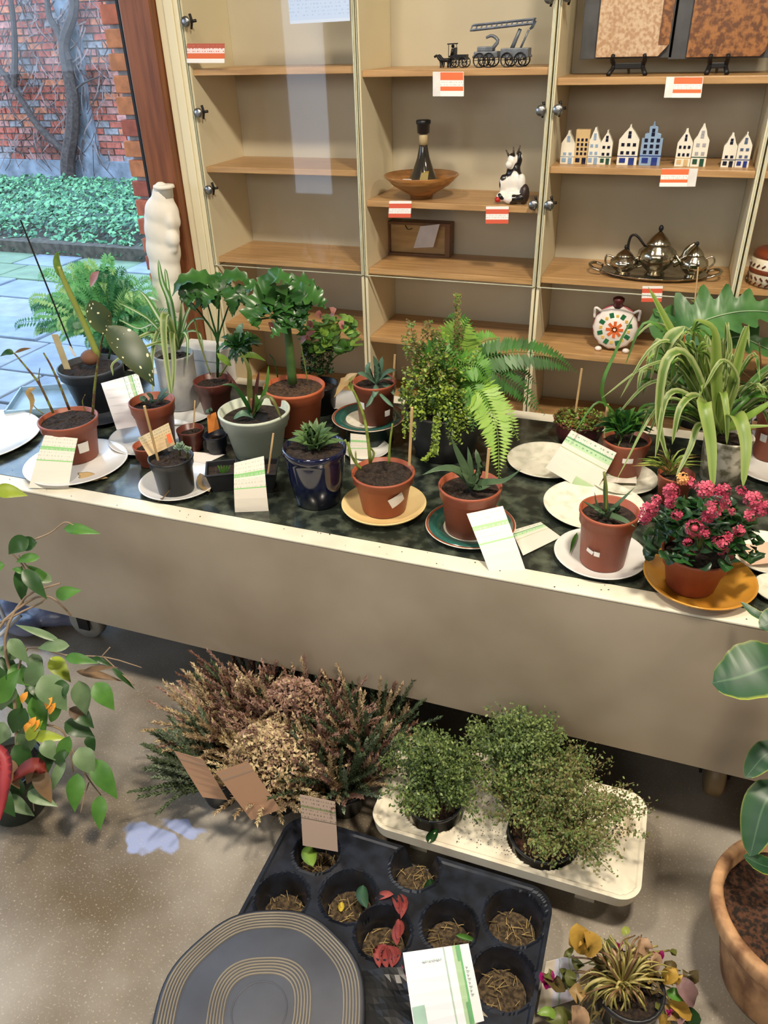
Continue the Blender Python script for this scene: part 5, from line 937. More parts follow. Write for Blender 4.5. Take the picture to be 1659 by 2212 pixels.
def flat(pts, z): return [(x, y, depth(atz(x, y, z))) for x, y in pts]
pcardq('white card with green bands lying flat on the table beside the long leaning card', flat([(1168, 1128), (1212, 1160), (1130, 1200), (1105, 1146)], TP+.003)[3:]+flat([(1168, 1128), (1212, 1160), (1130, 1200)], TP+.003), cB)
# ---- 29 small aloe ----
p = potted('potted_gasteria', 'small aloe with few leaves in a terracotta pot on a white plate', (1312, 1100, 128), (1300, 1238, 94), zP(P9), terra, drop=.014)
aloe_leaves(p, [([(1310, 1105, 0), (1306, 1070, 0), (1305, 1030, 0)], 13), ([(1315, 1108, 0), (1335, 1090, -.01), (1372, 1052, -.01)], 14), ([(1310, 1112, 0), (1290, 1095, 0), (1284, 1062, 0)], 10), ([(1315, 1115, -.02), (1345, 1125, -.04), (1372, 1138, -.05)], 18), ([(1305, 1112, -.01), (1280, 1095, -.01), (1258, 1082, -.01)], 9), ([(1318, 1112, 0), (1335, 1100, -.02), (1338, 1085, -.02)], 14), ([(1312, 1118, -.02), (1318, 1105, -.04), (1330, 1098, -.05)], 14), ([(1300, 1115, -.01), (1295, 1105, -.03), (1282, 1100, -.03)], 10)], al)
stem(p, [(1308, 1105, 0), (1310, 1060, 0), (1305, 1020, 0)], .003, .003); sticker(p, 1275, 1190, 16, 10, -.3); sticker(p, 1290, 1196, 12, 12)
c = atz(1240, 1170, P9.z); mb = MB(); blade(mb, [atz(1247, 1150, P9.z+.012), atz(1238, 1172, P9.z+.006), atz(1231, 1196, P9.z+.006)], .008, P_leaf, (0, 0, 1), .2, 0, 6, .003); tag(mb.build('fallen_leaf', g_mid, None), 'single fallen green leaf on the white plate left of the small aloe pot', 'leaf')
# ---- 30 pink kalanchoe ----
p = potted('potted_pink_kalanchoe', 'bush of pink flower heads in a terracotta pot on the orange saucer', (1510, 1188, 150), (1490, 1292, 100), zP(P10), terra, drop=.010)
for i in range(210):
    a = rnd(0, 6.28); b = rnd(-.1, 1.5); x = 1520+math.cos(a)*118*math.cos(b)**.8; y = 1190-100*math.sin(b)-18*math.sin(a)*0; dd_ = -.09*math.sin(a)*math.cos(b)
    y += 30*max(0, -dd_*10); ex, ey = rnd(-24, 24), rnd(-22, 20); leaf(p, [(x, y, dd_), (x+ex*.5, y+ey*.5-3, dd_-.014), (x+ex, y+ey, dd_-.012+rnd(-.006, .01))], rnd(20, 36), random.choice((g_dark, g_dark, M('kal_dark', (34, 60, 40), .35))), P_oval, n=5)
for i in range(12): a = rnd(0, 6.28); stem(p, [(1510, 1185, 0), (1515+math.cos(a)*25, 1140, 0), (1520+math.cos(a)*75, 1100, math.sin(a)*-.05)], .0025)
pk = M('pink_petal', (204, 88, 110), .6, (166, 50, 78), 60); pk2 = M('deep_pink_petal', (176, 58, 86), .5, (150, 38, 70), 60); orp = M('faded_orange_petal', (222, 156, 92), .5)
def flowerhead(p, x, y, dd_, R_, mat, n_=12, parent=None):
    c = W(p, x, y, dd_); mb = MB()
    for k in range(n_):
        th = math.acos(1-rnd(0, 1)); ph = k*2.4; nrm = (CR*math.cos(ph)*math.sin(th)+CU*math.sin(ph)*math.sin(th)-CF*math.cos(th)).normalized(); q = c+nrm*R_*p.s*.75; u = nrm.orthogonal().normalized(); v = nrm.cross(u); s_ = R_*p.s*.44
        for j in range(4):
            a0 = j*math.pi/2+ph; e = u*math.cos(a0)+v*math.sin(a0); f = -u*math.sin(a0)+v*math.cos(a0); mb.add([q, q+e*s_*.6+f*s_*.4+nrm*.001, q+e*s_+nrm*.0015, q+e*s_*.6-f*s_*.4+nrm*.001], [(0, 1, 2, 3)])
    ico(mb, c, R_*p.s*.40, 0, 8, 5); return mb.build('flower_head', mat, p.r)
for x, y, R_, m_ in ((1402, 1100, 20, pk), (1392, 1120, 15, pk2), (1450, 1062, 18, pk), (1446, 1085, 14, pk2), (1474, 1034, 13, orp), (1490, 1042, 12, pk), (1522, 1056, 20, pk), (1560, 1062, 18, pk2), (1540, 1100, 20, pk), (1528, 1116, 14, pk2), (1500, 1140, 19, pk), (1520, 1150, 14, pk2), (1556, 1170, 19, pk), (1572, 1160, 12, pk2), (1626, 1078, 20, pk), (1640, 1100, 18, pk2), (1618, 1112, 15, pk), (1596, 1146, 13, pk), (1462, 1112, 12, pk2), (1484, 1170, 10, pk2), (1490, 1190, 10, pk2), (1566, 1088, 12, pk), (1418, 1080, 11, pk), (1650, 1090, 12, pk), (1556, 1190, 9, pk2), (1600, 1060, 11, pk2), (1580, 1105, 8, pk)):
    nx = (x-1520)/125; flowerhead(p, x, y, -.085*math.sqrt(max(0, 1-nx*nx))-.012, R_*1.05, m_, 13)
# ---- 32 small terracotta with grass ----
p = potted('potted_grass', 'small terracotta pot of dry pale grass behind the pink flowering plant', (1448, 1022, 78), (1450, 1094, 58), TP, terra, drop=.012)
for i in range(46): a = rnd(-2.9, -.2); L = rnd(30, 75); leaf(p, [(1448+rnd(-12, 12), 1025, 0), (1448+math.cos(a)*L*.5, 1015+math.sin(a)*L*.5, -.01), (1450+math.cos(a)*L*1.2, 1015+math.sin(a)*L*.75+6, rnd(-.05, .03))], rnd(3, 5), random.choice((g_dry, g_yel, g_lite)), P_blade, n=5)
# ---- 31 big spider plant in patterned white pot ----
p = potted('potted_large_spider_plant', 'large arching striped spider plant in a mottled white pot at the right', (1556, 940, 104), (1554, 1052, 82), TP, M('mottled_white_pot', (214, 208, 190), .5, (130, 124, 100), 40, contrast=(.45, .6)), drop=.014, band=False)
L_ = [([(1550, 935, 0), (1545, 830, -.03), (1540, 720, -.04), (1500, 690, -.05)], 30, spid3), ([(1560, 935, 0), (1580, 840, -.02), (1600, 760, -.02), (1618, 700, -.02)], 24, spid3), ([(1550, 935, 0), (1520, 870, -.1), (1535, 960, -.17), (1540, 1060, -.18)], 34, spid3), ([(1560, 935, 0), (1590, 900, -.1), (1610, 960, -.16), (1605, 1052, -.17)], 36, spid3), ([(1550, 935, 0), (1500, 850, 0), (1470, 760, .02), (1440, 700, .03), (1400, 620, .04)], 30, spid3),
 ([(1550, 935, 0), (1500, 800, -.02), (1450, 740, -.03), (1400, 760, -.04), (1340, 860, -.05)], 13, spid), ([(1550, 935, 0), (1500, 780, 0), (1440, 720, 0), (1390, 700, 0), (1350, 790, -.01)], 12, g_mid), ([(1550, 935, 0), (1490, 860, -.06), (1440, 860, -.09), (1415, 990, -.12)], 20, spid), ([(1550, 935, 0), (1490, 780, -.05), (1440, 780, -.08), (1422, 900, -.1), (1440, 990, -.11)], 26, spid), ([(1550, 935, 0), (1510, 860, -.05), (1470, 880, -.1), (1452, 960, -.12)], 22, spid), ([(1550, 935, 0), (1500, 820, .03), (1460, 820, .03), (1400, 940, .02)], 20, spid), ([(1550, 935, 0), (1480, 870, -.02), (1420, 880, -.05), (1330, 1040, -.1)], 9, spid), ([(1560, 935, 0), (1620, 900, -.03), (1680, 860, -.04)], 24, g_lite), ([(1560, 935, 0), (1600, 925, -.05), (1670, 920, -.08)], 16, spid3),
 ([(1550, 935, 0), (1540, 800, .02), (1500, 720, .03), (1450, 740, .04)], 18, spid), ([(1550, 935, 0), (1510, 920, -.08), (1490, 970, -.12), (1460, 1030, -.13)], 18, spid), ([(1550, 935, 0), (1560, 850, -.03), (1570, 900, -.08), (1570, 960, -.1)], 18, spid3), ([(1555, 935, 0), (1560, 830, .02), (1575, 760, .03), (1570, 700, .03)], 20, spid), ([(1550, 935, 0), (1460, 840, .02), (1400, 830, .03), (1330, 900, .02)], 14, spid), ([(1550, 935, 0), (1500, 770, .02), (1420, 700, .05), (1360, 740, .05)], 11, spid), ([(1550, 935, 0), (1470, 800, -.02), (1400, 790, -.04), (1300, 860, -.05)], 10, spid), ([(1550, 935, 0), (1590, 830, -.03), (1560, 780, -.05), (1520, 840, -.07)], 16, spid)]
for pts, w_, m_ in L_: leaf(p, pts, w_, m_, P_blade, n=16, fold=.3)
for i in range(80):
    a = rnd(-3.1, 0); L = rnd(70, 200); x, y = 1545+math.cos(a)*L, 920+math.sin(a)*L*1.2; k_ = rnd(.2, .5); leaf(p, [(1550+rnd(-12, 12), 935, rnd(-.01, .02)), ((1550+x)/2, (920+y)/2-15, rnd(0, .05)), (x, y, rnd(-.04, .09)), (x+(x-1550)*k_*.5, y+L*k_, rnd(-.06, .08))], rnd(9, 17), random.choice((spid, spid, spid3, g_mid)), P_blade, n=12, fold=.3)
# babies
for cx, cy in ((1470, 740), (1495, 715), (1438, 770), (1505, 760)):
    for k in range(9): a = rnd(0, 6.28); leaf(p, [(cx, cy, .01), (cx+math.cos(a)*22, cy+math.sin(a)*15-8, 0), (cx+math.cos(a)*44, cy+math.sin(a)*28+6, 0)], 7, random.choice((spid, g_mid, g_lite)), P_blade, n=6)
leaf(p, [(1436, 762, -.02), (1450, 730, -.03), (1480, 706, -.03)], 28, spid, P_oval); stem(p, [(1480, 720, 0), (1472, 760, 0), (1455, 790, 0)], .002, None, M('orange_stem', (190, 110, 60), .5))
# ---- 33 green pot with big ruffled leaf ----
p = potted('potted_ruffled_philodendron', 'plant with a huge ruffled dark green leaf, in a black pot at right', (1500, 850, 120), (1500, 930, 84), TP, blackp)
rl_ = M('ruffled_leaf', (84, 132, 70), .35, (48, 92, 46), 9, transl=.15)
def biglobed(pts, wpx, lobes, dd_=0, name='leaf'):
    P = cr([W(p, *q) for q in pts], 60); vs = []; fs = []; uv = []
    for i, q in enumerate(P):
        t = i/60; tg = (P[min(i+1, 60)]-P[max(0, i-1)]).normalized(); h = (CAM-q).normalized()*.8+V((0, 0, .6)); s = tg.cross(h).normalized(); nn = s.cross(tg)
        env = math.sin(math.pi*min(1, .06+t*.94)**.75); w_ = wpx*p.s*.5*env*(1-.5*(.5+.5*math.cos(t*lobes*6.28)))+.001
        for k, u in enumerate((-1, -.55, 0, .55, 1)): vs.append(q+s*w_*u+nn*(abs(u)*w_*.18+math.sin(t*lobes*6.28+k)*w_*.10*abs(u))+tg*abs(u)*w_*.35); uv.append(((u+1)/2, t))
    for i in range(60):
        for k in range(4): a = i*5+k; fs.append((a, a+1, a+6, a+5))
    mb = MB(); mb.add(vs, fs, 0, uv); o = mb.build(name, rl_, p.r, True)
    mb = MB(); tube(mb, [q+(CAM-q).normalized()*.003 for q in P[:56]], .0035, .001, 5); mb.build('vein', M('pale_vein', (150, 176, 136), .4), o, True)
biglobed([(1490, 850, .0), (1462, 760, .0), (1490, 710, -.03), (1560, 680, -.04), (1640, 672, -.05), (1740, 690, -.06)], 150, 9)
biglobed([(1500, 850, .02), (1510, 790, .02), (1580, 730, 0), (1640, 745, -.02), (1720, 790, -.03)], 90, 7)
biglobed([(1490, 840, .02), (1460, 740, .03), (1440, 690, .03), (1410, 668, .03)], 80, 5)
for i in range(40):
    a = rnd(0, 6.28); x, y = 1500+math.cos(a)*rnd(10, 75), 725+math.sin(a)*rnd(10, 60); leaf(p, [(x, y, .02), (x+rnd(-14, 14), y-14, .01), (x+rnd(-20, 20), y-26, 0)], rnd(18, 30), random.choice((g_gloss, g_mid, g_lite)), P_lobe, n=8)
stem(p, [(1500, 850, 0), (1540, 800, 0), (1550, 740, 0)], .004, None, g_dark); stick(p, 1500, 660, 1508, 580, .002, .03, .03)
# ---- 34 pot at right edge ----
p = potted('potted_stems_at_edge', 'terracotta pot with thin dark stems and a white sticker at the right edge', (1665, 885, 96), (1662, 1000, 70), zP(P18), terra, drop=.01)
for pts in ([(1655, 880, 0), (1645, 800, 0), (1640, 740, 0)], [(1650, 880, 0), (1630, 830, 0), (1600, 800, -.01)], [(1665, 885, 0), (1680, 780, 0), (1670, 700, 0)]): stem(p, pts, .0025, .0015, g_brown)
for i in range(10): a = rnd(-3, 0); leaf(p, [(1655, 860, 0), (1650+math.cos(a)*25, 850+math.sin(a)*25, 0), (1650+math.cos(a)*60, 840+math.sin(a)*50, 0)], 12, g_dark, P_leaf, n=6)
leaf(p, [(1560, 1010, -.1), (1600, 1005, -.14), (1660, 1015, -.15)], 14, g_dark, P_blade) if False else None
sticker(p, 1652, 945, 14, 18)
# pale pink paper on the right plate
pcardq('pale pink paper lying on the off-white plate at the right edge', flat([(1588, 1178), (1665, 1170), (1700, 1212), (1610, 1222)], TP+.018), M('pink_paper', (226, 190, 164), .6), name='paper', cat='paper', group='loose papers')
# patterned fabric bag at the right, behind the leaves
c = atz(1640, 905, TP); c.y = 1.98; r = thing('patterned_bag', 'black and white patterned bag with beige strap behind the plants at the right edge', 'bag', c); mb = MB()
box(mb, (c.x-.045, c.y-.03, TZ+.001), (c.x+.12, c.y+.04, TZ+.20)); mb.build('bag_body', M('bw_pattern_fabric', (226, 214, 204), .8, (30, 26, 28), 22, contrast=(.5, .53), detail=1), r, bevel=.012)
mb = MB(); box(mb, (c.x-.047, c.y-.034, TZ+.07), (c.x+.122, c.y-.0305, TZ+.095)); mb.build('strap', M('beige_strap', (206, 160, 116), .6), r, bevel=.001)
# white plates stacked upright behind the spider plant
c = atz(470, 812, TP); c.y = 1.99; r = thing('white_box', 'white cardboard box standing at the back of the table behind the spider plant', 'box', (c.x, c.y, TP)); mb = MB()
box(mb, (-1.405, 1.955, TP), (-1.255, 2.035, TP+.115)); mb.build('box_body', M('white_card', (232, 232, 230), .5), r, bevel=.003); mb = MB(); box(mb, (-1.408, 1.952, TP+.085), (-1.252, 2.038, TP+.122)); mb.build('box_lid', M('white_card', (232, 232, 230), .5), r, bevel=.002)

mb = MB()
for i in range(260):
    x, y = rnd(TL+.1, TR-.3), rnd(TF+.01, TB-.1)
    if i % 3 == 0: y = rnd(TF+.005, TF+.12)
    quadleaf(mb, V((x, y, TZ+.0025)), rnd(.0008, .0026), V((rnd(-.3, .3), rnd(-.3, .3), 1)), i % 2)
tag(mb.build('table_crumbs', [soil, drysoil], None), 'scattered soil crumbs on the display table top and front ledge', 'soil', kind='stuff')
# ================= FLOOR ITEMS =================
# ---- black shuttle tray with round cups ----
def height_tray(parent, name, X0, X1, Y0, Y1, ztop, cups, depth_, mat, skirt, step=.0035, rim=.004, crn=.03, skew=0, mats=None):
    nx, ny = int((X1-X0)/step), int((Y1-Y0)/step); vs = []; idx = {}; fs = []; mi = []
    def cornerd(x, y):
        dx = max(X0+crn-x, x-(X1-crn), 0); dy = max(Y0+crn-y, y-(Y1-crn), 0); return math.hypot(dx, dy)-crn
    for j in range(ny+1):
        for i in range(nx+1):
            x = X0+(X1-X0)*i/nx; y = Y0+(Y1-Y0)*j/ny; z = ztop; cd_ = cornerd(x, y)
            if cd_ > .0001: 
                cxx = min(max(x, X0+crn), X1-crn); cyy = min(max(y, Y0+crn), Y1-crn); dd_ = V((x-cxx, y-cyy)); dd_ = dd_.normalized()*crn; x, y = cxx+dd_.x, cyy+dd_.y; cd_ = 0
            if cd_ > -.010: z += rim
            for (cx, cy, R) in cups:
                q = math.hypot(x-cx, y-cy)
                if q < R: z = min(z, ztop-min(depth_, (R-q)*6)); 
                elif q < R+.005: z = max(z, ztop+rim)
                if q < R-depth_/6: z = ztop-depth_+.002*math.sin(q*500)*.4
            idx[i, j] = len(vs); vs.append((x+skew*(y-Y0), y, z))
    for j in range(ny):
        for i in range(nx): fs.append((idx[i, j], idx[i+1, j], idx[i+1, j+1], idx[i, j+1]))
    mb = MB(); mb.add(vs, fs)
    ring = [idx[i, 0] for i in range(nx+1)]+[idx[nx, j] for j in range(1, ny+1)]+[idx[i, ny] for i in range(nx-1, -1, -1)]+[idx[0, j] for j in range(ny-1, 0, -1)]
    b = len(mb.v)
    cx, cy = (X0+X1)/2, (Y0+Y1)/2
    for k in ring: x, y, z = mb.v[k]; mb.v.append((cx+(x-cx)*.985, cy+(y-cy)*.985, skirt)); mb.uv.append((0, 0))
    n = len(ring)
    for k in range(n): mb.f.append((ring[k], b+k, b+(k+1) % n, ring[(k+1) % n])); mb.mi.append(0)
    return mb.build(name, mat, parent)
blk = M('shiny_black_plastic', (22, 24, 30), .28, (36, 42, 54), 30, bump=.15, bscale=14)
cups = [(-.535, .775, .052), (-.508, .892, .048), (-.408, .822, .055), (-.300, .925, .050), (-.318, .775, .052), (-.200, .828, .052), (-.085, .885, .056), (-.080, .765, .056), (-.205, .700, .050), (-.43, .68, .05)]
r = thing('cell_tray', 'black plastic tray of round cups, empty but for dry compost, on the floor', 'plant tray', (-.32, .8, 0))
height_tray(r, 'tray_body', -.600, -.016, .60, .962, .078, cups, .062, blk, .004, crn=.05)
for k, (cx, cy, R) in enumerate(cups):
    mb = MB(); seg = 18; rs = R-.010; vs = [(cx, cy, .024)]; fs = []
    for q in (.5, 1):
        for j in range(seg): a = j*2*math.pi/seg; vs.append((cx+rs*q*math.cos(a), cy+rs*q*math.sin(a), .0225+rnd(-.002, .004)*(q < 1)))
    for j in range(seg): fs += [(0, 1+j, 1+(j+1) % seg), (1+j, 1+seg+j, 1+seg+(j+1) % seg, 1+(j+1) % seg)]
    mb.add(vs, fs); mb.build('dry_compost', drysoil, r)
    mb = MB(); 
    for j in range(26): a = rnd(0, 6.28); q = rs*math.sqrt(random.random()); c = V((cx+q*math.cos(a), cy+q*math.sin(a), .029)); d_ = V((rnd(-1, 1), rnd(-1, 1), rnd(0, .3))).normalized()*rnd(.006, .014); tube(mb, [c-d_, c+d_*.2+V((0, 0, .002)), c+d_], .0010, .0006, 3)
    tag(mb.build('straw_bits', [M('straw', (170, 146, 96), .8)], r), kind='stuff')
# fallen leaves and red blossoms on the tray
def fallen(label, pts, wpx, mat, prof=P_oval, z=.075, name='fallen_leaf', cat='leaf', cup=0):
    P = [atz(x, y, z+(h if len(q) else 0)) for (x, y, *q) in pts for h in ([q[0]] if q else [0])]; mb = MB(); blade(mb, P, wpx*depth(P[0])/FPX, prof, (0, 0, 1), .2, 0, 8, .0015); return tag(mb.build(name, mat, None, True), label, cat)
fallen('fresh green leaf lying in the top left cup of the black tray', [(674, 1826), (668, 1848), (676, 1872)], 34, g_lite)
fallen('small yellow leaf in the second cup of the black tray', [(738, 1948), (737, 1960), (736, 1970)], 14, M('yellow_leaf', (214, 190, 60), .6), z=.03)
fallen('dark striped leaf at the right side of the second cup', [(785, 1912), (782, 1935), (792, 1962)], 26, G('leaf_stripe', (70, 110, 84)), z=.06)
fallen('dark green leaf hanging into the upper cup of the black tray', [(930, 1898), (928, 1925), (912, 1955)], 28, g_dark, z=.06)
fallen('narrow green leaf at the rim of the middle right cup', [(985, 2020), (1005, 2026), (1030, 2034)], 14, g_mid, z=.06)
red = M('faded_red_petal', (176, 88, 82), .6, (140, 58, 56), 30, transl=.2)
for lab, P_ in (('wilted red flower lying across the black tray, upper one', [[(810, 1942), (830, 1936), (850, 1932)], [(850, 1930), (858, 1950), (862, 1975)], [(850, 1932), (872, 1950), (866, 1985)]]), ('thin wilted red bloom between the two middle cups', [[(862, 1990), (856, 2020), (858, 2042)], [(860, 1985), (864, 2008), (858, 2030)]]), ('wilted red flower lying in the lower left cup', [[(832, 2040), (816, 2060), (820, 2092)], [(834, 2040), (830, 2066), (836, 2094)], [(838, 2042), (848, 2064), (846, 2092)], [(842, 2046), (856, 2062), (852, 2086)]])):
    o0 = atz(P_[0][0][0], P_[0][0][1], .07); r_ = thing('wilted_flower', lab, 'flower', o0)
    for q in P_: mb = MB(); blade(mb, [atz(x, y, .072+.006*k) for k, (x, y) in enumerate(q)], .018, P_oval, (0, 0, 1), .3, 0, 7, .001); mb.build('petal', red, r_, True)
r_ = thing('wilted_flower', 'magenta crumpled petals beside the leaning white card at the bottom', 'flower', atz(866, 2095, .07))
for q in ([(856, 2080), (862, 2096), (870, 2108)], [(866, 2078), (872, 2095), (876, 2112)]): mb = MB(); blade(mb, [atz(x, y, .074) for x, y in q], .016, P_oval, (0, 0, 1), .3, 0, 6, .001); mb.build('petal', M('magenta_petal', (206, 70, 120), .5), r_, True)
# crumpled black plastic sheet and clear sleeve bits
r_ = thing('plastic_sheet', 'crumpled black plastic sheet between the ribbed board and the leaning white card', 'plastic', atz(840, 2150, .1)); mb = MB(); vs = []; N = 9
A, B, Cc, D = atz(772, 2095, .085), atz(868, 2090, .085), atz(925, 2230, .10), atz(790, 2230, .11)
for j in range(N+1):
    for i in range(N+1): q = A.lerp(B, i/N).lerp(D.lerp(Cc, i/N), j/N); vs.append(q+V((0, 0, .012*noise.noise(q*28))))
mb.add(vs, [(j*(N+1)+i, j*(N+1)+i+1, (j+1)*(N+1)+i+1, (j+1)*(N+1)+i) for j in range(N) for i in range(N)]); mb.build('sheet', M('matt_black_film', (34, 36, 40), .35), r_)
# ---- ribbed dark round board at the bottom ----
zc = .125; cc = atz(560, 2182, zc); RR = (atz(786, 2182, zc)-atz(330, 2182, zc)).length/2
r = thing('ribbed_board', 'dark grey rounded board with rings of fine tan ridges, at the bottom edge', 'board', (cc.x, cc.y, 0))
def octo(a, z): a2 = a-.36; return 1-.010*math.cos(a2*8)
def sq_(a): return (abs(math.cos(a))**2.7+abs(math.sin(a))**2.7)**(-1/2.7)
bd = M('charcoal_board', (72, 76, 86), .5, (60, 63, 72), 10); rg = M('tan_ridge', (136, 128, 112), .6); dk_ = M('dark_board_edge', (26, 30, 38), .45)
mb = MB(); lathe(mb, (cc.x, cc.y, zc-.03), [(RR*.9, 0), (RR*.985, .004), (RR, .014), (RR, .024), (RR*.985, .0285), (RR*.965, .030), (.001, .030)], 72, fn=octo); mb.f = mb.f; mb.build('board_body', [bd], r, True)
mb = MB(); lathe(mb, (cc.x, cc.y, zc-.0305), [(RR*.99, .003), (RR*1.012, .010), (RR*1.014, .022), (RR*1.004, .0265), (RR*.99, .027)], 72, fn=octo); mb.f = [f for f in mb.f if len(f) == 4]; mb.mi = [0]*len(mb.f); mb.build('rim_edge', dk_, r, True)
for k in list(range(6))+[20+j for j in range(6)]:
    q = (.955-.030*k) if k < 20 else (.50-.030*(k-20)); mb = MB(); f2 = (lambda a, z: octo(a, 0)) if k < 20 else (lambda a, z: sq_(a-.36)*.96)
    lathe(mb, (cc.x, cc.y, zc-.0005), [(RR*(q+.008), 0), (RR*(q+.005), .003), (RR*(q-.005), .003), (RR*(q-.008), 0)], 72, fn=f2); mb.f = [f for f in mb.f if len(f) == 4]; mb.mi = [0]*len(mb.f); mb.build('ridge', rg, r, True)
mb = MB(); lathe(mb, (cc.x, cc.y, zc-.0005), [(RR*.27, 0), (RR*.265, .0015), (RR*.255, .0015), (RR*.25, 0)], 48); mb.f = [f for f in mb.f if len(f) == 4]; mb.mi = [0]*len(mb.f); mb.build('ridge', bd, r, True)
mb = MB(); lathe(mb, (cc.x, cc.y, 0), [(.07, 0), (.075, .004), (.055, .02), (.05, .0945)], 24); mb.build('foot', dk_, r, True)
# ---- big white card bottom ----
d0 = depth(atz(950, 2150, .12))
cE = stripe_mat('big_card_side_band', 0, [(0, (236, 238, 246)), (.60, (176, 200, 186)), (.625, (236, 238, 246)), (.74, PGR), (.83, (110, 180, 120)), (.86, (240, 238, 240))], words=None)
o = pcardq('large white card with green side band leaning in the black tray, at the bottom edge', [(870, 2058, d0-.03), (1012, 2038, d0-.03), (1046, 2205, d0-.05), (898, 2245, d0-.06)], cE, .003)
ORG[o] = V((0, 0, 0))
def card_rect(o, corners, u0, u1, v0, v1, mat, name, lift=.0022):
    A, B, Cc, D = [pt(*q) for q in corners]; f = lambda u, v: A.lerp(B, u).lerp(D.lerp(Cc, u), v)-CF*lift-CF*.003*math.sin(math.pi*v); a, b, c, d = f(u0, v0), f(u1, v0), f(u1, v1), f(u0, v1); mb = MB()
    mb.add([a, b, c, d, a+CF*.0004, b+CF*.0004, c+CF*.0004, d+CF*.0004], [(0, 1, 2, 3), (7, 6, 5, 4), (0, 4, 5, 1), (1, 5, 6, 2), (2, 6, 7, 3), (3, 7, 4, 0)]); return mb.build(name, mat, o)
cn = [(870, 2058, d0-.03), (1012, 2038, d0-.03), (1046, 2205, d0-.05), (898, 2245, d0-.06)]
gp = M('pale_green_ink', (184, 222, 206), .6); gw = M('grey_green_writing', (186, 208, 200), .6); dg_ = M('mid_green_ink', (118, 184, 132), .6)
card_rect(cn := cn, cn, 0, 0, 0, 0, gp, 'x') if False else None
card_rect(o, cn, .02, .20, .62, 1.0, gp, 'green_corner'); card_rect(o, cn, .80, .83, .0, .18, dg_, 'green_stroke'); card_rect(o, cn, .80, .83, .70, 1.0, dg_, 'green_stroke')
mb = MB(); A, B, Cc, D = [pt(*q) for q in cn]; f = lambda u, v: A.lerp(B, u).lerp(D.lerp(Cc, u), v)-CF*.0045
for k in range(9): u = .27+k*.034; tube(mb, [f(u, .13+.01*(k % 2)), f(u+.012, .115), f(u+.026, .135-.01*(k % 3))], .0008, seg=3, n=4)
for k in range(8): v = .26+k*.05; tube(mb, [f(.89, v), f(.915+.02*(k % 2), v+.012), f(.895, v+.03)], .0008, seg=3, n=4)
mb.build('handwriting', gw, o)
big_ = [o for o in C.objects if str(o.get('label', '')).startswith('large white card with green band, tilted')][0]; ORG[big_] = V((0, 0, 0)); dk2 = depth(atz(1250, 1050, TP))
card_rect(big_, [(1234, 929, dk2-.03), (1332, 978, dk2-.04), (1281, 1072, dk2-.015), (1178, 1011, dk2-.01)], .55, .93, .82, 1.0, M('card_green_block', (176, 204, 156), .6), 'green_corner', .0015)
# little beige scrap at the bottom
r_ = fallen('pale crumpled scrap under the lower edge of the large white card', [(985, 2206), (1020, 2200), (1060, 2212)], 40, M('cream_scrap', (226, 214, 186), .7), z=.075, name='paper_scrap', cat='scrap')
# ---- white tray on the floor ----
X0, X1, Y0_, Y1_ = -.422, .142, .966, 1.232
whp = M('white_tray_plastic', (236, 228, 206), .45, (220, 206, 182), 14, contrast=(.5, .8))
r = thing('planting_tray', 'white plastic planting tray with soil crumbs and one empty dirty hollow at its right', 'plant tray', (-.14, 1.1, 0))
wc = [(.055, 1.150, .060), (-.298, 1.055, .064), (-.13, 1.165, .062), (-.060, 1.055, .074), (-.29, 1.19, .055)]
height_tray(r, 'tray_body', X0, X1, Y0_, Y1_, .110, wc, .040, whp, .085, step=.004, rim=.003, crn=.045)
mb = MB(); box(mb, (X0+.08, Y0_+.05, .0), (X0+.12, Y1_-.05, .088)); mb.build('foot', whp, r); mb = MB(); box(mb, (X1-.12, Y0_+.05, .0), (X1-.08, Y1_-.05, .088)); mb.build('foot', whp, r)
mb = MB()
for i in range(420):
    u = random.random(); 
    if u < .55: x, y, z = rnd(-.24, -.09), rnd(.985, 1.12), .1115
    else: a = rnd(0, 6.28); q = .05*math.sqrt(random.random()); x, y, z = .050+q*math.cos(a), 1.142+q*.8*math.sin(a), .0730
    if any(math.hypot(x-c[0], y-c[1]) < c[2] for c in wc[1:]): continue
    s_ = rnd(.0012, .0035) if u > .55 else rnd(.0008, .002); quadleaf(mb, V((x, y, z)), s_, V((rnd(-.3, .3), rnd(-.3, .3), 1)))
tag(mb.build('soil_crumbs', soil, r), kind='stuff')
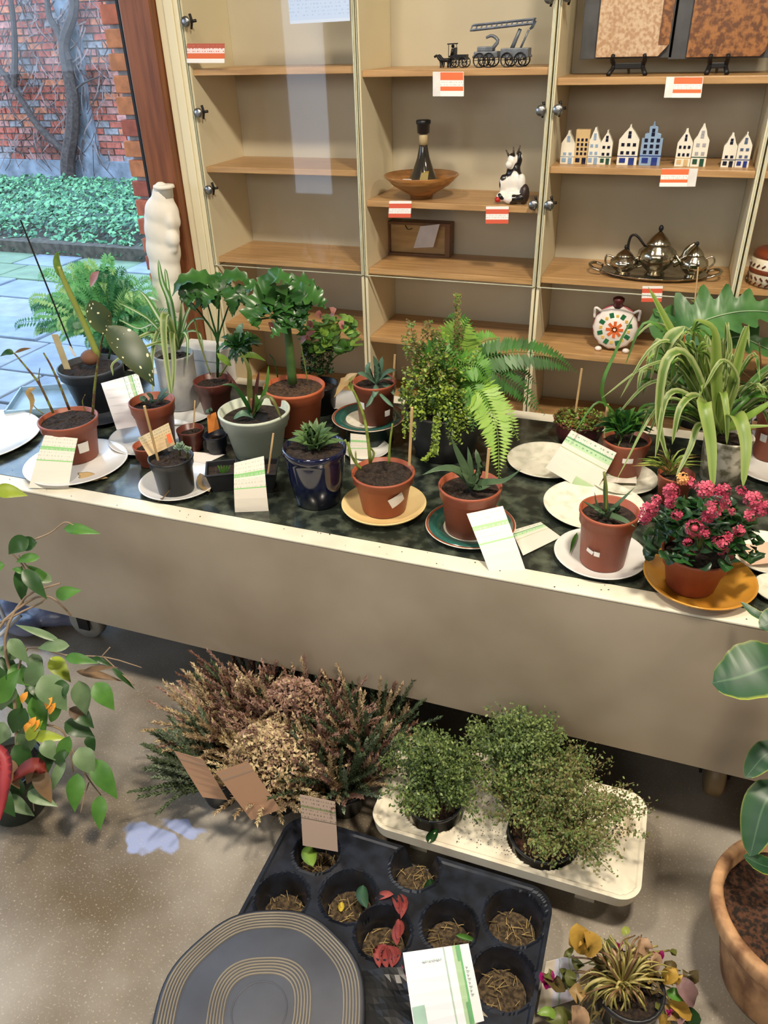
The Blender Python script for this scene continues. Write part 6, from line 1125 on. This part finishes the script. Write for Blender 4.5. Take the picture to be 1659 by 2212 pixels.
# herbs: three black pots
herb = [G('herb_green', (112, 134, 74), (84, 106, 56)), G('herb_bright', (144, 162, 96), (118, 140, 78)), G('herb_dark', (70, 92, 52)), G('herb_olive', (138, 132, 84), (108, 104, 64))]
def herbpot(name, label, c, R, H, z0, spread, height, nst, mixes, lean=(0, 0), drop=0, pm=None, lsz=(.0028, .0052), nl=80):
    r = thing(name, label, 'potted plant', (c[0], c[1], z0), 'potted herbs in the white planting tray'); B = V((c[0], c[1], z0)); mb = MB()
    lathe(mb, B, [(R*.74, 0), (R*.76, .002), (R*.94, H*.85), (R, H*.9), (R, H), (R*.93, H), (R*.90, H*.85), (.001, H*.8)], 32); mb.build('pot', pm or blackp, r, True)
    mb = MB(); lathe(mb, B+V((0, 0, H*.84)), [(R*.89, 0), (R*.88, .003), (R*.5, .006), (.001, .006)], 24); mb.build('soil', M('bark_mulch', (84, 54, 38), .95, (34, 22, 16), 90, bump=1, contrast=(.4, .6)), r)
    T = B+V((0, 0, H*.85)); sm = MB(); lm = MB()
    for i in range(nst):
        a = rnd(0, 6.28); q = R*.75*math.sqrt(random.random()); b = T+V((q*math.cos(a), q*math.sin(a), 0)); el = rnd(.0, 1.0); e = T+V((math.cos(a)*spread*el+lean[0], math.sin(a)*spread*el*.85+lean[1], height*(1-.45*el*el)*rnd(.7, 1.08)-drop*el)); m_ = b.lerp(e, .5)+V((0, 0, height*.18)); P = cr([b, m_, e], 10); tube(sm, P, .0009, .0005, 3)
        for k in range(nl):
            t = rnd(.25, 1)**.8; p0 = P[min(10, int(t*10))]; quadleaf(lm, p0+V((rnd(-1, 1), rnd(-1, 1), rnd(-1, .9)))*rnd(.004, .024), rnd(*lsz), V((rnd(-1, 1), rnd(-1, .6), rnd(.2, 1))), random.choice(mixes))
    sm.build('stems', herb[3], r); tag(bpy.data.objects[sm and r.children[-1].name] if False else r.children[-1], kind='stuff'); tag(lm.build('foliage', herb, r), kind='stuff')
    return r
def hstuff(r): pass
herbpot('potted_herb', 'leftmost bushy green herb in a black pot in the white tray, beside the heather', (-.298, 1.055), .062, .072, .0715, .145, .19, 100, (0, 0, 1, 2), (-.005, 0), .03)
herbpot('potted_herb', 'middle bushy herb at the back of the white tray, its pot half hidden', (-.13, 1.150), .060, .070, .0715, .155, .22, 100, (0, 0, 1, 1, 2), (0, .0), .02)
herbpot('potted_herb', 'airy olive-green herb in the largest black pot at the right of the white tray', (-.060, 1.055), .074, .062, .0715, .195, .20, 125, (3, 3, 0, 1), (.03, .03), .02, lsz=(.0026, .0048))
fallen('dark leaf stuck on the front edge of the white tray below the leftmost herb', [(945, 1790, .04), (932, 1810, .04), (925, 1822, .04)], 22, g_dark, z=.073)
# ---- heathers ----
hm = [M('heather_tan', (198, 178, 142), .8, (154, 130, 98), 60), M('heather_pink', (176, 144, 128), .8, (136, 104, 92), 60), M('heather_brown', (134, 98, 78), .8, (100, 70, 58), 60), M('heather_green', (92, 108, 74), .8, (64, 82, 56), 60), M('heather_grey_green', (124, 138, 112), .8, (88, 104, 84), 60), M('heather_pale', (216, 200, 160), .8, (180, 158, 116), 60)]
def heather(label, px, py, R, mixes, n_, tall=1, sprd=1.0, dirs=None, fluff=None, lean=(0, 0)):
    c = atz(px, py, 0); r = thing('potted_heather', label, 'potted plant', c, 'heathers standing on the floor'); mb = MB(); lathe(mb, c, [(R*.7, 0), (R*.72, .002), (R*.95, .065), (R, .07), (R, .082), (R*.92, .082), (R*.88, .07), (.001, .068)], 28); mb.build('pot', blackp, r, True)
    mb = MB(); lathe(mb, c+V((0, 0, .0685)), [(R*.87, 0), (R*.86, .002), (.001, .003)], 20); mb.build('soil', soil, r)
    T = c+V((0, 0, .07))
    for i in range(n_):
        a = rnd(*dirs) if dirs else rnd(0, 6.28); q = R*.8*math.sqrt(random.random()); el = rnd(0, 1)**.6*sprd; L = rnd(.11, .18)*tall; b = T+V((q*math.cos(a), q*math.sin(a), 0)); d_ = V((math.cos(a)*math.sin(el)+lean[0], math.sin(a)*math.sin(el)+lean[1], math.cos(el))).normalized(); e = b+d_*L; m_ = b.lerp(e, .5)+V((0, 0, .012)); P = cr([b, m_, e+V((rnd(-.012, .012), rnd(-.012, .012), rnd(-.014, .01)))], 9); mb = MB(); tube(mb, P, .0018, .001, 3)
        w_ = rnd(.008, .0115); mi = random.choice(mixes); K = 46
        for k in range(K):
            t = .15+.85*k/K; i0 = min(8, int(t*9)); p0 = P[i0].lerp(P[i0+1], t*9-i0); ph = k*2.4; tg = (P[i0+1]-P[i0]).normalized(); u = tg.orthogonal().normalized(); v = tg.cross(u); o_ = (u*math.cos(ph)+v*math.sin(ph)); s_ = w_*(1.05-t*.45); q1 = p0+o_*s_+tg*.004; sd = tg.cross(o_)*.0036
            mb.add([p0+sd, q1+tg*.004, p0-sd, p0+o_*s_*.5-tg*.002], [(0, 1, 2, 3)])
        mb.build('sprig', hm[mi], r)
    if fluff:
        n2, mats, (hx, hy, hz) = fluff; lm = MB()
        for i in range(n2):
            a = rnd(0, 6.28); el = rnd(0, 1.45); R_ = rnd(.85, 1.05); p0 = T+V((math.cos(a)*math.sin(el)*hx*R_+lean[0]*.15, math.sin(a)*math.sin(el)*hy*R_+lean[1]*.15, math.cos(el)*hz*R_)); quadleaf(lm, p0, rnd(.004, .0075), V((rnd(-1, 1), rnd(-1, .6), rnd(.2, 1))), random.choice(mats))
        tag(lm.build('dry_florets', hm, r), kind='stuff')
    return r
heather('grey-green heather at the front left of the group, above the left brown card', 480, 1720, .052, (3, 4, 4), 80, sprd=1.15, dirs=(1.9, 4.6), lean=(-.25, 0))
heather('straw-coloured heather with thick dried spikes fanning out to the left', 505, 1640, .055, (0, 5, 0, 1, 0), 120, sprd=1.1, tall=1.15, lean=(-.3, .05))
heather('tan dried heather at the centre, a dense mass of pale florets', 605, 1730, .062, (0, 5, 5, 0), 120, sprd=1.1, tall=1.0, fluff=(5200, (0, 5, 5, 1), (.125, .095, .165)))
heather('pinkish brown heather at the back centre, right under the table edge', 655, 1650, .060, (1, 1, 0, 2), 150, sprd=.85, tall=1.35, fluff=(3200, (1, 1, 0, 2), (.11, .08, .205)))
heather('green heather with brown-tipped spikes at the right front of the group', 745, 1735, .062, (3, 4, 3, 1, 0), 150, sprd=.85, tall=1.15)
heather('dark green heather at the right back, next to the herbs', 800, 1660, .055, (3, 3, 2, 0), 110, sprd=.65, tall=1.35)
heather('dark reddish heather at the far left back of the group', 560, 1580, .052, (2, 2, 1, 3), 100, sprd=.8, tall=1.25)
bc = M('brown_card', (184, 138, 104), .7, (170, 124, 92), 20); kb = stripe_mat('brown_card_print', 1, [(0, (172, 136, 110)), (.80, (150, 126, 106)), (.83, (172, 136, 110))], words=(12, .8, .97, (150, 140, 130)))
dd = depth(atz(560, 1770, 0))
pcardq('brown plant card at the far left of the heathers', [(376, 1622, dd-.15), (438, 1640, dd-.16), (492, 1728, dd-.12), (438, 1722, dd-.12)], kb, name='plant_card', group='brown plant cards')
pcardq('larger brown plant card tilted in front of the tan heather', [(466, 1668, dd-.18), (535, 1645, dd-.19), (606, 1748, dd-.15), (543, 1772, dd-.14)], kb, name='plant_card', group='brown plant cards')
cG = stripe_mat('greyish_card_bands', 1, [(0, (176, 156, 142)), (.54, (110, 100, 92)), (.56, (176, 156, 142)), (.76, (126, 136, 96)), (.80, (176, 156, 142))], words=(14, .56, .97, (120, 108, 100)))
dd = depth(atz(690, 1840, .05))
pcardq('greyish brown card with printed lines standing behind the black tray', [(648, 1716, dd-.08), (724, 1732, dd-.08), (730, 1840, dd-.05), (654, 1826, dd-.05)], cG)
mb = MB(); A = atz(605, 1752, .01); tube(mb, [atz(622, 1738, .02), A, atz(584, 1775, .004)], .0015, .001, 4); tag(mb.build('straw_stalk', M('straw', (170, 146, 96), .8), None), 'single dry straw sticking out under the larger brown card', 'straw')
# ---- wilted cyclamen at the bottom right ----
c = atz(1345, 2185, 0); r = thing('wilted_cyclamen', 'wilted cyclamen with yellowed leaves, limp stems and a few magenta flowers', 'potted plant', c); mb = MB(); R = .062
lathe(mb, c, [(R*.72, 0), (R*.74, .002), (R*.95, .075), (R, .08), (R, .092), (R*.92, .092), (R*.88, .08), (.001, .078)], 28); mb.build('pot', blackp, r, True); mb = MB(); lathe(mb, c+V((0, 0, .0785)), [(R*.87, 0), (R*.86, .002), (.001, .003)], 20); mb.build('soil', soil, r)
q = PL(); q.r = r; q.top = c+V((0, 0, .09)); q.d = depth(q.top); q.s = q.d/FPX; q.c = c
fst = [M('limp_stem', (158, 150, 84), .5), M('limp_stem_brown', (128, 98, 66), .5), M('limp_stem_pale', (188, 176, 110), .5)]
CX, CY = 1345, 2128
def S_(pts, r_=.0024, mi=0): mb = MB(); tube(mb, [pt(x, y, q.d+e) for x, y, e in pts], r_, r_*.7, 5, 0, 12); mb.build('stem', fst[mi], r, True)
for i in range(130):
    a = rnd(0, 6.28); L = rnd(60, 135); x, y = CX+math.cos(a)*L, CY+math.sin(a)*L*.85; S_([(CX+rnd(-8, 8), CY+rnd(-8, 8), 0), ((CX+x)/2+rnd(-20, 20), (CY+y)/2-rnd(5, 35), -rnd(.01, .05)), (x, y, rnd(-.02, .05))], rnd(.0014, .0028), i % 3)
S_([(1330, 2125, 0), (1300, 2115, -.03), (1265, 2135, -.02), (1250, 2190, .0)], .004, 2)
yl = G('yellowed_leaf', (206, 170, 78), (178, 140, 62)); pl_ = G('pinkish_dry_petal', (214, 176, 140)); mg = G('magenta_flower', (168, 30, 110), (130, 20, 84)); mv = G('mauve_petal', (150, 118, 118)); 
for pts, w_, m_, n_ in (([(1262, 2060, 0), (1250, 2020, -.02), (1246, 1994, -.02)], 48, yl, 'leaf'), ([(1262, 2060, -.005), (1280, 2040, -.03), (1262, 2012, -.03)], 38, yl, 'leaf'), ([(1240, 2050, 0), (1246, 2030, -.01), (1262, 2030, -.01)], 30, yl, 'leaf'), ([(1400, 2060, 0), (1392, 2045, -.02), (1398, 2025, -.02)], 34, pl_, 'leaf'), ([(1405, 2090, 0), (1412, 2075, -.02), (1405, 2068, -.02)], 34, pl_, 'leaf'), ([(1380, 2070, 0), (1372, 2062, -.01), (1376, 2050, -.01)], 20, pl_, 'leaf'), ([(1430, 2120, 0), (1450, 2105, -.02), (1458, 2092, -.02)], 32, yl, 'leaf'), ([(1462, 2110, 0), (1482, 2140, -.01), (1500, 2170, 0)], 42, mv, 'leaf'), ([(1440, 2160, 0), (1470, 2180, 0), (1492, 2204, 0)], 30, yl, 'leaf'), ([(1235, 2172, -.02), (1250, 2200, -.02), (1240, 2230, 0)], 44, pl_, 'leaf'), ([(1420, 2190, -.01), (1430, 2210, 0), (1428, 2230, 0)], 34, yl, 'leaf'), ([(1345, 2020, .02), (1352, 2010, .02), (1360, 2016, .02)], 16, g_yel, 'leaf'), ([(1300, 2050, .01), (1320, 2040, 0), (1330, 2030, 0)], 22, g_olive, 'leaf'), ([(1440, 2140, 0), (1460, 2150, -.01), (1478, 2150, 0)], 26, g_mid, 'leaf'), ([(1470, 2180, .02), (1490, 2200, .02), (1500, 2230, .03)], 40, g_dark, 'leaf'), ([(1240, 2100, 0), (1232, 2112, -.01), (1238, 2130, -.01)], 26, g_olive, 'leaf'), ([(1180, 2205, 0), (1215, 2195, 0), (1230, 2215, 0)], 34, g_olive, 'leaf'), ([(1160, 2190, 0), (1185, 2186, .0), (1200, 2200, 0)], 20, g_lite, 'leaf')):
    mb = MB(); blade(mb, [pt(x, y, q.d+e) for x, y, e in pts], w_*q.s, P_oval, None, .25, 0, 8, 0, .06); mb.build(n_, m_, r, True)
for cx, cy, k_ in ((1180, 2125, 1), (1420, 2075, .8), (1338, 2048, .5), (1420, 2178, .4), (1445, 2190, .4)):
    for dx, dy in ((-12, -26), (0, -20), (14, -28), (4, 10)): mb = MB(); blade(mb, [pt(cx, cy, q.d), pt(cx+dx*k_*.7, cy+dy*k_*.5, q.d-.012), pt(cx+dx*k_, cy+dy*k_, q.d-.012)], 17*k_*q.s, P_oval, None, .3, 0, 6); mb.build('petal', mg, r, True)
for i in range(40):
    a = rnd(0, 6.28); L = rnd(50, 150); x, y = CX+math.cos(a)*L, CY+math.sin(a)*L*.85; mb = MB(); e_ = rnd(-.02, .03); blade(mb, [pt(x, y, q.d+e_), pt(x+rnd(-14, 14), y+rnd(-14, 14), q.d+e_-.014), pt(x+rnd(-24, 24), y+rnd(-20, 20), q.d+e_)], rnd(14, 34)*q.s, P_oval, None, .3, 0, 7, 0, .08); mb.build('leaf', random.choice((g_olive, yl, pl_, g_dry, mv, G('withered_leaf', (110, 96, 60)))), r, True)
cI = stripe_mat('lilac_card_stripes', 0, [(0, (226, 214, 196)), (.30, (214, 212, 232)), (.44, (150, 190, 170)), (.48, (214, 212, 232)), (.76, (170, 196, 150)), (.80, (214, 212, 232))], words=None)
pcardq('pale lilac striped card tucked between the black tray and the wilted cyclamen', [(1180, 2078, q.d+.02), (1240, 2062, q.d+.02), (1262, 2152, q.d+.03), (1160, 2186, q.d+.03)], cI)
# ---- big terracotta pot at the right edge ----
c = atz(1772, 2120, 0); Hh = .23; T = c+V((0, 0, Hh)); 
for _ in range(6):
    T = c+V((0, 0, Hh)); x_, y_ = proj(T); lf = proj(T-CR*.158)[0]; c = c+CR*((1551-lf)*depth(T)/FPX)*1.0
r = thing('large_terracotta_pot', 'large weathered terracotta pot of dark soil at the right edge, with broad leaves', 'potted plant', c); R = .158
tw_ = M('weathered_terracotta', (188, 146, 104), .8, (118, 82, 54), 20, bump=.8, stretch=(1, 1, .35), detail=8, contrast=(.4, .62))
mb = MB(); lathe(mb, c, [(R*.62, 0), (R*.64, .004), (R*.80, Hh*.55), (R*.90, Hh*.80), (R*.975, Hh*.83), (R*1.0, Hh*.88), (R, Hh*.96), (R*.985, Hh), (R*.90, Hh), (R*.87, Hh*.98), (R*.84, Hh*.80), (.001, Hh*.78)], 64); mb.build('pot', tw_, r, True)
mb = MB(); vs = [(c.x, c.y, c.z+Hh*.87)]; seg = 40; fs = []
for j in range(1, 7):
    for k in range(seg): a = 2*math.pi*k/seg; q_ = R*.86*j/6; vs.append((c.x+q_*math.cos(a), c.y+q_*math.sin(a), c.z+Hh*.87+rnd(-.003, .004)))
for k in range(seg):
    fs.append((0, 1+k, 1+(k+1) % seg))
    for j in range(5): fs.append((1+j*seg+k, 1+(j+1)*seg+k, 1+(j+1)*seg+(k+1) % seg, 1+j*seg+(k+1) % seg))
mb.add(vs, fs); mb.build('soil', M('coarse_bark_soil', (82, 52, 34), .95, (30, 20, 14), 110, bump=1, contrast=(.42, .58)), r)
q = PL(); q.r = r; q.top = c+V((0, 0, Hh)); q.d = depth(q.top); q.s = q.d/FPX; q.c = c
lfm = stripe_mat('banana_leaf', 0, [(0, (150, 160, 60)), (.07, (34, 74, 42)), (.46, (30, 66, 44)), (.5, (70, 104, 70)), (.54, (34, 68, 46)), (.95, (40, 80, 44)), (1, (110, 118, 52))], .42, .06)
for pts, w_ in (([(1720, 1430, -.10), (1660, 1440, -.12), (1600, 1462, -.12), (1538, 1475, -.10)], 118), ([(1700, 1620, -.02), (1655, 1630, -.03), (1610, 1680, -.03)], 56), ([(1690, 1690, 0), (1650, 1740, -.02), (1620, 1850, -.02)], 80), ([(1700, 1880, -.0), (1650, 1870, -.02), (1606, 1848, -.02)], 40), ([(1720, 1330, -.05), (1680, 1340, -.06), (1640, 1356, -.06)], 60), ([(1600, 1300, .02), (1640, 1330, 0), (1690, 1340, 0)], 20)):
    P = [pt(x, y, q.d+e) for x, y, e in pts]; mb = MB(); blade(mb, P, w_*q.s, P_oval, None, .12, 0, 16, 0, .03); mb.build('leaf', lfm, r, True)
for pts in ([(1780, 1960, .0), (1740, 1700, -.06), (1715, 1410, -.10)], [(1770, 1960, 0), (1720, 1800, 0), (1690, 1690, 0)], [(1775, 1960, 0), (1730, 1800, 0), (1698, 1625, -.02)], [(1780, 1970, 0), (1760, 1700, -.04), (1718, 1335, -.05)]): mb = MB(); tube(mb, [pt(x, y, q.d+e) for x, y, e in pts], .008, .004, 7, 0, 14); mb.build('stalk', g_dark, r, True)
# ---- weeping fig at the left ----
c = atz(45, 1740, 0); r = thing('potted_weeping_fig', 'weeping fig with drooping glossy leaves in a pot with red ribbon at the left', 'potted plant', c)
R = .085; mb = MB(); lathe(mb, c, [(R*.7, 0), (R*.72, .003), (R*.92, .11), (R, .12), (R, .145), (R*.93, .145), (R*.9, .13), (.001, .128)], 32); mb.build('pot', M('dark_green_pot', (48, 62, 54), .35), r, True)
mb = MB(); lathe(mb, c+V((0, 0, .129)), [(R*.89, 0), (R*.88, .002), (.001, .003)], 24); mb.build('soil', soil, r)
q = PL(); q.r = r; q.top = c+V((0, 0, .14)); q.d = depth(q.top); q.s = q.d/FPX; q.c = c; dF = q.d-.05
tw = M('fig_twig', (160, 138, 112), .7)
def FP(x, y, e=0): return pt(x, y, dF-.00022*max(0, 1650-y)+e)
def twig(pts, r0=.0028, r1=.0014, mat=None): mb = MB(); tube(mb, [FP(*a) for a in pts], r0, r1, 5, 0, 12); mb.build('twig', mat or tw, r, True)
twig([(40, 1690), (30, 1500), (10, 1380), (55, 1290), (130, 1260)], .005, .002); twig([(-20, 1500), (-10, 1370), (60, 1300), (110, 1290), (155, 1330)], .004, .002); twig([(0, 1345), (50, 1320), (100, 1290), (70, 1240), (40, 1200)]); twig([(60, 1250), (48, 1220), (20, 1190)]); twig([(75, 1165), (110, 1150), (140, 1128), (160, 1135)], .0018, .001)
twig([(30, 1480), (60, 1400), (140, 1415), (230, 1420), (306, 1442)], .003, .001); twig([(220, 1418), (238, 1398)], .0012); twig([(225, 1420), (255, 1448), (290, 1480)], .0016); twig([(60, 1560), (130, 1575), (150, 1620), (158, 1668)], .003, .0015); twig([(150, 1610), (190, 1680), (218, 1718)], .0022); twig([(192, 1690), (182, 1720), (174, 1756)], .0016); twig([(70, 1700), (72, 1735), (74, 1752)], .0016)
fg = [G('fig_leaf', (92, 144, 62), (70, 118, 50), .2, .36), G('fig_leaf_grey', (126, 152, 110), (98, 128, 88), .2, .36), G('fig_leaf_dark', (58, 94, 48), (44, 78, 40), .15, .34), G('fig_leaf_yellow', (170, 188, 66), (140, 160, 56), .2, .3), G('fig_leaf_brown', (132, 104, 72), None, .1, .5)]
FL = [(138, 1142, 212, 1152, 26, 0), (62, 1165, 22, 1195, 40, 2), (80, 1172, 38, 1186, 34, 2), (86, 1204, 38, 1214, 22, 0), (110, 1258, 58, 1222, 20, 0), (48, 1222, 50, 1298, 34, 2), (50, 1230, 98, 1290, 34, 2), (62, 1240, 28, 1230, 16, 0), (122, 1290, 172, 1276, 32, 0), (112, 1256, 80, 1245, 26, 1), (10, 1220, -20, 1235, 26, 0), (150, 1395, 86, 1400, 30, 1), (70, 1412, 88, 1462, 36, 1), (110, 1420, 150, 1470, 40, 3), (140, 1420, 208, 1432, 26, 0), (90, 1460, 140, 1530, 66, 1), (170, 1470, 186, 1540, 46, 1), (205, 1475, 244, 1530, 46, 0), (75, 1500, 96, 1580, 44, 0), (110, 1560, 140, 1502, 26, 0), (20, 1470, 4, 1530, 60, 1), (-10, 1520, 40, 1450, 50, 0), (10, 1560, -10, 1610, 60, 1), (140, 1560, 200, 1590, 46, 2), (160, 1530, 200, 1570, 40, 2), (170, 1615, 200, 1670, 50, 1), (200, 1640, 250, 1720, 48, 0), (168, 1670, 162, 1748, 42, 0), (216, 1718, 216, 1788, 36, 0), (140, 1640, 112, 1708, 26, 1), (70, 1590, 140, 1596, 28, 3), (60, 1600, 90, 1560, 26, 3), (200, 1420, 240, 1440, 14, 2), (240, 1440, 288, 1486, 14, 2), (165, 1450, 258, 1470, 20, 4), (180, 1450, 250, 1442, 14, 4), (150, 1530, 190, 1560, 30, 4), (0, 1420, 40, 1470, 40, 2), (40, 1420, 0, 1400, 36, 1), (-10, 1060, 55, 1070, 34, 3), (130, 1385, 40, 1352, 18, 1), (55, 1530, 30, 1580, 50, 2), (90, 1640, 60, 1690, 40, 4), (120, 1650, 150, 1620, 26, 2), (0, 1480, 50, 1540, 40, 0), (100, 1500, 60, 1470, 40, 2), (30, 1610, 70, 1660, 44, 2), (190, 1590, 204, 1620, 26, 2), (110, 1690, 60, 1720, 40, 2), (96, 1600, 118, 1640, 38, 1), (10, 1640, 40, 1700, 40, 4), (150, 1480, 120, 1500, 40, 2), (20, 1440, 70, 1480, 44, 0), (0, 1640, 20, 1700, 46, 1), (80, 1660, 110, 1730, 40, 4), (40, 1680, 30, 1740, 44, 2), (70, 1560, 50, 1640, 50, 1), (110, 1600, 90, 1690, 40, 2), (-10, 1700, 30, 1760, 44, 2), (60, 1710, 120, 1740, 34, 1), (20, 1380, 60, 1430, 36, 1), (0, 1440, -10, 1500, 44, 2), (90, 1430, 60, 1490, 44, 1), (150, 1590, 130, 1650, 34, 0), (60, 1480, 100, 1540, 48, 2), (10, 1720, 70, 1760, 36, 1)]
for x0, y0, x1, y1, w_, mi in FL:
    e0 = rnd(-.03, .03)-(.03 if y0 > 1590 else 0); mb = MB(); A = FP(x0, y0, e0); B = FP(x1, y1, e0+rnd(-.01, .015)); M_ = A.lerp(B, .5)+(CU*.004-CF*.006); blade(mb, [A, M_, B+(B-A)*.08], w_*.88*dF/FPX, P_leaf, (CAM-M_).normalized(), .16, 0, 10); mb.build('leaf', fg[mi], r, True)
for x, y in ((105, 1520), (112, 1532), (70, 1562), (78, 1568), (60, 1572), (52, 1508)): mb = MB(); blade(mb, [FP(x-6, y+10, -.04), FP(x, y, -.045), FP(x+8, y-14, -.04)], .016, P_oval, None, .3, 0, 5); mb.build('orange_bract', M('orange_bract', (236, 160, 50), .5), r, True)
rb = M('red_ribbon', (172, 62, 70), .55, (140, 46, 54), 10)
mb = MB(); blade(mb, [FP(-20, 1600, -.08), FP(8, 1640, -.10), FP(6, 1700, -.11), FP(-4, 1780, -.10)], .032, P_oval, None, .1, 0, 12, .001); mb.build('red_ribbon', rb, r, True)
mb = MB(); blade(mb, [FP(20, 1690, -.05), FP(70, 1655, -.07), (FP(100, 1668, -.06))], .034, P_oval, None, .2, 0, 8, .001); mb.build('red_ribbon', M('dull_red_ribbon', (128, 44, 34), .6), r, True)
# ---- grey bin bag and pipe stand under the left end of the table ----
c = atz(60, 1395, 0); r = thing('grey_plastic_bag', 'blue-grey plastic bag lying on the floor under the left end of the table', 'bag', c)
blob('bag_body', [(c+V((0, .12, .045)), .06, (1.5, 1, .75)), (c+V((-.12, .10, .05)), .06, (1.3, 1, .8)), (c+V((.07, .14, .03)), .045, (1.2, 1, .7)), (c+V((-.05, .04, .035)), .045, (1.6, .8, .75))], M('blue_grey_film', (120, 126, 150), .3, (92, 98, 124), 14, bump=.5), r, .008)
c = atz(10, 1400, 0); r = thing('metal_stand', 'white tubular metal stand standing on the floor left of the bag', 'stand', c)
for a_, b_ in (((-10, 1290), (15, 1350)), ((15, 1350), (45, 1330)), ((-30, 1400), (44, 1330))):
    mb = MB(); tube(mb, [pt(a_[0], a_[1], depth(c)-.01), pt(b_[0], b_[1], depth(c)-.02)], .006, .006, 8); mb.build('tube_leg', M('white_enamel', (206, 210, 214), .3), r, True)
